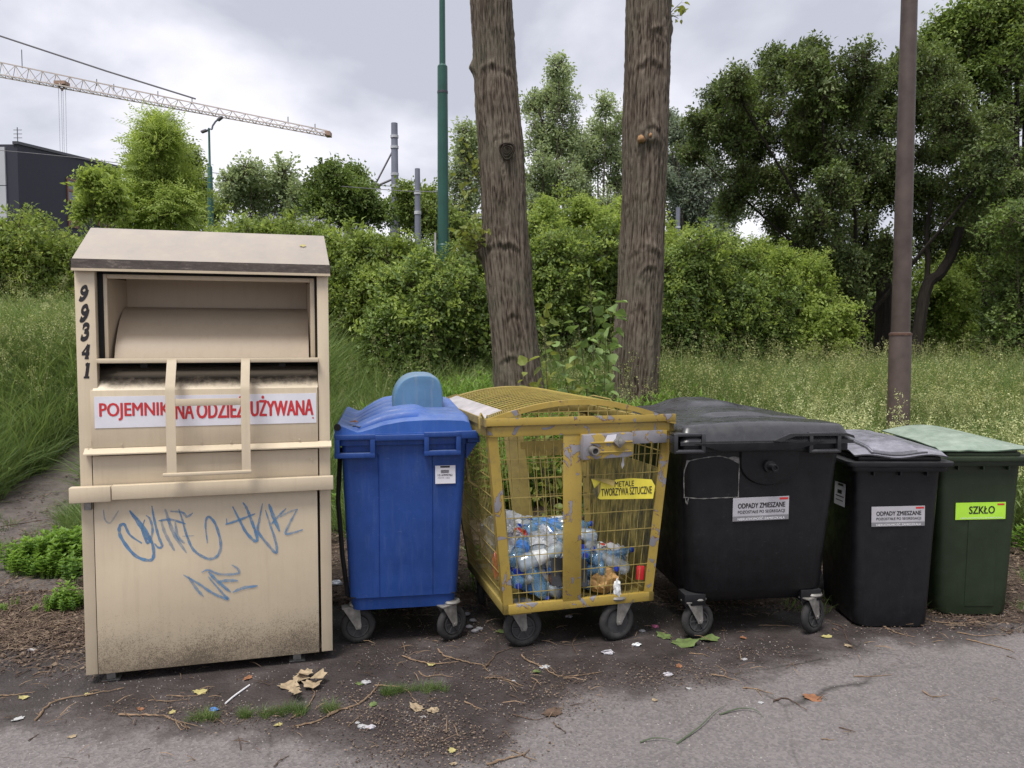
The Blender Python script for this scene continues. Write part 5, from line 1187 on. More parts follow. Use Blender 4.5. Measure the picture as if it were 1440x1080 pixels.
def tree(name, label, cat, base, blobs, coll, dens, r0, seed, bark='bark_grey', group=None, up=0.35, size=1.0, sprig=0.08, extra=None, fork=0.35, inner=0.45, trunk=None):
    if name == 'shrub': blobs = skirt(blobs)
    base = Vector(base); loc = base.copy(); bl = [((c_[0]-loc.x, c_[1]-loc.y, c_[2]-loc.z), rad) for c_, rad in blobs]
    T = thing(name, label, cat, loc, 0, group)
    b = MB(); limbs(b, (0, 0, 0), bl, r0, seed, fork, [Vector(p)-loc for p in trunk] if trunk else None); b.build('trunk' if r0 > 0.05 else 'stem', M[bark], T)
    P, rot, sz0 = blob_points(clumpify(bl, seed, 4, 0.5) if r0 > 0.05 else bl, dens*(0.8 if r0 > 0.05 else 1.0), seed, up, sprig, inner)
    scatter('crown' if r0 > 0.05 else 'foliage', P, rot, size*sz0, S[coll], T, kind='stuff')
    if extra:
        coll2, frac, zmin = extra; zz_ = P[:, 2]; keep = (rng.random(len(P)) < frac) & (zz_ > np.quantile(zz_, zmin)); P2 = P[keep]+rng.normal(0, 0.08, (keep.sum(), 3))
        scatter('toplit_young_shoots', P2, rot[keep], size*sz0[keep], S[coll2], T, kind='stuff')  # lighter sprays high up: new shoots, and top light put into leaf colour
    return T
def px_blobs(lst, Y, dY=0.0, seed=1):
    """leafy masses measured in the view: (px, py, radius in px) at distance Y"""
    r = random.Random(seed); o = []
    for q in lst:
        px, py, rp = q[:3]; yy = Y+(q[3] if len(q) > 3 else r.uniform(-dY, dY)); c_ = atY(px, py, yy); rad = rp/1080.0*yy*0.90; o.append(((c_.x, c_.y, c_.z), (rad, rad, rad*(q[4] if len(q) > 4 else 0.85))))
    return o
def base_at(px, Y): c_ = atY(px, 480, Y); return (c_.x, Y, tz(c_.x, Y))
# ---------------- shrubs behind the meadow
tree('shrub', 'dark green hazel-like shrub at the far left, behind the tall grass', 'shrub', base_at(40, 13), px_blobs([(10, 345, 40), (50, 345, 34), (95, 372, 32), (30, 385, 50), (85, 400, 45), (-40, 350, 60), (130, 380, 40), (60, 430, 40), (10, 440, 40), (-60, 430, 60)], 13, 0.7), 'mid', 24, 0.045, 11, extra=('yellow', 0.20, 0.6))
tree('shrub', 'tall leafy shrub filling the gap right above the clothes container', 'shrub', base_at(440, 13.2), px_blobs([(350, 352, 42), (400, 342, 34), (450, 345, 34), (500, 355, 34), (380, 400, 45), (470, 385, 45), (520, 390, 40), (480, 435, 34), (548, 368, 32), (535, 420, 36), (330, 390, 50)], 13.2, 0.6), 'mid', 24, 0.045, 12, extra=('bright', 0.40, 0.45))
tree('shrub', 'round dense shrub with bright young shoots behind the blue bin', 'shrub', base_at(610, 11.8), px_blobs([(600, 430, 48), (560, 438, 38), (645, 432, 40), (605, 402, 30), (640, 405, 26), (570, 412, 26), (670, 440, 32), (620, 455, 40), (545, 450, 26)], 11.8, 0.5), 'deep', 30, 0.045, 13, extra=('bright', 0.50, 0.55))
tree('shrub', 'dense shrub with fresh bright tips between the two bare trunks', 'shrub', base_at(800, 13.5), px_blobs([(775, 380, 40), (820, 375, 42), (860, 385, 36), (745, 400, 36), (800, 430, 48), (850, 440, 40), (755, 440, 36), (790, 350, 26), (850, 350, 26)], 13.5, 0.6), 'deep', 26, 0.045, 14, extra=('bright', 0.60, 0.5))
tree('shrub', 'broad dark-bottomed shrub just right of the right bare trunk', 'shrub', base_at(990, 13.5), px_blobs([(960, 390, 42), (1000, 385, 42), (1040, 400, 40), (970, 430, 44), (1025, 440, 42), (940, 420, 36), (1080, 425, 34), (1070, 450, 30), (985, 365, 26)], 13.5, 0.6), 'deep', 26, 0.045, 15, extra=('bright', 0.50, 0.55))
tree('shrub', 'bright green shrub under the left edge of the big dark tree', 'shrub', base_at(1110, 15), px_blobs([(1090, 400, 40), (1120, 385, 38), (1080, 375, 26), (1140, 410, 40), (1110, 440, 34), (1170, 440, 36)], 15, 0.6), 'bright', 22, 0.045, 16)
tree('shrub', 'light green shrub seen under the dark tree right of the brown pole', 'shrub', base_at(1330, 22), px_blobs([(1310, 400, 40), (1350, 390, 40), (1380, 420, 40), (1340, 430, 40), (1300, 430, 36), (1400, 390, 36)], 22, 1.0), 'bright', 16, 0.045, 17, size=1.3)
tree('shrub', 'hanging leafy shrub at the far right edge, below the dark tree', 'shrub', base_at(1450, 14), px_blobs([(1430, 330, 44), (1460, 370, 50), (1425, 400, 36), (1440, 450, 40), (1480, 430, 50), (1500, 330, 60)], 14, 0.6), 'deep', 24, 0.045, 18)
tree('shrub', 'low light green growth behind the two bare trunks', 'shrub', base_at(820, 20), px_blobs([(760, 320, 34), (800, 315, 36), (840, 315, 34), (870, 320, 34), (780, 345, 30), (920, 340, 40)], 20, 0.8), 'bright', 18, 0.045, 19, size=1.3)
BK = [(-40, 21, [-80, -20, 40], 372, 'farmid', 'mid green background shrub at the far left edge'), (130, 22, [90, 140, 190], 385, 'farmid', 'background shrub behind the clothes container, left part'), (300, 20, [240, 300, 350], 362, 'bright', 'bright background shrub over the roof of the clothes container'),
      (450, 22, [400, 460, 510], 378, 'farmid', 'background shrub between container and green pole'), (600, 24, [560, 610, 660], 392, 'fardark', 'dark background shrub at the green pole'), (740, 22, [700, 760, 820], 365, 'farmid', 'background shrub behind the bare trunks'), (900, 24, [870, 920, 970], 375, 'bright', 'light background shrub behind the right bare trunk'),
      (1060, 25, [1010, 1060, 1110], 385, 'farmid', 'background shrub under the left side of the big dark tree'), (1190, 22, [1150, 1200, 1240], 405, 'fardark', 'dark low shrub under the middle of the big dark tree'), (1420, 24, [1380, 1440, 1500], 380, 'farmid', 'background shrub at the far right edge')]
for k, (px, Y, xs, top, coll, lab) in enumerate(BK):
    B_ = []
    for x in xs:
        for j, py in enumerate(range(top, 500, 38)): B_.append((x+(12 if j % 2 else -12), py, 44))
    tree('shrub', lab, 'shrub', base_at(px, Y), px_blobs(B_, Y, 0.8, k), coll, 9 if coll.startswith('far') else 13, 0.045, 60+k, size=1.0 if coll.startswith('far') else 1.4)
# ---------------- trees further off
tree('ash_tree', 'bright green young ash tree with feathery leaves above the clothes container', 'tree', base_at(228, 18), px_blobs([(222, 202, 13), (217, 225, 20), (238, 235, 21), (210, 248, 19), (228, 265, 28), (252, 272, 20), (205, 277, 17), (215, 300, 26), (248, 305, 26), (190, 304, 14), (222, 190, 8)], 18, 0.7), 'ash', 16, 0.06, 21, fork=0.5, inner=0.2)
tree('maple_tree', 'darker green round tree close behind the ash tree', 'tree', base_at(265, 26), px_blobs([(258, 228, 20), (268, 250, 22), (278, 278, 20), (262, 295, 26), (292, 300, 14)], 26, 0.8), 'farmid', 9, 0.10, 22, bark='bark_dark', size=0.8)
tree('young_tree', 'thin branching sapling in front of the dark building', 'tree', base_at(140, 15), px_blobs([(128, 262, 5), (146, 258, 5), (134, 285, 7), (155, 278, 6), (162, 300, 10), (120, 300, 5)], 15, 0.4), 'bright', 9, 0.055, 23, sprig=0.2)
tree('willow_tree', 'pale loose willow right of the far street lamp', 'tree', base_at(365, 30), px_blobs([(350, 245, 15), (345, 265, 22), (375, 262, 18), (395, 250, 13), (400, 270, 18), (330, 285, 22), (365, 290, 26), (400, 292, 22), (418, 285, 12), (325, 262, 12)], 30, 1.0), 'poplar', 5.5, 0.12, 24, sprig=0.2, inner=0.1)
tree('maple_tree', 'dark green round-crowned tree left of the tall grey mast', 'tree', base_at(480, 28), px_blobs([(475, 252, 20), (500, 262, 22), (455, 270, 20), (480, 285, 28), (512, 285, 20), (445, 295, 18), (530, 305, 16), (500, 310, 24)], 28, 1.0), 'fardark', 9, 0.14, 25, bark='bark_dark')
tree('maple_tree', 'green tree between the two grey masts', 'tree', base_at(580, 30), px_blobs([(573, 280, 12), (602, 290, 16), (572, 305, 12), (600, 320, 20), (620, 310, 22), (640, 330, 22)], 30, 1.0), 'farmid', 9, 0.14, 26, bark='bark_dark')
tree('poplar_tree', 'slim see-through poplar directly right of the green pole', 'tree', base_at(650, 34), px_blobs([(655, 195, 10), (650, 220, 16), (665, 240, 16), (645, 250, 15), (660, 275, 18), (640, 290, 16), (655, 315, 18), (680, 200, 10), (690, 225, 12)], 34, 0.8), 'poplar', 4.2, 0.12, 27, sprig=0.22, inner=0.1)
tree('poplar_tree', 'tallest poplar with a pointed crown between the two bare trunks', 'tree', base_at(782, 36), px_blobs([(786, 100, 9), (782, 122, 17), (770, 145, 22), (792, 150, 18), (762, 172, 25), (788, 182, 24), (755, 205, 25), (785, 215, 28), (762, 238, 26), (790, 248, 26), (770, 272, 28), (750, 262, 20), (800, 280, 24), (745, 290, 22), (808, 205, 15), (750, 150, 12)], 36, 1.2), 'poplar', 4.2, 0.2, 28, sprig=0.22, inner=0.1, fork=0.3, extra=('yellow', 0.0, 0.9))
tree('poplar_tree', 'spreading poplar beside the right bare trunk, lower than the pointed one', 'tree', base_at(835, 38), px_blobs([(852, 160, 15), (840, 185, 18), (862, 190, 20), (825, 210, 18), (850, 220, 24), (872, 225, 18), (830, 245, 20), (860, 258, 22), (818, 270, 20), (845, 285, 24), (880, 270, 20), (888, 170, 14), (815, 232, 10)], 38, 1.2), 'poplar', 3.8, 0.18, 29, sprig=0.24, inner=0.1)
tree('willow_tree', 'hazy grey-green willow showing between the right trunk and the dark tree', 'tree', base_at(975, 42), px_blobs([(950, 200, 22), (985, 215, 26), (950, 245, 30), (990, 260, 34), (955, 285, 30), (1000, 300, 34), (960, 320, 30), (1030, 300, 30), (930, 260, 22), (1010, 335, 26), (1045, 260, 22), (940, 180, 14)], 42, 1.5), 'hazy', 4.2, 0.25, 30, inner=0.2)
# ---------------- the big dark tree on the right and its neighbours
big = [(1035, 130, 26), (1010, 160, 30), (985, 190, 24), (1060, 165, 40), (1105, 120, 36), (1150, 115, 40), (1195, 110, 40), (1240, 130, 40), (1120, 165, 46), (1180, 165, 48), (1235, 185, 46), (1290, 160, 46), (1080, 210, 44), (1030, 210, 34), (1140, 225, 48), (1200, 230, 46), (1260, 240, 46),
       (1320, 215, 46), (1370, 190, 40), (1060, 260, 36), (1105, 275, 38), (1160, 285, 42), (1220, 290, 42), (1300, 280, 42), (1360, 260, 42), (1400, 230, 40), (1090, 315, 26), (1150, 330, 26), (1210, 330, 30), (1030, 290, 22), (1340, 310, 30), (1390, 300, 34), (1420, 270, 30), (1085, 95, 14), (1140, 85, 14), (975, 215, 16), (1320, 130, 40), (1350, 165, 40), (1290, 105, 26), (1180, 365, 30), (1130, 355, 22), (1225, 385, 26), (1165, 400, 22), (1390, 350, 30), (1420, 380, 26), (1250, 355, 24), (1195, 425, 24), (1300, 335, 26), (1340, 345, 22), (1380, 330, 26)]
LB = base_at(1215, 16.5)
T = tree('field_maple', 'large spreading dark green tree behind the brown pole, low wide crown', 'tree', LB, px_blobs(big, 16.5, 1.7, 3), 'dark', 18, 0.16, 31, bark='bark_dark', fork=0.45, extra=('deep', 0.22, 0.25), sprig=0.26, inner=0.30, up=-0.10)  # lighter sprays in the upper crown paint its light from above
tree('field_maple', 'tall dark tree rising over the top right corner', 'tree', base_at(1470, 20), px_blobs([(1385, 60, 46), (1430, 40, 50), (1330, 90, 40), (1360, 110, 46), (1420, 110, 50), (1300, 110, 30), (1470, 80, 60), (1440, 170, 55), (1490, 180, 70), (1520, 60, 70), (1450, 240, 50), (1320, 60, 26), (1350, 45, 26), (1400, 20, 24), (1290, 85, 20), (1385, -20, 40), (1500, 300, 60)], 20, 1.4, 4), 'fardark', 8, 0.25, 32, bark='bark_dark', size=0.8, sprig=0.16, extra=('farmid', 0.3, 0.5))
# stems that show under the crown: a leaning dark trunk and its neighbours
for pts, rad, lab in (([(1280, 455, 16), (1300, 415, 16), (1322, 385, 16), (1340, 355, 16), (1350, 320, 16)], 0.12, 'leaning dark trunk under the big tree, just right of the brown pole'),
                      ([(1302, 405, 16.05), (1305, 370, 16.1), (1303, 330, 16.1), (1310, 280, 16.1)], 0.055, None),
                      ([(1240, 462, 17), (1243, 420, 17), (1240, 380, 17), (1245, 330, 17)], 0.17, 'straight dark trunk just left of the brown pole'),
                      ([(1398, 470, 17), (1395, 420, 17), (1400, 370, 17), (1392, 310, 17)], 0.22, 'thick dark ivy-clad trunk near the right edge')):
    P = [atY(*q) for q in pts]; 
    if lab: P[0].z = tz(P[0].x, P[0].y)-0.1
    b = MB(); b.tube(catmull(P, 4), [rad*(1.1-0.4*i/(4*(len(P)-1))) for i in range(4*(len(P)-1)+1)], 9)
    if lab: o = b.build('tree_trunk', M['bark_dark'], None); tag(o, lab, 'tree'); last = o
    else: b.build('side_stem', M['bark_dark'], last)
# ---------------- far hedge line that closes the view
P = []; 
for x in np.arange(-75, 77, 0.55):
    for k in range(7): P.append((x+rng.normal(0, .5), 46+rng.normal(0, 2), 0.5+rng.random()*(2.9+1.0*math.sin(x*0.21)+0.6*math.sin(x*0.7))))
P = np.array(P); o = scatter('far_hedge', P, rng.uniform(-1, 1, P.shape)*np.array([0.4, 0.4, 3]), rng.uniform(1.3, 2.2, len(P)), S['fardark'], kind='stuff'); tag(o, 'mass of dark green undergrowth closing the view behind the trees', None)

# ================================================================== GRASS
def tuft(seed, n, h, w_, lean, mats, spread=0.07, seg=3, heads=0):
    r = random.Random(seed); b = MB()
    for i in range(n):
        a = r.uniform(0, 2*math.pi); rr = spread*math.sqrt(r.random()); x, y = rr*math.cos(a), rr*math.sin(a); hh = h*r.uniform(0.55, 1.1); la = a+r.uniform(-1, 1); ln = lean*r.uniform(0.3, 1.4)*hh
        fa = r.uniform(0, math.pi); wx, wy = math.cos(fa)*w_/2, math.sin(fa)*w_/2; vs = []
        for k in range(seg):
            t = k/seg; px_ = x+math.cos(la)*ln*t*t; py_ = y+math.sin(la)*ln*t*t; z = hh*(t-0.22*lean*t*t); ww = 1-0.55*t; vs += [(px_-wx*ww, py_-wy*ww, z), (px_+wx*ww, py_+wy*ww, z)]
        vs.append((x+math.cos(la)*ln, y+math.sin(la)*ln, hh*(1-0.22*lean)))
        b.add(vs, [(2*k, 2*k+1, 2*k+3, 2*k+2) for k in range(seg-1)]+[(2*seg-2, 2*seg-1, 2*seg)])
    for i in range(heads):
        a = r.uniform(0, 2*math.pi); hh = h*r.uniform(1.05, 1.55); tx, ty = math.cos(a)*hh*0.18, math.sin(a)*hh*0.18
        b.tube([(0, 0, 0), (tx*0.3, ty*0.3, hh*0.6), (tx, ty, hh)], [0.0018, 0.0015, 0.001], 3, caps=False, mi=1)
        for k in range(26):
            t = r.uniform(0.0, 1.0); c_ = Vector((tx*(1-0.2*t), ty*(1-0.2*t), hh-0.20*t)); off = rdir(r)*(0.008+0.035*t*r.random()+0.01); s_ = r.uniform(0.004, 0.010)
            q = rdir(r)*s_; q2 = rdir(r)*s_; b.add([c_+off-q, c_+off+q2, c_+off+q, c_+off-q2], [(0, 1, 2, 3)], 1)
    return b.mesh('grass_tuft', mats, smooth=False, fix=False)
M['grass'] = m_leaf('meadow_grass_blades', (0.085, 0.135, 0.038), (0.26, 0.345, 0.115), trans=0.42, vs_=0.6)
M['grass_lush'] = m_leaf('lush_grass_blades', (0.055, 0.10, 0.030), (0.21, 0.295, 0.095), trans=0.42, vs_=0.6)
M['seed'] = m_leaf('dry_seed_heads', (0.14, 0.16, 0.06), (0.34, 0.34, 0.16), trans=0.35)
M['umbel'] = m_leaf('creamy_flower_heads', (0.30, 0.34, 0.14), (0.58, 0.60, 0.31), trans=0.3)
M['weed'] = m_leaf('nettle_green', (0.08, 0.17, 0.026), (0.27, 0.42, 0.08), trans=0.45)
S['tall'] = proto_coll('tall', [tuft(i, 34, 0.84, 0.0115, 0.62, [M['grass'], M['seed']], heads=(1 if i == 5 else 0)) for i in range(6)])
S['lush'] = proto_coll('lush', [tuft(20+i, 34, 0.62, 0.010, 0.85, [M['grass_lush'], M['seed']], spread=0.09) for i in range(4)])
S['short'] = proto_coll('short', [tuft(40+i, 26, 0.14, 0.005, 0.9, [M['grass_lush'], M['seed']], spread=0.05, seg=2) for i in range(3)])
def headed(seed, n, h, mats, blob=34, rad=0.06):   # flowering stalks with creamy loose heads
    r = random.Random(seed); b = MB()
    for i in range(n):
        a = r.uniform(0, 6.28); hh = h*r.uniform(0.75, 1.15); x, y = 0.08*math.cos(a), 0.08*math.sin(a); tx, ty = x+math.cos(a)*hh*0.15, y+math.sin(a)*hh*0.15
        b.tube([(x, y, 0), (x*1.2, y*1.2, hh*0.6), (tx, ty, hh)], [0.0022, 0.0018, 0.001], 3, caps=False)
        for s_ in range(4):
            c0 = Vector((tx, ty, hh-0.055*s_))+rdir(r)*0.03*s_
            for k in range(blob//4):
                c_ = c0+rdir(r)*rad*0.5*r.random()**0.5; q = rdir(r)*r.uniform(0.005, 0.011); q2 = rdir(r)*r.uniform(0.004, 0.009); b.add([c_-q, c_+q2, c_+q, c_-q2], [(0, 1, 2, 3)], 1)
        for k in range(5): z = hh*r.uniform(0.25, 0.8); leaf(b, Vector((x, y, z)), rdir(r, 0.2), Vector((0, 0, 1)), 0.09, 0.022)
    return b.mesh('flower_stalks', mats, smooth=False, fix=False)
S['umbel'] = proto_coll('umbel', [headed(60+i, 5, 0.85, [M['grass'], M['umbel']], 64, 0.095) for i in range(4)])
M['panicle'] = m_leaf('straw_coloured_panicles', (0.20, 0.23, 0.08), (0.42, 0.42, 0.17), trans=0.3)
S['panicle'] = proto_coll('panicle', [headed(70+i, 4, 1.05, [M['grass'], M['panicle']], 44, 0.13) for i in range(4)])
def leafy_stalk(seed, n, h, L, Wd, mats, rows=9):
    r = random.Random(seed); b = MB()
    for i in range(n):
        a = r.uniform(0, 6.28); x, y = 0.10*math.cos(a)*r.random(), 0.10*math.sin(a)*r.random(); hh = h*r.uniform(0.7, 1.1); lx, ly = math.cos(a)*0.12*hh, math.sin(a)*0.12*hh
        b.tube([(x, y, 0), (x+lx*0.4, y+ly*0.4, hh*0.6), (x+lx, y+ly, hh)], [0.004, 0.003, 0.002], 3, caps=False)
        for k in range(rows):
            t = 0.15+0.85*(k+1)/rows
            for s_ in range(3):
                aa = k*1.3+s_*2.09+r.uniform(-.3, .3); d = Vector((math.cos(aa), math.sin(aa), 0.55 if t < 0.9 else 1.3)); leaf(b, Vector((x+lx*t*t, y+ly*t*t, hh*t)), d, Vector((0, 0, 1)), L*r.uniform(.7, 1.1)*(1.15-0.45*t), Wd*(1.1-0.35*t))
    return b.mesh('leafy_stalks', mats, smooth=False, fix=False)
S['stalk'] = proto_coll('stalk', [leafy_stalk(80+i, 5, 0.62, 0.13, 0.022, [M['weed']], 11) for i in range(3)])
S['nettle'] = proto_coll('nettle', [leafy_stalk(90+i, 5, 0.26, 0.075, 0.042, [M['weed']], 5) for i in range(3)])
def field(n, x0, x1, y0, y1, test, seed=0):
    r = np.random.default_rng(seed); x = r.uniform(x0, x1, n); y = y0+(y1-y0)*r.random(n)**1.25; k = test(x, y) > r.random(n); x, y = x[k], y[k]
    k = np.abs(x) < y*0.95+1.5; x, y = x[k], y[k]; return np.stack([x, y, terr(x, y)-0.01], 1), r
def put(name, label, P, r, coll, s0, s1, tilt=0.15, hmul=None):
    n = len(P); sz = r.uniform(s0, s1, n)
    if hmul is not None: sz = sz*hmul
    o = scatter(name, P, np.stack([r.normal(0, tilt, n), r.normal(0, tilt, n), r.uniform(0, 6.28, n)], 1), sz, S[coll], kind='stuff'); tag(o, label, 'grass'); return o
hm = lambda P: (1-0.35*ss(2.2, 0.6, np.abs(P[:, 0]-0.6))*ss(9.2, 8.4, P[:, 1]))*( 0.55+0.45*ss(0, 1.2, P[:, 1]-6.7)+0.35*ss(8.5, 11, P[:, 1]))
dens = lambda x, y: turfness(x, y)
P, r = field(33000, -15, 16, 6.2, 17, dens, 1); k = ((P[:, 0] > 0.6) | (rng.random(len(P)) < 0.45)) ; P = P[k]; put('meadow_grass', 'tall meadow grass with dry seed heads behind the bins', P, r, 'tall', 0.65, 1.15, hmul=hm(P))
P, r = field(23000, -14, 3.4, 6.0, 15, dens, 2); put('lush_grass', 'lush arching green grass left and centre behind the bins', P, r, 'lush', 0.5, 1.2, 0.32, hmul=hm(P))
P, r = field(3100, 1.6, 15, 6.3, 13, lambda x, y: turfness(x, y)*ss(1.8, 4.4, x)*ss(13, 8.5, y)*(0.15+0.85*(vnoise(x, y, 0.8, 3) > 0.0)), 3); put('flowering_grass', 'creamy flowering meadow plants right of the bins and round the brown pole', P, r, 'umbel', 0.8, 1.2, 0.12)
P, r = field(700, -10, -3.2, 7.6, 12.5, lambda x, y: turfness(x, y)*ss(8.6, 9.8, y)*(0.15+0.85*(vnoise(x, y, 0.9, 6) > 0.0)), 4); put('flowering_grass', 'pale flowering grasses on the bank left of the clothes container', P, r, 'umbel', 0.8, 1.15, 0.15)
P, r = field(850, 0.5, 15, 8.4, 14, lambda x, y: turfness(x, y)*(0.2+0.8*(vnoise(x, y, 0.7, 12) > -0.05)), 14); put('panicle_grass', 'tall straw coloured panicle grass before the shrubs on the right', P, r, 'panicle', 0.75, 1.25, 0.14)
P, r = field(420, -11, -2.6, 8.6, 13, lambda x, y: turfness(x, y)*(0.2+0.8*(vnoise(x, y, 0.7, 13) > -0.05)), 15); put('panicle_grass', 'tall straw coloured panicle grass on the left bank', P, r, 'panicle', 0.7, 1.15, 0.16)
P, r = field(1300, -1.4, 2.2, 7.2, 10.5, lambda x, y: turfness(x, y)*(vnoise(x, y, 1.2, 8) > -0.05), 5); put('willowherb', 'bright leafy willowherb stalks around the feet of the two trunks', P, r, 'stalk', 0.8, 1.45)
P, r = field(2500, -6, 6, 5.1, 8.5, lambda x, y: np.clip((vnoise(x, y, 1.4, 5)-0.12)*5, 0, 1)*(1-is_path(x, y))*0.8, 6); put('low_weeds', 'low nettles and sprouting weeds on the soil behind the bins', P, r, 'nettle', 0.4, 1.1)
P, r = field(1600, -7, 8, 4.6, 7.5, lambda x, y: np.clip((vnoise(x, y, 2.0, 9)-0.15)*4, 0, 1)*np.where(y > 5.0, 1, 0.3), 7); put('short_grass', 'short grass growing in patches on the soil', P, r, 'short', 0.5, 1.2)
def clump(name, label, cx, cy, rx, ry, n, coll, s0, s1, seed, zoff=0.0):
    r = np.random.default_rng(seed); a = r.uniform(0, 6.28, n); q = np.sqrt(r.random(n)); x = cx+rx*q*np.cos(a); y = cy+ry*q*np.sin(a); P = np.stack([x, y, np.maximum(terr(x, y), 0)+zoff], 1)
    T = thing(name, label, 'plant', (cx, cy, max(0, tz(cx, cy)))); scatter('foliage', P-np.array(T.location), np.stack([r.normal(0, .15, n), r.normal(0, .15, n), r.uniform(0, 6.28, n)], 1), r.uniform(s0, s1, n)*(1.1-0.5*q), S[coll], T, kind='stuff'); return T
c1 = atz(62, 812); clump('weed_clump', 'bushy bright green clump of weeds beside the path, left of the clothes container', c1.x, c1.y+0.25, 0.42, 0.30, 150, 'nettle', 0.55, 1.05, 1)
c1 = atz(98, 760); clump('weed_clump', 'taller grassy clump against the left side of the clothes container', c1.x+0.05, c1.y+0.5, 0.35, 0.45, 90, 'lush', 0.5, 0.85, 2)
c1 = atz(96, 858); clump('weed_clump', 'small nettle sprout near the foot of the clothes container', c1.x, c1.y, 0.12, 0.06, 16, 'nettle', 0.4, 0.6, 3)
c1 = atz(45, 858); clump('weed_clump', 'sparse seedlings at the edge of the woody debris, far left', c1.x, c1.y, 0.2, 0.08, 9, 'nettle', 0.25, 0.4, 4)
for (px, py), (rx, ry), n, lab in (((405, 1003), (0.09, 0.035), 24, 'grass tuft in the asphalt crack beside the big dry leaves'), ((358, 1008), (0.07, 0.025), 14, 'small grass tuft in the crack left of the dry leaves'), ((285, 1012), (0.08, 0.03), 12, 'faint grass tuft in the crack under the container front'),
                              ((603, 972), (0.10, 0.03), 16, 'grass tuft in the crack in front of the blue bin'), ((552, 975), (0.06, 0.03), 14, 'small grass tuft left of the paper scraps before the blue bin'), ((465, 1000), (0.05, 0.02), 7, 'tiny grass sprouts in the crack under the clothes container right corner')):
    c1 = atz(px, py); clump('grass_tuft', lab, c1.x, c1.y, rx, ry, n, 'short', 0.35, 0.62, px)
# ================================================================== THE TWO BARE TRUNKS
def m_bark():
    m, t, b = new_mat('furrowed_poplar_bark'); sset(b, 0.92, 0, 0.2)
    dp = nd(t, 'ShaderNodeAttribute', attribute_name='ridge').outputs['Fac']
    fine = noi(t, 24, 7, 0.8, stretch=(1.7, 1.7, 0.55))
    k = math_(t, 'ADD', math_(t, 'MULTIPLY', dp, 0.65), math_(t, 'MULTIPLY', fine, 0.55))
    c_ = ramp(t, k, [(0.28, (0.012, 0.008, 0.006)), (0.46, (0.045, 0.033, 0.025)), (0.70, (0.105, 0.083, 0.064)), (1.0, (0.175, 0.145, 0.115))])
    c_ = mixc(t, ramp(t, noi(t, 1.6, 5, 0.6), [(0.45, (0, 0, 0)), (0.75, (0.45,)*3)]), c_, (0.10, 0.105, 0.075))
    setc(t, b, c_); bump(t, b, math_(t, 'ADD', fine, noi(t, 90, 4, 0.8)), 0.7, 0.012); return m
M['bark'] = m_bark(); M['cut'] = m_simple('broken_wood', (0.30, 0.17, 0.08), 0.8, scale=30)
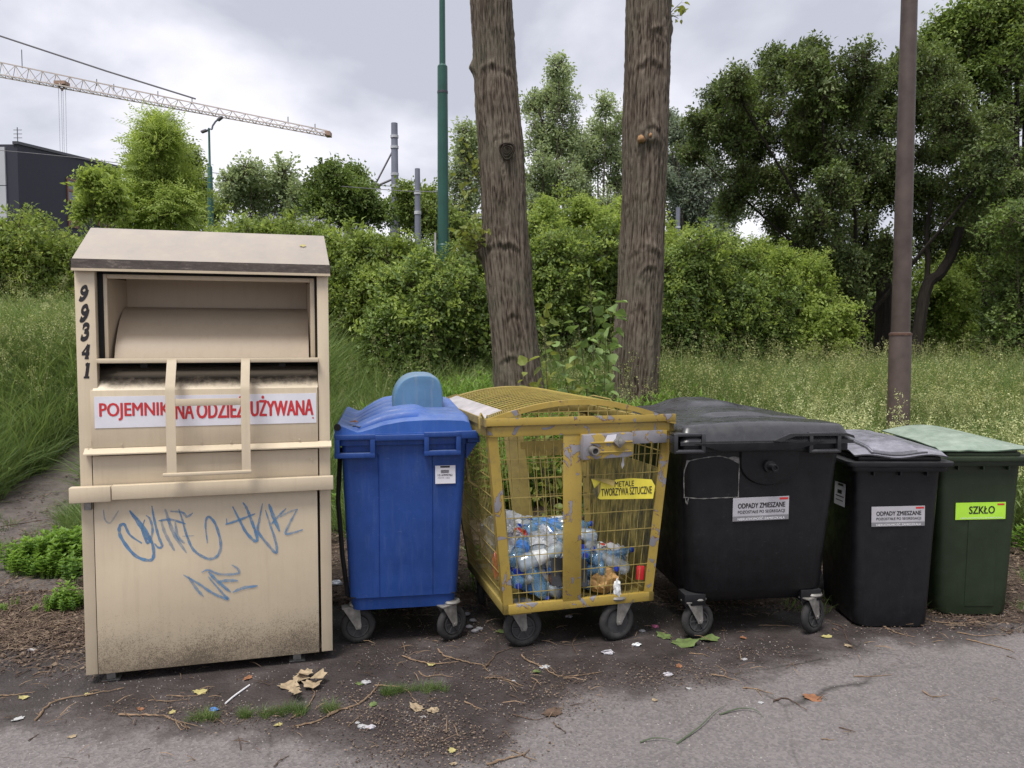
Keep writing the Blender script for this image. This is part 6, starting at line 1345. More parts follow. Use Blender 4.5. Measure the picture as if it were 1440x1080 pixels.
def trunk_tree(label, Y, prof, seed, bumps, scars, extra_top=3.5):
    S_ = Y/6.0
    """prof: (py, left px, right px) of the outline seen from the front; bumps: (angle, z, amount, size)"""
    rows = [(atY((l+r)/2, py, Y).z, atY((l+r)/2, py, Y).x, (r-l)/2/1080*Y) for py, l, r in prof]
    rows.sort(); z0 = rows[0][0]; bx_ = rows[0][1]+(rows[1][1]-rows[0][1])/(rows[1][0]-z0)*(0-z0)
    base = Vector((bx_, Y, tz(bx_, Y))); zs = [base.z-0.15, base.z+0.0, base.z+0.12]+[r[0] for r in rows]; 
    xs = [bx_, bx_, bx_]+[r[1] for r in rows]; rs = [rows[0][2]*1.5, rows[0][2]*1.25, rows[0][2]*1.1]+[r[2] for r in rows]
    d = (rows[-1][1]-rows[-3][1])/(rows[-1][0]-rows[-3][0]); zs.append(rows[-1][0]+extra_top); xs.append(rows[-1][1]+d*extra_top*0.7); rs.append(rows[-1][2]*0.72)
    nz, na = 760, 150; Z = np.linspace(zs[0], zs[-1], nz); cx_ = np.interp(Z, zs, xs); 
    ker = np.ones(15)/15; cx_ = np.convolve(np.pad(cx_, 7, 'edge'), ker, 'valid'); R_ = np.interp(Z, zs, rs); R_ = np.convolve(np.pad(R_, 7, 'edge'), ker, 'valid')
    vs, rd = [], []
    for j in range(nz):
        z = Z[j]
        for i in range(na):
            a = 2*math.pi*i/na; ca, sa = math.cos(a), math.sin(a); r = R_[j]
            # interlocking furrows: ridges that run up the stem and cross at a slant
            wa = 0.14*mn.noise(Vector((ca*2+seed, sa*2, z*1.8))); cb, sb = math.cos(a+wa), math.sin(a+wa); w1 = mn.noise(Vector((cb*11+seed, sb*11, z*0.95))); w2 = mn.noise(Vector((cb*22+seed, sb*22+5, z*3.4))); w3 = mn.noise(Vector((ca*36, sa*36+seed, z*13)))
            q = 1-abs(w1)*2.6; q2 = 1-abs(w2)*2.2; rg = max(-0.3, 0.5*(1-q)+0.5*(1-q2))
            dsp = 0.017*min(1, rg)+0.009*w3+0.018*mn.noise(Vector((ca*1.5, sa*1.5+seed, z*0.8)))
            for (ba, bz, am, sz) in bumps:
                da = (a-ba+math.pi) % (2*math.pi)-math.pi; dd = (da*r)**2+(z-bz)**2; dsp += am*S_*math.exp(-dd/(sz*sz*S_*S_))
            for (sa_, sz_, hw) in scars:      # the curved lip left by an old branch
                da = (a-sa_+math.pi) % (2*math.pi)-math.pi
                if abs(da) < hw:
                    zz_ = sz_-0.15*(da/hw)**2+0.04*mn.noise(Vector((a*7, seed, sz_))); e_ = z-zz_; kk = (1-(da/hw)**2)*(0.5+0.9*mn.noise(Vector((a*4, z*9, seed)))); dsp += 0.024*math.exp(-(e_/0.04)**2)*kk-0.020*math.exp(-((e_+0.06)/0.035)**2)*kk
            rr = r+dsp; vs.append((cx_[j]+ca*rr-base.x, sa*rr, z-base.z)); rd.append(min(1, max(0, 0.10+rg*1.15+0.45*w3)))
    fs = [(j*na+i, j*na+(i+1) % na, (j+1)*na+(i+1) % na, (j+1)*na+i) for j in range(nz-1) for i in range(na)]
    T = thing('poplar_tree', label, 'tree', base)
    me = bpy.data.meshes.new('trunk'); me.from_pydata(vs, [], fs); me.materials.append(M['bark']); me.polygons.foreach_set('use_smooth', [True]*len(fs)); set_attr(me, 'ridge', rd); me.update(); link('trunk', me, T)
    return T, base
F_ = -math.pi/2
def zp(py, Y): return atY(700, py, Y).z
T1, b1 = trunk_tree('left bare trunk of furrowed grey brown bark, bowed, rising behind the yellow cage', 8.8,
    [(545, 697, 764), (500, 694, 757), (440, 689, 750), (390, 683, 746), (345, 680, 743), (300, 679, 739), (240, 677, 736), (200, 675, 733), (150, 671, 728), (95, 669, 724), (40, 666, 721), (0, 663, 719)], 3.3,
    [(math.pi*0.98, zp(352, 8.8), 0.055, 0.09), (math.pi, zp(95, 8.8), 0.035, 0.05), (F_+0.15, zp(212, 8.8), 0.022, 0.07), (0.0, zp(370, 8.8), 0.012, 0.10)],
    [(F_, zp(100, 8.8), 1.2), (F_+0.1, zp(195, 8.8), 0.6), (F_-0.2, zp(345, 8.8), 1.3), (F_+0.1, zp(440, 8.8), 0.5), (F_-0.3, zp(500, 8.8), 0.7)])
T2, b2_ = trunk_tree('right bare trunk of furrowed grey brown bark, nearly straight, behind the cage', 9.0,
    [(550, 863, 924), (500, 864, 926), (450, 867, 928), (400, 871, 930), (350, 873, 931), (300, 875, 933), (250, 877, 935), (200, 877, 937), (150, 878, 938), (100, 880, 940), (50, 881, 941), (0, 882, 942)], 8.1,
    [(F_+0.1, zp(198, 9.0), 0.030, 0.07), (0.1, zp(40, 9.0), 0.02, 0.06), (F_, zp(360, 9.0), 0.012, 0.12)],
    [(F_+0.1, zp(185, 9.0), 0.8), (F_+0.2, zp(205, 9.0), 0.7), (F_+0.1, zp(350, 9.0), 1.0), (F_+0.3, zp(375, 9.0), 0.6), (F_, zp(95, 9.0), 0.9), (F_+0.3, zp(50, 9.0), 0.6), (F_-0.2, zp(430, 9.0), 0.5)])
def knot(T, base, px, py, Y, r, rad, mats=('bark', 'cut')):
    c_ = atY(px, py, Y-rad-0.012)-base; b = MB()
    for k, rr in enumerate((r, r*0.68, r*0.4)): 
        rings = []
        for i in range(20):
            a = 2*math.pi*i/20; w_ = 1+0.12*math.sin(a*3+k); rings.append([(rr*w_*math.cos(a)*(1+q*math.cos(p)), -0.006*k+rr*0.28*math.sin(p)*0.6-0.004, rr*1.15*w_*math.sin(a)*(1+q*math.cos(p))) for q, p in ((0.16, 0), (0.16, 1.57), (0.16, 3.14), (0.16, 4.71))])
        rings.append(rings[0]); b.loft(rings, caps=False)
    o = b.build('knot', M['bark'], T); o.location = c_; set_attr(o.data, 'ridge', [0.15]*len(o.data.vertices))
knot(T1, b1, 713, 212, 8.8, 0.075, 0.262)
b = MB(); b.lathe([(0.018, 0.03), (0.030, 0.012), (0.027, -0.012), (0.017, -0.034), (0.004, -0.04)], 12, 'y'); me = crushed(b.mesh('broken_stub', M['cut'], sharp=60), 0.016, 4, 30); me.transform(Matrix.Scale(1.4, 4))
o = link('broken_stub', me, T2); o.location = atY(901, 196, 9.0-0.275)-b2_
o = link('broken_stub', me, T2); o.location = atY(914, 191, 9.0-0.27)-b2_; o.scale = (0.55, 0.8, 0.7)
# sprouts on the trunks: broad leaves on short shoots
def heart(b, base, d, L, r):
    d = d.normalized(); up = (Vector((0, 0, 1))+rdir(r)*0.6).normalized(); s_ = d.cross(up).normalized(); n = s_.cross(d); W_ = L*0.9
    pts = [base, base+d*L*0.12+s_*W_*0.38, base+d*L*0.42+s_*W_*0.5, base+d*L*0.78+s_*W_*0.22, base+d*L-n*L*0.15, base+d*L*0.78-s_*W_*0.22, base+d*L*0.42-s_*W_*0.5, base+d*L*0.12-s_*W_*0.38, base+d*L*0.5-n*0.06*L]
    pts = [p+n*0.10*L*(abs((p-base).dot(s_))/W_*2) for p in pts]; b.add(pts, [(8, i, (i+1) % 8) for i in range(8)])
def big_shoot(name, T, origin, shoots, seed, mat, L=0.07, label=None, step=0.055):
    r = random.Random(seed); st = MB(); lv = MB()
    for (dx, dz, ln, dy) in shoots:
        d = Vector((dx, dy, dz)).normalized(); p0 = Vector((r.uniform(-.02, .02), 0, r.uniform(-.02, .02))); pts = [p0, p0+d*ln*0.5+Vector((0, 0, 0.03*ln)), p0+d*ln]
        st.tube(pts, [0.006, 0.004, 0.002], 5, caps=False); k = int(ln/step)
        for i in range(k):
            t = (i+1)/k; p = pts[0].lerp(pts[1], t*2) if t < 0.5 else pts[1].lerp(pts[2], t*2-1)
            for q in range(2):
                sd_ = (rdir(r, 0.1)+d*0.3); pe = p+sd_.normalized()*L*0.5; st.tube([p, pe], 0.0012, 3, caps=False); heart(lv, pe, sd_+Vector((0, 0, -0.35)), L*r.uniform(0.6, 1.15), r)
    if T is None:
        T = thing(name, label, 'plant', origin); st.build('stem', M['twigwood'], T, fix=False); lv.build('foliage', M[mat], T, fix=False, smooth=False); return T
    s_ = st.build(name, M['twigwood'], T, fix=False); s_.location = Vector(origin)-T.location; lv.build('sprout_leaves', M[mat], s_, fix=False, smooth=False); return s_
M['lf_pale'] = m_leaf('pale_poplar_leaves', (0.10, 0.15, 0.03), (0.34, 0.36, 0.09), trans=0.4, vs_=2.0)
M['lf_ivy'] = m_leaf('broad_sapling_leaves', (0.07, 0.13, 0.035), (0.24, 0.34, 0.11), trans=0.3, vs_=2.0)
big_shoot('side_sprout', T1, atY(680, 350, 8.7), [(-1, 0.9, 0.34, 0), (-0.6, 1, 0.42, -0.2), (-1, 0.2, 0.32, 0.1), (-0.3, 1, 0.40, 0.2), (-1, -0.3, 0.24, 0), (-0.8, 0.6, 0.36, -0.3), (0.1, 0.8, 0.24, -0.4), (-1, 0.5, 0.34, -0.1)], 3, 'lf_pale', 0.09, None, 0.06)
big_shoot('side_sprout', T1, atY(677, 255, 8.75), [(-0.6, 0.8, 0.38, 0), (-1, 0.1, 0.28, 0), (-0.8, -0.8, 0.35, 0.1), (-0.4, 1, 0.5, 0)], 4, 'lf_pale', 0.075, None, 0.07)
big_shoot('side_sprout', T2, atY(940, 22, 9.0), [(0.6, 0.6, 0.19, 0), (1, 0.1, 0.17, 0), (0.5, -0.2, 0.13, 0)], 5, 'lf_pale', 0.08, None, 0.05)
c_ = atY(845, 540, 6.45); c_.z = tz(c_.x, c_.y)
big_shoot('sapling', None, c_, [(-0.05, 1, 2.15, 0), (-0.12, 1, 1.85, -0.1), (0.04, 1, 2.0, 0.05), (-0.20, 1, 1.65, 0.1), (0.0, 1, 1.75, -0.15), (-0.1, 1, 1.3, -0.2), (0.08, 1, 1.2, -0.1), (-0.3, 1, 1.1, -0.1)], 6, 'lf_ivy', 0.105, 'broad leaved poplar sapling climbing beside the right bare trunk', 0.065)
c_ = atY(782, 540, 6.3); c_.z = tz(c_.x, c_.y)
big_shoot('sapling', None, c_, [(-0.05, 1, 1.95, 0), (-0.15, 1, 1.5, 0), (0.1, 1, 1.6, 0.1), (0.25, 1, 1.2, -0.1), (-0.05, 1, 1.0, -0.2)], 7, 'lf_pale', 0.095, 'slim pale sapling standing midway between the two bare trunks', 0.075)
c_ = atY(800, 540, 6.0); c_.z = tz(c_.x, c_.y)
big_shoot('sapling', None, c_, [(-0.3, 1, 1.15, 0), (0.2, 1, 1.2, 0), (0.0, 1, 1.1, -0.1), (0.4, 1, 1.15, 0.1), (-0.5, 1, 1.1, 0)], 8, 'lf_pale', 0.07, 'low pale leafy sprout right behind the arched lid of the cage', 0.07)
c_ = atY(575, 560, 5.75); c_.z = tz(c_.x, c_.y)
big_shoot('sapling', None, c_, [(-0.1, 1, 1.18, 0), (0.1, 1, 1.22, 0), (-0.25, 1, 1.0, 0.1), (0.2, 1, 1.05, -0.1)], 9, 'lf_pale', 0.065, 'yellow green seedling rising behind the blue bin lid', 0.09)
c_ = atY(905, 560, 6.6); c_.z = tz(c_.x, c_.y)
big_shoot('ivy_sprig', None, c_, [(0.1, 1, 0.95, 0), (0.3, 1, 0.9, 0), (-0.2, 1, 1.0, 0)], 10, 'lf_ivy', 0.045, 'thin ivy sprigs at the front of the right bare trunk', 0.09)

# ================================================================== POLES AND MASTS
def pole(name, label, px, Y, rows, mat, cat='pole', n=16):
    """rows: (height above ground, radius) going up"""
    c_ = atY(px, 480, Y); T = thing(name, label, cat, (c_.x, Y, tz(c_.x, Y)))
    b = MB(); b.loft([[(r*math.cos(2*math.pi*k/n), r*math.sin(2*math.pi*k/n), h) for k in range(n)] for h, r in rows]); b.build('pole_shaft', M[mat], T, sharp=30); return T
hz = lambda py, px, Y: atY(px, py, Y).z-tz(atY(px, py, Y).x, Y)
Y = 8.0; h1 = hz(467, 1268, Y)
T = pole('steel_pole', 'brown painted steel pole standing in the flowering grass, right of the bins', 1266, Y, [(-0.2, 0.112), (h1-0.03, 0.108), (h1-0.005, 0.100), (h1, 0.092), (h1+1.2, 0.087), (7.5, 0.068)], 'brown_pole')
b = MB(); b.loft([[(r*math.cos(2*math.pi*k/16), r*math.sin(2*math.pi*k/16), h) for k in range(16)] for h, r in ((h1-0.035, 0.1095), (h1-0.035, 0.1125), (h1-0.012, 0.1115), (h1-0.008, 0.102))]); b.build('rusty_ring', M['rust'], T)
# lamp head at the top of this pole is beyond the picture; the shaft simply ends in a cap
Y = 14.0; h1, h2 = hz(92, 624, Y), hz(345, 624, Y)
T = pole('lamp_post', 'tall dark green lamp post rising left of the bare trunks', 624, Y, [(-0.2, 0.125), (h2, 0.118), (h2+0.02, 0.104), (h1-0.02, 0.090), (h1, 0.076), (h1+0.02, 0.056), (9.5, 0.045)], 'green_pole')
b = MB(); b.box(-0.155, -0.125, -0.06, 0.02, hz(357, 613, Y), hz(328, 613, Y)); b.build('cabinet_plate', M['pale_sheet'], T)
for py in (130,): h = hz(py, 624, Y); b = MB(); b.loft([[(r*math.cos(R(22.5*k)), r*math.sin(R(22.5*k)), z) for k in range(16)] for z, r in ((h-0.02, 0.092), (h-0.02, 0.097), (h+0.02, 0.097), (h+0.02, 0.092))]); b.build('pole_band', M['roof_metal'], T)
for px, Y, top, wide_to, rw, rn, lab in ((557, 30, 173, 308, 0.205, 0.125, 'thick grey tram mast with a slanting strut, above the shrubs'), (588.5, 24, 238, 345, 0.085, 0.08, 'plain grey tram mast just right of the thick one'), (951.5, 40, 292, 420, 0.12, 0.115, 'short looking grey tram mast right of the right bare trunk')):
    ht = hz(top, px, Y); hw = hz(wide_to, px, Y)
    T = pole('tram_mast', lab, px, Y, [(-0.2, rw), (hw, rw), (hw+0.3, rn+0.02), (ht, rn)], 'grey_pole')
    for py in ((192, 207, 245, 262) if px < 560 else ((272, 300) if px < 600 else (320,))):
        if True: h = hz(py, px, Y); b = MB(); b.loft([[(r*math.cos(R(22.5*k)), r*math.sin(R(22.5*k)), z) for k in range(16)] for z, r in ((h-0.05, rn+0.005), (h-0.05, rn+0.03), (h+0.05, rn+0.03), (h+0.05, rn+0.005))]); b.build('mast_ring', M['pale_ring'], T)
    if px < 560:
        p = lambda x, y: atY(x, y, Y)-T.location
        b = MB(); b.tube([p(555, 207), p(529, 257)], 0.035, 6); b.tube([p(529, 262), p(554, 251)], 0.045, 6); b.tube([p(529, 255), p(527, 264)], 0.06, 6); b.build('bracket_arm', M['cable'], T)
# far double street lamp
Y = 22; T = pole('street_lamp', 'far street lamp with two angled lanterns above the tree tops', 300, Y, [(-0.2, 0.085), (hz(300, 301, Y), 0.085), (hz(235, 300, Y), 0.065), (hz(232, 300, Y), 0.032), (hz(180, 298, Y), 0.028)], 'green_pole', 'street lamp')
p = lambda x, y: atY(x, y, Y)-T.location
b = MB(); b.tube([p(298, 182), p(299, 177), p(303, 171), p(308, 167)], 0.025, 6); b.tube([p(298, 182), p(295, 181), p(290, 184)], 0.025, 6); b.build('lamp_arm', M['grey_pole'], T)
for (x0, y0, x1, y1) in ((306, 169.5, 313, 164), (283, 186, 291, 183)):
    b = MB(); b.beam(p(x0, y0), p(x1, y1), 0.13, 0.065); b.build('lantern', M['cable'], T, bevel=0.02)

# ================================================================== CRANE
YC = 100.0; cp = lambda px, py, dy=0.0: atY(px, py, YC+dy)
tip, root = cp(460, 187), cp(-420, 15); 
T = thing('tower_crane', 'pale lattice jib of a tower crane slanting down across the sky', 'crane', (cp(-330, 500).x, YC, 0)); off = T.location
def q_(t): return tip.lerp(root, t)
# height of truss grows towards the root
def sect(t):
    c_ = q_(t); h = 0.55+1.15*min(1, t*1.9); w_ = 0.75; return c_+Vector((0, 0, h/2))-off, c_+Vector((0, -w_, -h/2))-off, c_+Vector((0, w_, -h/2))-off
b = MB(); n = 92; prev = None
for i in range(n+1):
    t = i/n; s_ = sect(t)
    if prev:
        for k in range(3): b.beam(prev[k], s_[k], 0.13 if k else 0.15, 0.13)
        e_ = (0, 1, 2)
        if i % 2: b.beam(prev[0], s_[1], 0.06, 0.06); b.beam(prev[0], s_[2], 0.06, 0.06)
        else: b.beam(prev[1], s_[0], 0.06, 0.06); b.beam(prev[2], s_[0], 0.06, 0.06)
        b.beam(prev[1], s_[2], 0.06, 0.06)
    b.beam(s_[1], s_[2], 0.06, 0.06); prev = s_
b.build('jib', M['crane'], T, smooth=False, fix=False)
b = MB(); a = cp(462, 188)-off; b.box(a.x-0.35, a.x+0.3, -0.6, 0.6, a.z-0.35, a.z+0.2); b.build('jib_tip_block', M['crane_orange'], T)
b = MB(); b.tube([cp(275, 139)-off, cp(150, 100)-off, cp(0, 50.5)-off, cp(-330, -62)-off], 0.11, 5); b.tube([cp(-330, -62)-off, cp(-420, 15)-off], 0.11, 5); b.build('pendant_line', M['cable'], T)
b = MB(); m0, m1 = cp(-330, 500)-off, cp(-330, -62)-off; zt_ = m1.z; hw = 1.0
for sx in (-1, 1):
    for sy in (-1, 1): b.beam((sx*hw, sy*hw, 0), (sx*hw*0.5, sy*hw*0.5, zt_), 0.22, 0.22)
for k in range(int(zt_/2.2)):
    z = k*2.2; w_ = hw*(1-0.5*z/zt_)
    for sx in (-1, 1): b.beam((sx*w_, -w_, z), (sx*w_, w_, z+2.2), 0.1, 0.1); b.beam((-w_, sx*w_, z), (w_, sx*w_, z+2.2), 0.1, 0.1)
b.build('mast', M['crane'], T, smooth=False, fix=False)
tr = cp(87, 117)-off; b = MB(); b.box(tr.x-0.7, tr.x+0.7, -0.6, 0.6, tr.z-0.25, tr.z+0.15); b.tube([(tr.x-0.5, 0, tr.z-0.2), (tr.x, 0, tr.z-0.9), (tr.x+0.5, 0, tr.z-0.2)], 0.12, 5); b.lathe([(0.30, 0)]*1+[(0.3, 0.1)], 8) if False else None
trl = b.build('trolley', M['crane_orange'], T)
b = MB(); 
for dx in (-0.45, -0.1, 0.12, 0.45): b.tube([(tr.x+dx, 0, tr.z-0.2), (tr.x+dx*0.9-0.1, 0, tr.z-12.5)], 0.028, 4)
b.build('hoist_rope', M['pale_ring'], trl)
b = MB()
for px, py in ((31, 92), (160, 124), (136, 117), (222, 134), (270, 143), (405, 170), (443, 180)): c_ = cp(px, py-3)-off; hgt = 1.7 if px == 31 else 0.25; b.tube([c_-Vector((0, 0, 0.6)), c_+Vector((0, 0, hgt))], 0.06, 4)
b.build('jib_fitting', M['cable'], T)
# overhead contact wires
def wire_thing(label, pts, r):
    P = [atY(*q) for q in pts]; base = P[0].copy(); b = MB(); b.tube(catmull([p-base for p in P], 5), r, 5); o = b.build('overhead_wire', M['cable'], None); o.location = base; tag(o, label, 'cable'); return o
wire_thing('dark overhead wire crossing in front of the dark building and behind the ash tree', [(-120, 203, 40), (0, 211.5, 40), (90, 220, 39), (170, 229.5, 38), (300, 243, 36), (440, 256, 33), (555, 262, 30)], 0.017)
wire_thing('thin faint wire running from the green lamp post towards the left', [(620, 270, 14.1), (560, 268, 20), (480, 262, 26)], 0.010)

# ================================================================== DARK BUILDING
YB = 60.0; A3 = atY(24, 203, YB); Bn = atY(170, 237, YB+16); L3 = atY(-60, 207, YB+1)
T = thing('office_building', 'anthracite rendered building with a slanting roof edge and pale cladding at its left', 'building', (A3.x, YB, 0)); o3 = T.location
d = Vector((Bn.x-A3.x, 16.0, 0)); Ld = d.length; d.normalize(); nr_ = Vector((-d.y, d.x, 0))
def bp(u, z, dep=0.0): p = d*u+nr_*dep; return (p.x, p.y, z)
zA, zB = A3.z, Bn.z
b = MB(); b.add([bp(0, 0), bp(Ld, 0), bp(Ld, zB), bp(0, zA), bp(0, 0, 1.6), bp(Ld, 0, 1.6), bp(Ld, zB, 1.6), bp(0, zA, 1.6)], [(0, 1, 2, 3), (5, 4, 7, 6), (4, 0, 3, 7), (1, 5, 6, 2), (3, 2, 6, 7), (0, 4, 5, 1)]); b.build('wall', M['dark_wall'], T)
b = MB(); b.add([bp(-0.1, zA, -0.12), bp(Ld+0.1, zB, -0.12), bp(Ld+0.1, zB+0.22, -0.12), bp(-0.1, zA+0.22, -0.12), bp(-0.1, zA, 0.3), bp(Ld+0.1, zB, 0.3), bp(Ld+0.1, zB+0.22, 0.3), bp(-0.1, zA+0.22, 0.3)], [(0, 1, 2, 3), (5, 4, 7, 6), (4, 0, 3, 7), (1, 5, 6, 2), (3, 2, 6, 7), (0, 4, 5, 1)]); b.build('roof_edge', M['roof_metal'], T)
e2 = Vector((L3.x-A3.x, 1.0, 0)); zz_ = 0; lv = [0, 4.2, 7.4, 10.6, 13.8, A3.z-0.2]
x0_ = atY(8, 207, YB).x-A3.x
for k in range(len(lv)-1):
    for j in range(3):
        xa = x0_-0.02-j*1.9; b = MB(); b.box(xa-1.86, xa, -0.14, 0.12, lv[k]+0.03, lv[k+1]-0.03); b.build('cladding_panel', M['pale_panel'], T, smooth=False)
b = MB(); b.box(x0_-6, x0_, 0.5, 1.0, 0, A3.z-0.3); b.build('side_wall', M['roof_metal'], T)
def ray_on_wall(px, py):
    dd = ray(px, py); P0 = Vector((A3.x, YB, 0)); t = (P0-Vector((0, 0, CAM_H))).dot(nr_)/dd.dot(nr_); p = Vector((0, 0, CAM_H))+dd*t; return (p-P0).dot(d), p.z
for (xa, ya, xb, yb, cols) in ((93, 249, 109, 288, 1), (95, 303, 109, 322, 1), (135, 262, 153, 290, 2), (137, 306, 153, 322, 2)):
    u0, z1_ = ray_on_wall(xa, ya); u1, z0_ = ray_on_wall(xb, yb)
    b = MB(); fw = 0.16
    def fb(ua, ub, za, zb, de0=-0.10, de1=0.02): b.add([bp(ua, za, de0), bp(ub, za, de0), bp(ub, zb, de0), bp(ua, zb, de0), bp(ua, za, de1), bp(ub, za, de1), bp(ub, zb, de1), bp(ua, zb, de1)], [(0, 1, 2, 3), (5, 4, 7, 6), (4, 0, 3, 7), (1, 5, 6, 2), (3, 2, 6, 7), (0, 4, 5, 1)])
    fb(u0, u0+fw, z0_, z1_); fb(u1-fw*2, u1, z0_, z1_); fb(u0+fw, u1-fw*2, z0_, z0_+fw); fb(u0+fw, u1-fw*2, z1_-fw, z1_); fb(u0+fw, u1-fw*2, (z0_+z1_)/2-0.1, (z0_+z1_)/2+0.1)
    fr = b.build('window', M['brown_frame'], T, smooth=False); b = MB(); b.add([bp(u0+fw, z0_+fw, -0.03), bp(u1-2*fw, z0_+fw, -0.03), bp(u1-2*fw, z1_-fw, -0.03), bp(u0+fw, z1_-fw, -0.03)], [(0, 1, 2, 3)]); b.build('pane', M['glass'], fr, smooth=False)
b = MB(); c_ = atY(25, 203, YB+0.5)-o3; b.tube([c_, c_+Vector((0, 0, 1.3))], 0.04, 4); 
for k in (0.5, 0.8, 1.1): b.tube([c_+Vector((-0.3, 0, k)), c_+Vector((0.35, 0, k))], 0.025, 4)
b.build('roof_antenna', M['cable'], T)
# pale low block glimpsed between the far trees
a, c_ = atY(414, 298, 90), atY(450, 298, 90)
b = MB(); b.box(a.x-4, c_.x+3, 90, 100, 0, a.z); o = b.build('far_building', M['pale_panel'], None); tag(o, 'pale flat roofed building glimpsed far off between two trees', 'building'); MB().box(a.x-4.2, c_.x+3.2, 89.8, 100.2, a.z, a.z+0.4).build('roof', M['roof_metal'], o)

# ================================================================== LITTER
M['twig'] = m_simple('pale_brown_twig', (0.20, 0.135, 0.085), 0.85, var=0.5, scale=25, bmp=0)
M['twig_dark'] = m_simple('dark_wet_twig', (0.085, 0.055, 0.038), 0.85, var=0.5, scale=25, bmp=0)
M['dry'] = m_simple('tan_dry_leaf', (0.29, 0.225, 0.145), 0.8, var=0.35, scale=30, bmp=0)
M['wilted'] = m_simple('wilted_green_leaf', (0.10, 0.14, 0.045), 0.7, var=0.4, scale=20, bmp=0)
M['brownleaf'] = m_simple('russet_dead_leaf', (0.22, 0.10, 0.05), 0.8, var=0.4, scale=25, bmp=0)
M['yellowleaf'] = m_simple('fallen_yellow_leaf', (0.36, 0.32, 0.13), 0.7, var=0.3, scale=25, bmp=0)
def gz(p): return max(float(terr(p.x, p.y)), 0.0)
def twig(pts, w_, label, mat='twig', side=()):
    P = [atz(*p) for p in pts]
    for i, p in enumerate(P): p.z = gz(p)+w_*0.6+random.uniform(0.0, 0.006)
    base = P[0].copy(); w_ *= 0.78; C_ = catmull([p-base for p in P], 7); n = len(C_); ph = P[0].x*7
    C_ = [p+Vector((mn.noise(p*38+Vector((ph, 0, 0))), mn.noise(p*38+Vector((0, ph, 9))), 0.35*abs(mn.noise(p*30))))*w_*2.4 for p in C_]
    b = MB(); b.tube(C_, [w_*(1-0.6*i/(n-1))*(1+0.45*max(0, mn.noise(Vector((i*0.9, ph, 0))))+(0.5 if i % 6 == 3 else 0)) for i in range(n)], 6)
    for j in range(2, n-2, 5):
        a_ = random.uniform(0, 6.28); q_ = Vector((math.cos(a_), math.sin(a_), random.uniform(0.1, 0.6)))*random.uniform(2.5, 7)*w_; b.tube([C_[j], C_[j]+q_], [w_*0.45, w_*0.15], 4)
    for s_ in side:
        Q = [atz(*p) for p in s_]; Q = [Vector((q.x, q.y, gz(q)+w_*0.6+0.004*i))-base for i, q in enumerate(Q)]; b.tube(catmull(Q, 3), [w_*0.55]*1+[w_*0.5]*(3*(len(Q)-1)-1)+[w_*0.2], 5)
    o = b.build('twig', M[mat], None, fix=False); o.location = base; tag(o, label, 'twig', 'twigs on the ground'); return o
A1 = lambda L_: [(x/3.0, 900+y/3.0) for x, y in L_]            # from the three enlarged views of the ground
A2 = lambda L_: [(460+x/2.88, 860+y/2.88) for x, y in L_]
A3_ = lambda L_: [(900+x/2.667, 840+y/2.667) for x, y in L_]
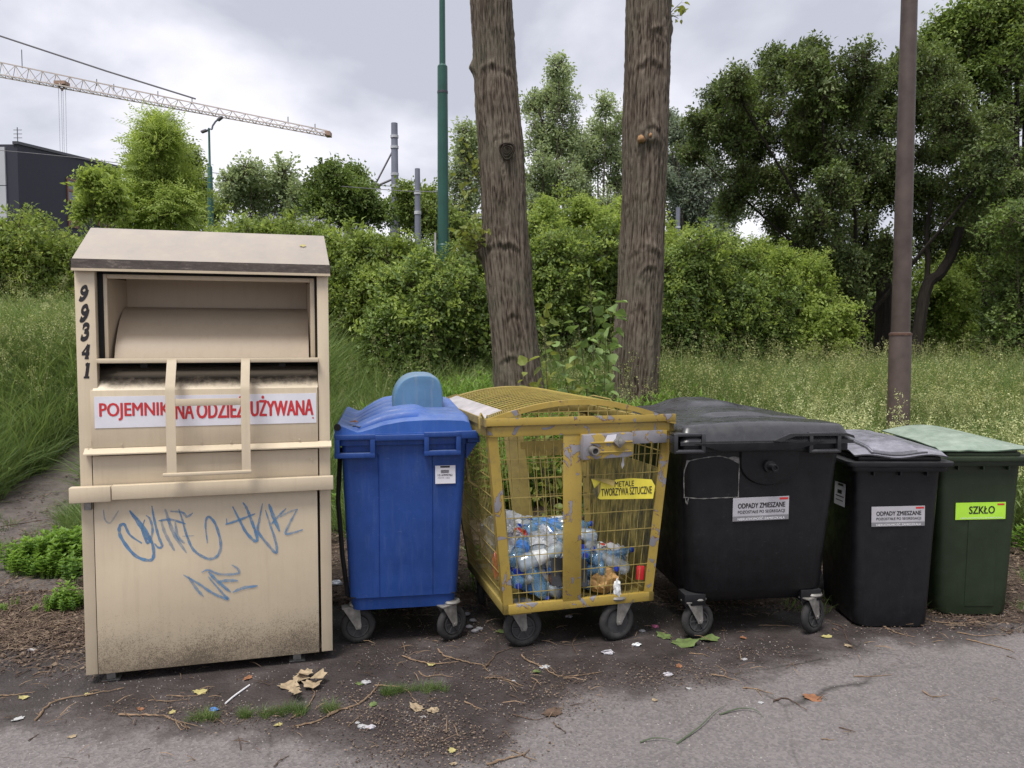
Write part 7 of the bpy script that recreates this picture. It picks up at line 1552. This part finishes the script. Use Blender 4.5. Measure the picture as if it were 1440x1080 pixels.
TW = [(A1([(150, 342), (200, 285), (260, 255), (370, 235), (520, 208)]), .0055, 'long pale curved twig before the left foot of the clothes container', 'twig', ()),
      (A1([(0, 238), (60, 234), (145, 224)]), .004, 'straight twig at the left picture edge in front of the debris', 'twig', ()),
      (A1([(62, 160), (100, 142), (148, 112)]), .003, 'dark twig pointing to the container at far left', 'twig_dark', ()),
      (A1([(142, 150), (180, 138), (238, 136)]), .003, 'short twig just left of the container foot', 'twig', ()),
      (A1([(505, 320), (590, 325), (680, 325), (740, 345), (800, 380)]), .005, 'frayed branched twig lying before the middle of the clothes container', 'twig', [A1([(690, 325), (760, 350), (835, 372)]), A1([(740, 345), (765, 385), (790, 370)])]),
      (A1([(655, 262), (710, 262), (785, 256)]), .0028, 'thin pale twig beneath the container front edge', 'twig', ()),
      (A1([(120, 430), (145, 410), (165, 397)]), .003, 'short dark stick on the lighter asphalt, lower left', 'twig_dark', ()),
      (A1([(1155, 540), (1180, 515), (1220, 492)]), .0035, 'dark stick at the bottom edge under the dry leaves', 'twig_dark', ()),
      (A1([(1245, 365), (1330, 350), (1390, 320), (1440, 290)]), .0045, 'brown twig curving up from the crack right of the grass tuft', 'twig', ()),
      (A1([(1225, 335), (1280, 300), (1322, 250), (1320, 215), (1300, 200)]), .004, 'curved twig hooked over the heap of dry leaves', 'twig', ()),
      (A1([(870, 300), (900, 330), (940, 350)]), .002, 'thin twig next to the blue scrap in the crack', 'twig', [A1([(905, 325), (880, 350)])]),
      (A1([(700, 240), (830, 240), (900, 200)]), .0025, 'stalk of the yellow leaf under the container', 'twig', ()),
      (A2([(0, 428), (60, 400), (130, 380), (190, 330), (210, 290)]), .006, 'thick curved twig left of the crumpled paper, before the blue bin', 'twig', ()),
      (A2([(195, 300), (250, 308), (310, 316), (355, 365)]), .004, 'kinked twig reaching the weeds before the blue bin', 'twig', ()),
      (A2([(305, 185), (370, 205), (450, 215), (530, 208)]), .005, 'arched twig just in front of the blue bin wheels', 'twig', ()),
      (A2([(450, 155), (480, 185), (560, 208), (630, 222), (650, 250)]), .005, 'twig running from the blue bin wheel to the cage wheel', 'twig', ()),
      (A2([(635, 232), (665, 200), (690, 172), (750, 150)]), .0045, 'dark twig leading up to the left cage wheel', 'twig_dark', ()),
      (A2([(370, 245), (400, 265), (450, 262), (510, 270)]), .004, 'short forked twig below the arched one', 'twig', [A2([(430, 262), (440, 245)])]),
      (A2([(640, 275), (700, 272), (760, 292), (800, 308)]), .004, 'rusty twig in front of the left cage wheel', 'twig', [A2([(735, 285), (750, 305), (770, 335)])]),
      (A2([(785, 180), (810, 205), (860, 225), (935, 262), (1020, 262), (1110, 248)]), .005, 'long bent twig below the middle of the yellow cage', 'twig', [A2([(890, 215), (930, 255)])]),
      (A2([(1010, 170), (995, 130), (1030, 80), (1065, 40)]), .0035, 'dark forked twig in the shade between the cage wheels', 'twig_dark', [A2([(930, 128), (990, 140), (1060, 128)])]),
      (A2([(555, 368), (590, 385), (630, 402)]), .004, 'short twig on the light asphalt in the foreground centre', 'twig', ()),
      (A2([(740, 342), (770, 352), (795, 382)]), .003, 'little dark twig above the clod of leaves, centre foreground', 'twig_dark', ()),
      (A2([(650, 625), (720, 605), (790, 585), (815, 562)]), .005, 'pale twig with side shoots at the bottom edge of the picture', 'twig', [A2([(790, 583), (820, 600), (850, 610)]), A2([(780, 578), (740, 565)])]),
      (A2([(920, 452), (935, 470), (968, 492)]), .0035, 'small brown stick alone on the asphalt right of centre', 'twig_dark', ()),
      (A2([(985, 382), (1010, 378), (1042, 376)]), .0025, 'tiny dark twig in the middle of the light asphalt', 'twig_dark', ()),
      (A2([(85, 468), (110, 445), (138, 425)]), .0025, 'small twig beside the pink scrap', 'twig', ()),
      (A2([(750, 420), (800, 435), (850, 440), (895, 428)]), .003, 'curved root-like twig on the clod, centre foreground', 'twig_dark', [A2([(720, 420), (740, 450), (790, 455)])]),
      (A3_([(265, 293), (310, 300), (370, 315)]), .004, 'crossed twigs in front of the big charcoal bin, left', 'twig', [A3_([(285, 255), (320, 280), (322, 305)])]),
      (A3_([(385, 343), (430, 345), (500, 368)]), .004, 'branched twig before the big charcoal bin, nearest the camera', 'twig', [A3_([(435, 345), (460, 378)])]),
      (A3_([(500, 396), (540, 380), (580, 400), (625, 430)]), .004, 'stick with a dark broken end beside the orange leaf', 'twig_dark', ()),
      (A3_([(800, 300), (870, 298), (945, 293)]), .0035, 'straight thin twig lying across on the right asphalt', 'twig', ()),
      (A3_([(1058, 355), (1098, 375), (1160, 372)]), .0035, 'small branched twig on the far right asphalt', 'twig', [A3_([(1098, 375), (1095, 390)])]),
      (A3_([(745, 490), (780, 500), (810, 508)]), .003, 'short dark twig low on the right', 'twig_dark', ()),
      (A3_([(680, 535), (730, 537)]), .003, 'stubby twig near the lower right bottom edge', 'twig', ()),
      (A3_([(720, 100), (760, 115), (770, 145), (800, 190)]), .004, 'dark curled twig between the big charcoal bin wheel and the small bin', 'twig_dark', ()),
      (A3_([(912, 112), (960, 135), (1030, 152)]), .0045, 'pale twig at the foot of the small charcoal bin', 'twig', ()),
      (A3_([(1070, 82), (1110, 95), (1180, 102), (1270, 97)]), .0045, 'twig lying along the foot of the green bin', 'twig', ()),
      (A3_([(1190, 132), (1260, 148), (1350, 142)]), .004, 'arched twig on the asphalt in front of the green bin', 'twig', ()),
      (A3_([(1225, 160), (1300, 178), (1370, 195), (1405, 208)]), .0045, 'longest twig in front of the green bin, pointing right', 'twig', ()),
      (A3_([(1378, 222), (1412, 236)]), .003, 'short dark twig at the right edge', 'twig_dark', ()),
      (A3_([(445, 108), (510, 108), (575, 112)]), .0035, 'pale twig in the shade under the big charcoal bin', 'twig', ()),
      (A3_([(185, 212), (230, 216), (262, 225)]), .0035, 'brown twig before the left wheel of the big charcoal bin', 'twig', ()),
      ([(0, 742), (40, 735), (90, 728)], .006, 'long root-like stick lying across the dirt path, farther one', 'twig_dark', ()),
      ([(0, 770), (45, 757), (80, 748)], .006, 'long stick lying across the dirt path, nearer one', 'twig_dark', ()),
      ([(15, 838), (60, 832), (112, 836)], .006, 'pale stick across the soil left of the container', 'twig', ())]
for t_ in TW: twig(*t_)
def flat_leaf(px, py, L_, mat, label, rot, seed, cup=0.25, name='fallen_leaf', grp=None, jag=True, lift=0.0):
    r = random.Random(seed); b = MB(); n = 14; pts = []
    for k in range(n):
        a = 2*math.pi*k/n; rad = 0.5*(1+0.25*math.cos(a)*0.6+(0.22*(1 if k % 2 else -1)*r.uniform(0.3, 1) if jag else 0)); pts.append(Vector((math.cos(a)*rad*L_*1.15, math.sin(a)*rad*L_*0.85, L_*cup*(rad**2)*(0.4+0.6*math.sin(a*2+r.random()))*1.2+r.uniform(0, 0.05)*L_)))
    z0 = min(p.z for p in pts+[Vector()]); b.add([Vector((0, 0, 0))]+pts, [(0, 1+k, 1+(k+1) % n) for k in range(n)]); o = b.build(name, M[mat], None, fix=False, smooth=False)
    c_ = atz(px, py); o.location = (c_.x, c_.y, gz(c_)+0.003-z0+lift); o.rotation_euler = (r.uniform(-.12, .12), r.uniform(-.12, .12), rot); tag(o, label, 'leaf', grp); return o
for k, (px, py, L_, ro) in enumerate(((404, 966, 0.085, 0.3), (422, 958, 0.095, 1.4), (440, 968, 0.090, 2.6), (430, 953, 0.075, 4.0), (415, 978, 0.06, 5.0), (446, 962, 0.07, 0.8), (418, 986, 0.05, 2.0))):
    flat_leaf(px, py, L_, 'dry', 'tan dry leaf in the curled heap in front of the clothes container', ro, k, 0.5, grp='heap of tan dry leaves', lift=0.006*k)
LV = [(280, 974, .055, 'yellowleaf', 'yellow leaf with a stalk under the container front'), (348, 955, .045, 'brownleaf', 'small tan leaf right under the container edge'), (34, 982, .045, 'yellowleaf', 'yellowish leaf at the left picture edge'), (26, 1012, .045, 'paper', 'pale scrap of leaf at the left picture edge'), (123, 977, .03, 'yellowleaf', 'pale leaf lying on the long curved twig'), (100, 1037, .03, 'dry', 'small tan leaf lower left'),
      (242, 1003, .03, 'yellowleaf', 'small yellow leaf above the frayed twig'), (198, 998, .03, 'brownleaf', 'little russet leaf before the container'), (392, 1020, .035, 'yellowleaf', 'yellow leaf below the grass tuft'), (606, 935, .045, 'yellowleaf', 'narrow yellow leaf among the twigs before the blue bin'), (703, 889, .06, 'wilted', 'greyish leaf between the blue bin and the cage wheel'), (636, 1057, .035, 'yellowleaf', 'bright yellow leaf at the bottom centre'),
      (638, 1075, .03, 'dry', 'tan leaf at the very bottom edge'), (755, 945, .045, 'wilted', 'dull green leaf beside the crumpled tissue'), (960, 905, .13, 'wilted', 'big wilted green leaf before the left wheel of the large charcoal bin'), (995, 900, .11, 'wilted', 'crumpled green leaf right of the left wheel of the large charcoal bin'), (935, 896, .09, 'wilted', 'darker wilted leaf left of the same wheel'), (1163, 896, .055, 'yellowleaf', 'fresh yellow green leaf by the right wheel of the large charcoal bin'),
      (1193, 909, .05, 'dry', 'tan leaf below the small charcoal bin'), (1140, 982, .075, 'brownleaf', 'orange brown leaf alone on the asphalt at right'), (1045, 898, .04, 'brownleaf', 'brown leaf under the large charcoal bin'), (587, 997, .07, 'dry', 'tan clod-like leaf in the crack before the blue bin'), (610, 1000, .05, 'dry', 'smaller tan leaf right of the clod'), (525, 991, .04, 'wilted', 'dull leaf below the crack, left of centre'), (505, 962, .04, 'wilted', 'dull green leaf left of the white paper'),
      (955, 938, .035, 'brownleaf', 'orange leaf in the debris before the cage'), (1395, 866, .04, 'dry', 'tan leaf right of the green bin foot'), (778, 1003, .08, 'twig_dark', 'dark clod of rotten leaves in the centre foreground'), (920, 985, .03, 'dry', 'little tan leaf on the light asphalt')]
for k, (px, py, L_, mt, lab) in enumerate(LV): flat_leaf(px, py, L_, mt, lab, k*1.3, 50+k)
# leaf stuck on the container roof and the debris in the blue lid valley
o = flat_leaf(700, 900, 0.03, 'yellowleaf', 'small yellow green leaf stuck on the sloping roof of the clothes container', 0.3, 99); Mr = Matrix.Translation((-2.055, 3.626, 0)) @ Matrix.Rotation(R(15.08), 4, 'Z'); o.matrix_world = Mr @ Matrix.Translation((1.035, 0.165, 2.045+0.187*0.59+0.006)) @ Matrix.Rotation(R(30.5), 4, 'X')
Mb = Matrix.Translation((BX, BY, 0)) @ Matrix.Rotation(BYAW, 4, 'Z')
for k, (x, y, L_) in enumerate(((0.055, 0.05, 0.06), (0.03, 0.16, 0.05), (0.07, 0.12, 0.04))):
    o = flat_leaf(700, 900, L_, 'brownleaf' if k else 'yellowleaf', ['yellow leaf caught in the dip of the blue lid', 'brown leaf farther back in the dip of the blue lid', 'small brown leaf in the blue lid dip'][k], 0.3, 120+k); o.matrix_world = Mb @ Matrix.Translation((x, y, lid_z(x)+0.022)) @ Matrix.Rotation(k*1.0, 4, 'Z')
def scrap(px, py, size, label, seed, mat='paper', flat=0.35, cat='litter', lift=0.0):
    c_ = atz(px, py); return crumple('paper_scrap', mat, label, cat, (c_.x, c_.y, gz(c_)+size*flat*0.8+lift), (size, size*0.7, size*flat), seed, amp=0.7)
M['pink'] = m_simple('pinkish_plastic', (0.36, 0.10, 0.20), 0.6, bmp=0)
for k, (px, py, s_, lab, mt) in enumerate(((514, 961, .022, 'white crumpled paper between the container and the blue bin', 'paper'), (766, 940, .024, 'white crumpled tissue before the left cage wheel', 'paper'), (903, 888, .017, 'white bottle-cap like scrap right of the cage wheel', 'paper'), (895, 908, .022, 'clear film scrap below the right cage wheel', 'label_white'), (855, 919, .028, 'grey crumpled foil before the cage', 'grey_sticker'),
    (940, 950, .022, 'grey lump of paper in the debris before the cage', 'grey_sticker'), (921, 882, .02, 'pink plastic scrap between the cage and the large charcoal bin', 'pink'), (510, 1023, .018, 'pinkish crumpled scrap in the lower left foreground', 'paper'), (521, 1024, .018, 'grey folded scrap next to the pink one', 'grey_sticker'), (503, 1017, .010, 'small white scrap above the pink one', 'paper'), (595, 1009, .010, 'white scrap in the crack before the blue bin', 'paper'),
    (301, 999, .018, 'dark blue scrap in the crack before the container', 'label_blue'), (45, 916, .020, 'white scrap on the woody debris at far left', 'paper'), (969, 969, .012, 'white scrap on the asphalt right of the cage', 'paper'), (1047, 928, .014, 'whitish scrap in front of the large charcoal bin', 'paper'), (1070, 989, .012, 'flat white strip on the asphalt at right', 'paper'), (472, 822, .04, 'white plastic bag scrap behind the gap beside the blue bin', 'film'), (460, 886, .02, 'pale scrap on the soil behind the container corner', 'paper'), (800, 868, .02, 'stone grey scrap in the shade under the cage', 'grey_sticker'), (722, 958, .008, 'tiny white crumb before the cage', 'paper'))):
    scrap(px, py, s_, lab, 200+k, mt)
P = [atz(317, 991), atz(330, 980), atz(351, 965)]; b = MB(); b.tube(catmull([p-P[0]+Vector((0, 0, 0.006)) for p in P], 5), 0.0042, 8); o = b.build('drinking_straw', M['white_hdpe'], None); o.location = P[0]; tag(o, 'white drinking straw lying before the clothes container', 'straw')
M['blade'] = m_simple('dull_green_blade', (0.075, 0.10, 0.055), 0.6, bmp=0)
for pts, lab in (([(952, 1047), (985, 1025), (1005, 1005), (1022, 992)], 'long cut grass blade on the asphalt, the straight one'), ([(1012, 1006), (1040, 1000), (1062, 1002), (1074, 1010)], 'curved cut grass blade joined to the straight one'), ([(900, 1045), (925, 1042), (960, 1046)], 'cut grass blade at the left end of the long one')):
    P = [atz(*p) for p in pts]; base = P[0].copy(); cc = catmull([p-base for p in P], 5); n = len(cc); b = MB(); b.tube([c_+Vector((0, 0, 0.004+0.01*math.sin(math.pi*i/(n-1)))) for i, c_ in enumerate(cc)], [0.0038*(1-0.8*i/(n-1)) for i in range(n)], 5); o = b.build('cut_grass', M['blade'], None, fix=False); o.location = base; tag(o, lab, 'grass blade')
# pinecone-like row of dark stones by the blue bin wheel
for k, (px, py) in enumerate(((657, 866), (665, 875), (660, 884), (668, 890), (674, 887))):
    c_ = atz(px, py); o = crumple('stone', 'grey_band', None, None, (c_.x, c_.y, 0.012), (0.022, 0.016, 0.011), 300+k, amp=0.25, n=2); tag(o, 'small dark stone in the row between the blue bin and the cage', 'stone', 'row of small dark stones')
# ---- uncountable litter
def chip_meshes(mats, seed, n, L_, kind):
    r = random.Random(seed); b = MB()
    for i in range(n):
        p = Vector((r.uniform(-.07, .07), r.uniform(-.07, .07), r.uniform(0.002, 0.010))); a = r.uniform(0, 6.28); l_ = L_*r.uniform(0.4, 1.3); d = Vector((math.cos(a), math.sin(a), r.uniform(-.1, .25)))*l_
        if kind == 'twig': b.tube([p, p+d*0.5+Vector((0, 0, l_*0.08)), p+d], [0.0016, 0.0014, 0.0006], 3, caps=False, mi=r.choice((0, 0, 1)))
        else:
            s_ = Vector((-math.sin(a), math.cos(a), r.uniform(-.4, .4)))*l_*0.35; b.add([p-d*0.5, p+s_+Vector((0, 0, l_*0.2)), p+d*0.5, p-s_], [(0, 1, 2, 3)], r.choice((0, 1, 2)))
    return b.mesh('litter_bits', mats, smooth=False, fix=False)
M['bit_a'] = m_simple('brown_bits', (0.088, 0.060, 0.045), 0.9, bmp=0); M['bit_b'] = m_simple('tan_bits', (0.19, 0.14, 0.10), 0.9, bmp=0); M['bit_c'] = m_simple('dark_bits', (0.05, 0.032, 0.024), 0.9, bmp=0)
S['bits'] = proto_coll('bits', [chip_meshes([M['bit_a'], M['bit_b'], M['bit_c']], i, 16, 0.022, 'leaf') for i in range(3)]+[chip_meshes([M['bit_b'], M['bit_a']], 10+i, 7, 0.07, 'twig') for i in range(3)])
S['fine'] = proto_coll('fine', [chip_meshes([M['bit_a'], M['bit_b'], M['bit_c']], 20+i, 9, 0.009, 'leaf') for i in range(3)])
def litter(name, label, P, coll, s0, s1, seed):
    r = np.random.default_rng(seed); n = len(P); o = scatter(name, P, np.stack([np.zeros(n), np.zeros(n), r.uniform(0, 6.28, n)], 1), r.uniform(s0, s1, n), S[coll], kind='stuff'); tag(o, label, None); return o
r = np.random.default_rng(40); x = r.uniform(-7, 8, 15000); y = r.uniform(4.2, 8.6, 15000); e_ = np.array([road_edge(float(a)) for a in x]); k = (y > e_-0.15) & (r.random(15000) < (1-turfness(x, y))*(1-0.75*is_path(x, y))); x, y = x[k], y[k]
for i in range(700):
    p = atz(rng.normal(45, 50), rng.normal(880, 26))
    if p.y > 3.75: x = np.append(x, p.x); y = np.append(y, p.y)
litter('leaf_litter', 'brown leaf and wood litter on the soil behind the bins', np.stack([x, y, np.maximum(terr(x, y), 0)], 1), 'bits', 0.6, 1.3, 41)
P = []
for (px, py, sx, sy, n) in ((570, 1010, 60, 22, 260), (620, 1035, 60, 18, 140), (820, 950, 70, 10, 120), (960, 950, 45, 12, 140), (780, 985, 40, 14, 90), (60, 895, 60, 22, 160), (240, 1000, 60, 6, 50), (370, 1012, 90, 5, 110), (1060, 920, 60, 8, 60), (590, 1065, 60, 12, 110), (1240, 885, 60, 5, 70), (560, 925, 60, 18, 60), (700, 940, 60, 18, 80), (1350, 873, 50, 4, 40), (640, 880, 30, 10, 60), (480, 985, 20, 12, 40)):
    for i in range(int(n*0.6)): p = atz(px+rng.normal(0, sx), min(1130, max(850, py+rng.normal(0, sy)))); P.append((p.x, p.y, gz(p)))
litter('fine_litter', 'fine brown crumbs gathered in the cracks and stain edges of the asphalt', np.array(P), 'fine', 0.7, 1.4, 42)
S['twiglets'] = proto_coll('twiglets', [chip_meshes([M['twig'], M['twig_dark']], 30+i, 2, 0.06, 'twig') for i in range(5)])
P = []
for i in range(420):
    q_x = rng.uniform(-3.4, 3.6); q_y = rng.uniform(2.9, 4.6)
    if rng.random() < (0.95 if q_y > stain_edge(q_x)-0.1 else 0.22): P.append((q_x, q_y, 0.002))
litter('small_twigs', 'small broken twigs and stalks strewn over the damp asphalt', np.array(P), 'twiglets', 0.5, 1.5, 47)
x = r.uniform(-6, 6, 2200); y = 1.9+3.2*r.random(2200); litter('scattered_crumbs', 'sparse crumbs and grit over the asphalt', np.stack([x, y, 0*x], 1), 'fine', 0.15, 0.55, 43)
def pebbles(seed, mat):
    r_ = random.Random(seed); b = MB()
    for i in range(8):
        c_ = Vector((r_.uniform(-.09, .09), r_.uniform(-.09, .09), 0)); s_ = r_.uniform(0.0015, 0.0042); vs = [c_+Vector((s_*math.cos(R(72*k)), s_*math.sin(R(72*k)), 0)) for k in range(5)]+[c_+Vector((0, 0, s_*0.8))]; b.add(vs, [(k, (k+1) % 5, 5) for k in range(5)])
    return b.mesh('grit', [mat], smooth=False, fix=False)
M['grit'] = m_simple('pale_grit', (0.24, 0.22, 0.21), 0.8, var=0.4, scale=3, bmp=0); S['grit'] = proto_coll('grit', [pebbles(i, M['grit']) for i in range(3)])
x = r.uniform(-5, 5, 1100); y = 1.8+3.0*r.random(1100); litter('loose_grit', 'pale loose grit on the asphalt', np.stack([x, y, 0*x], 1), 'grit', 0.6, 1.3, 44)
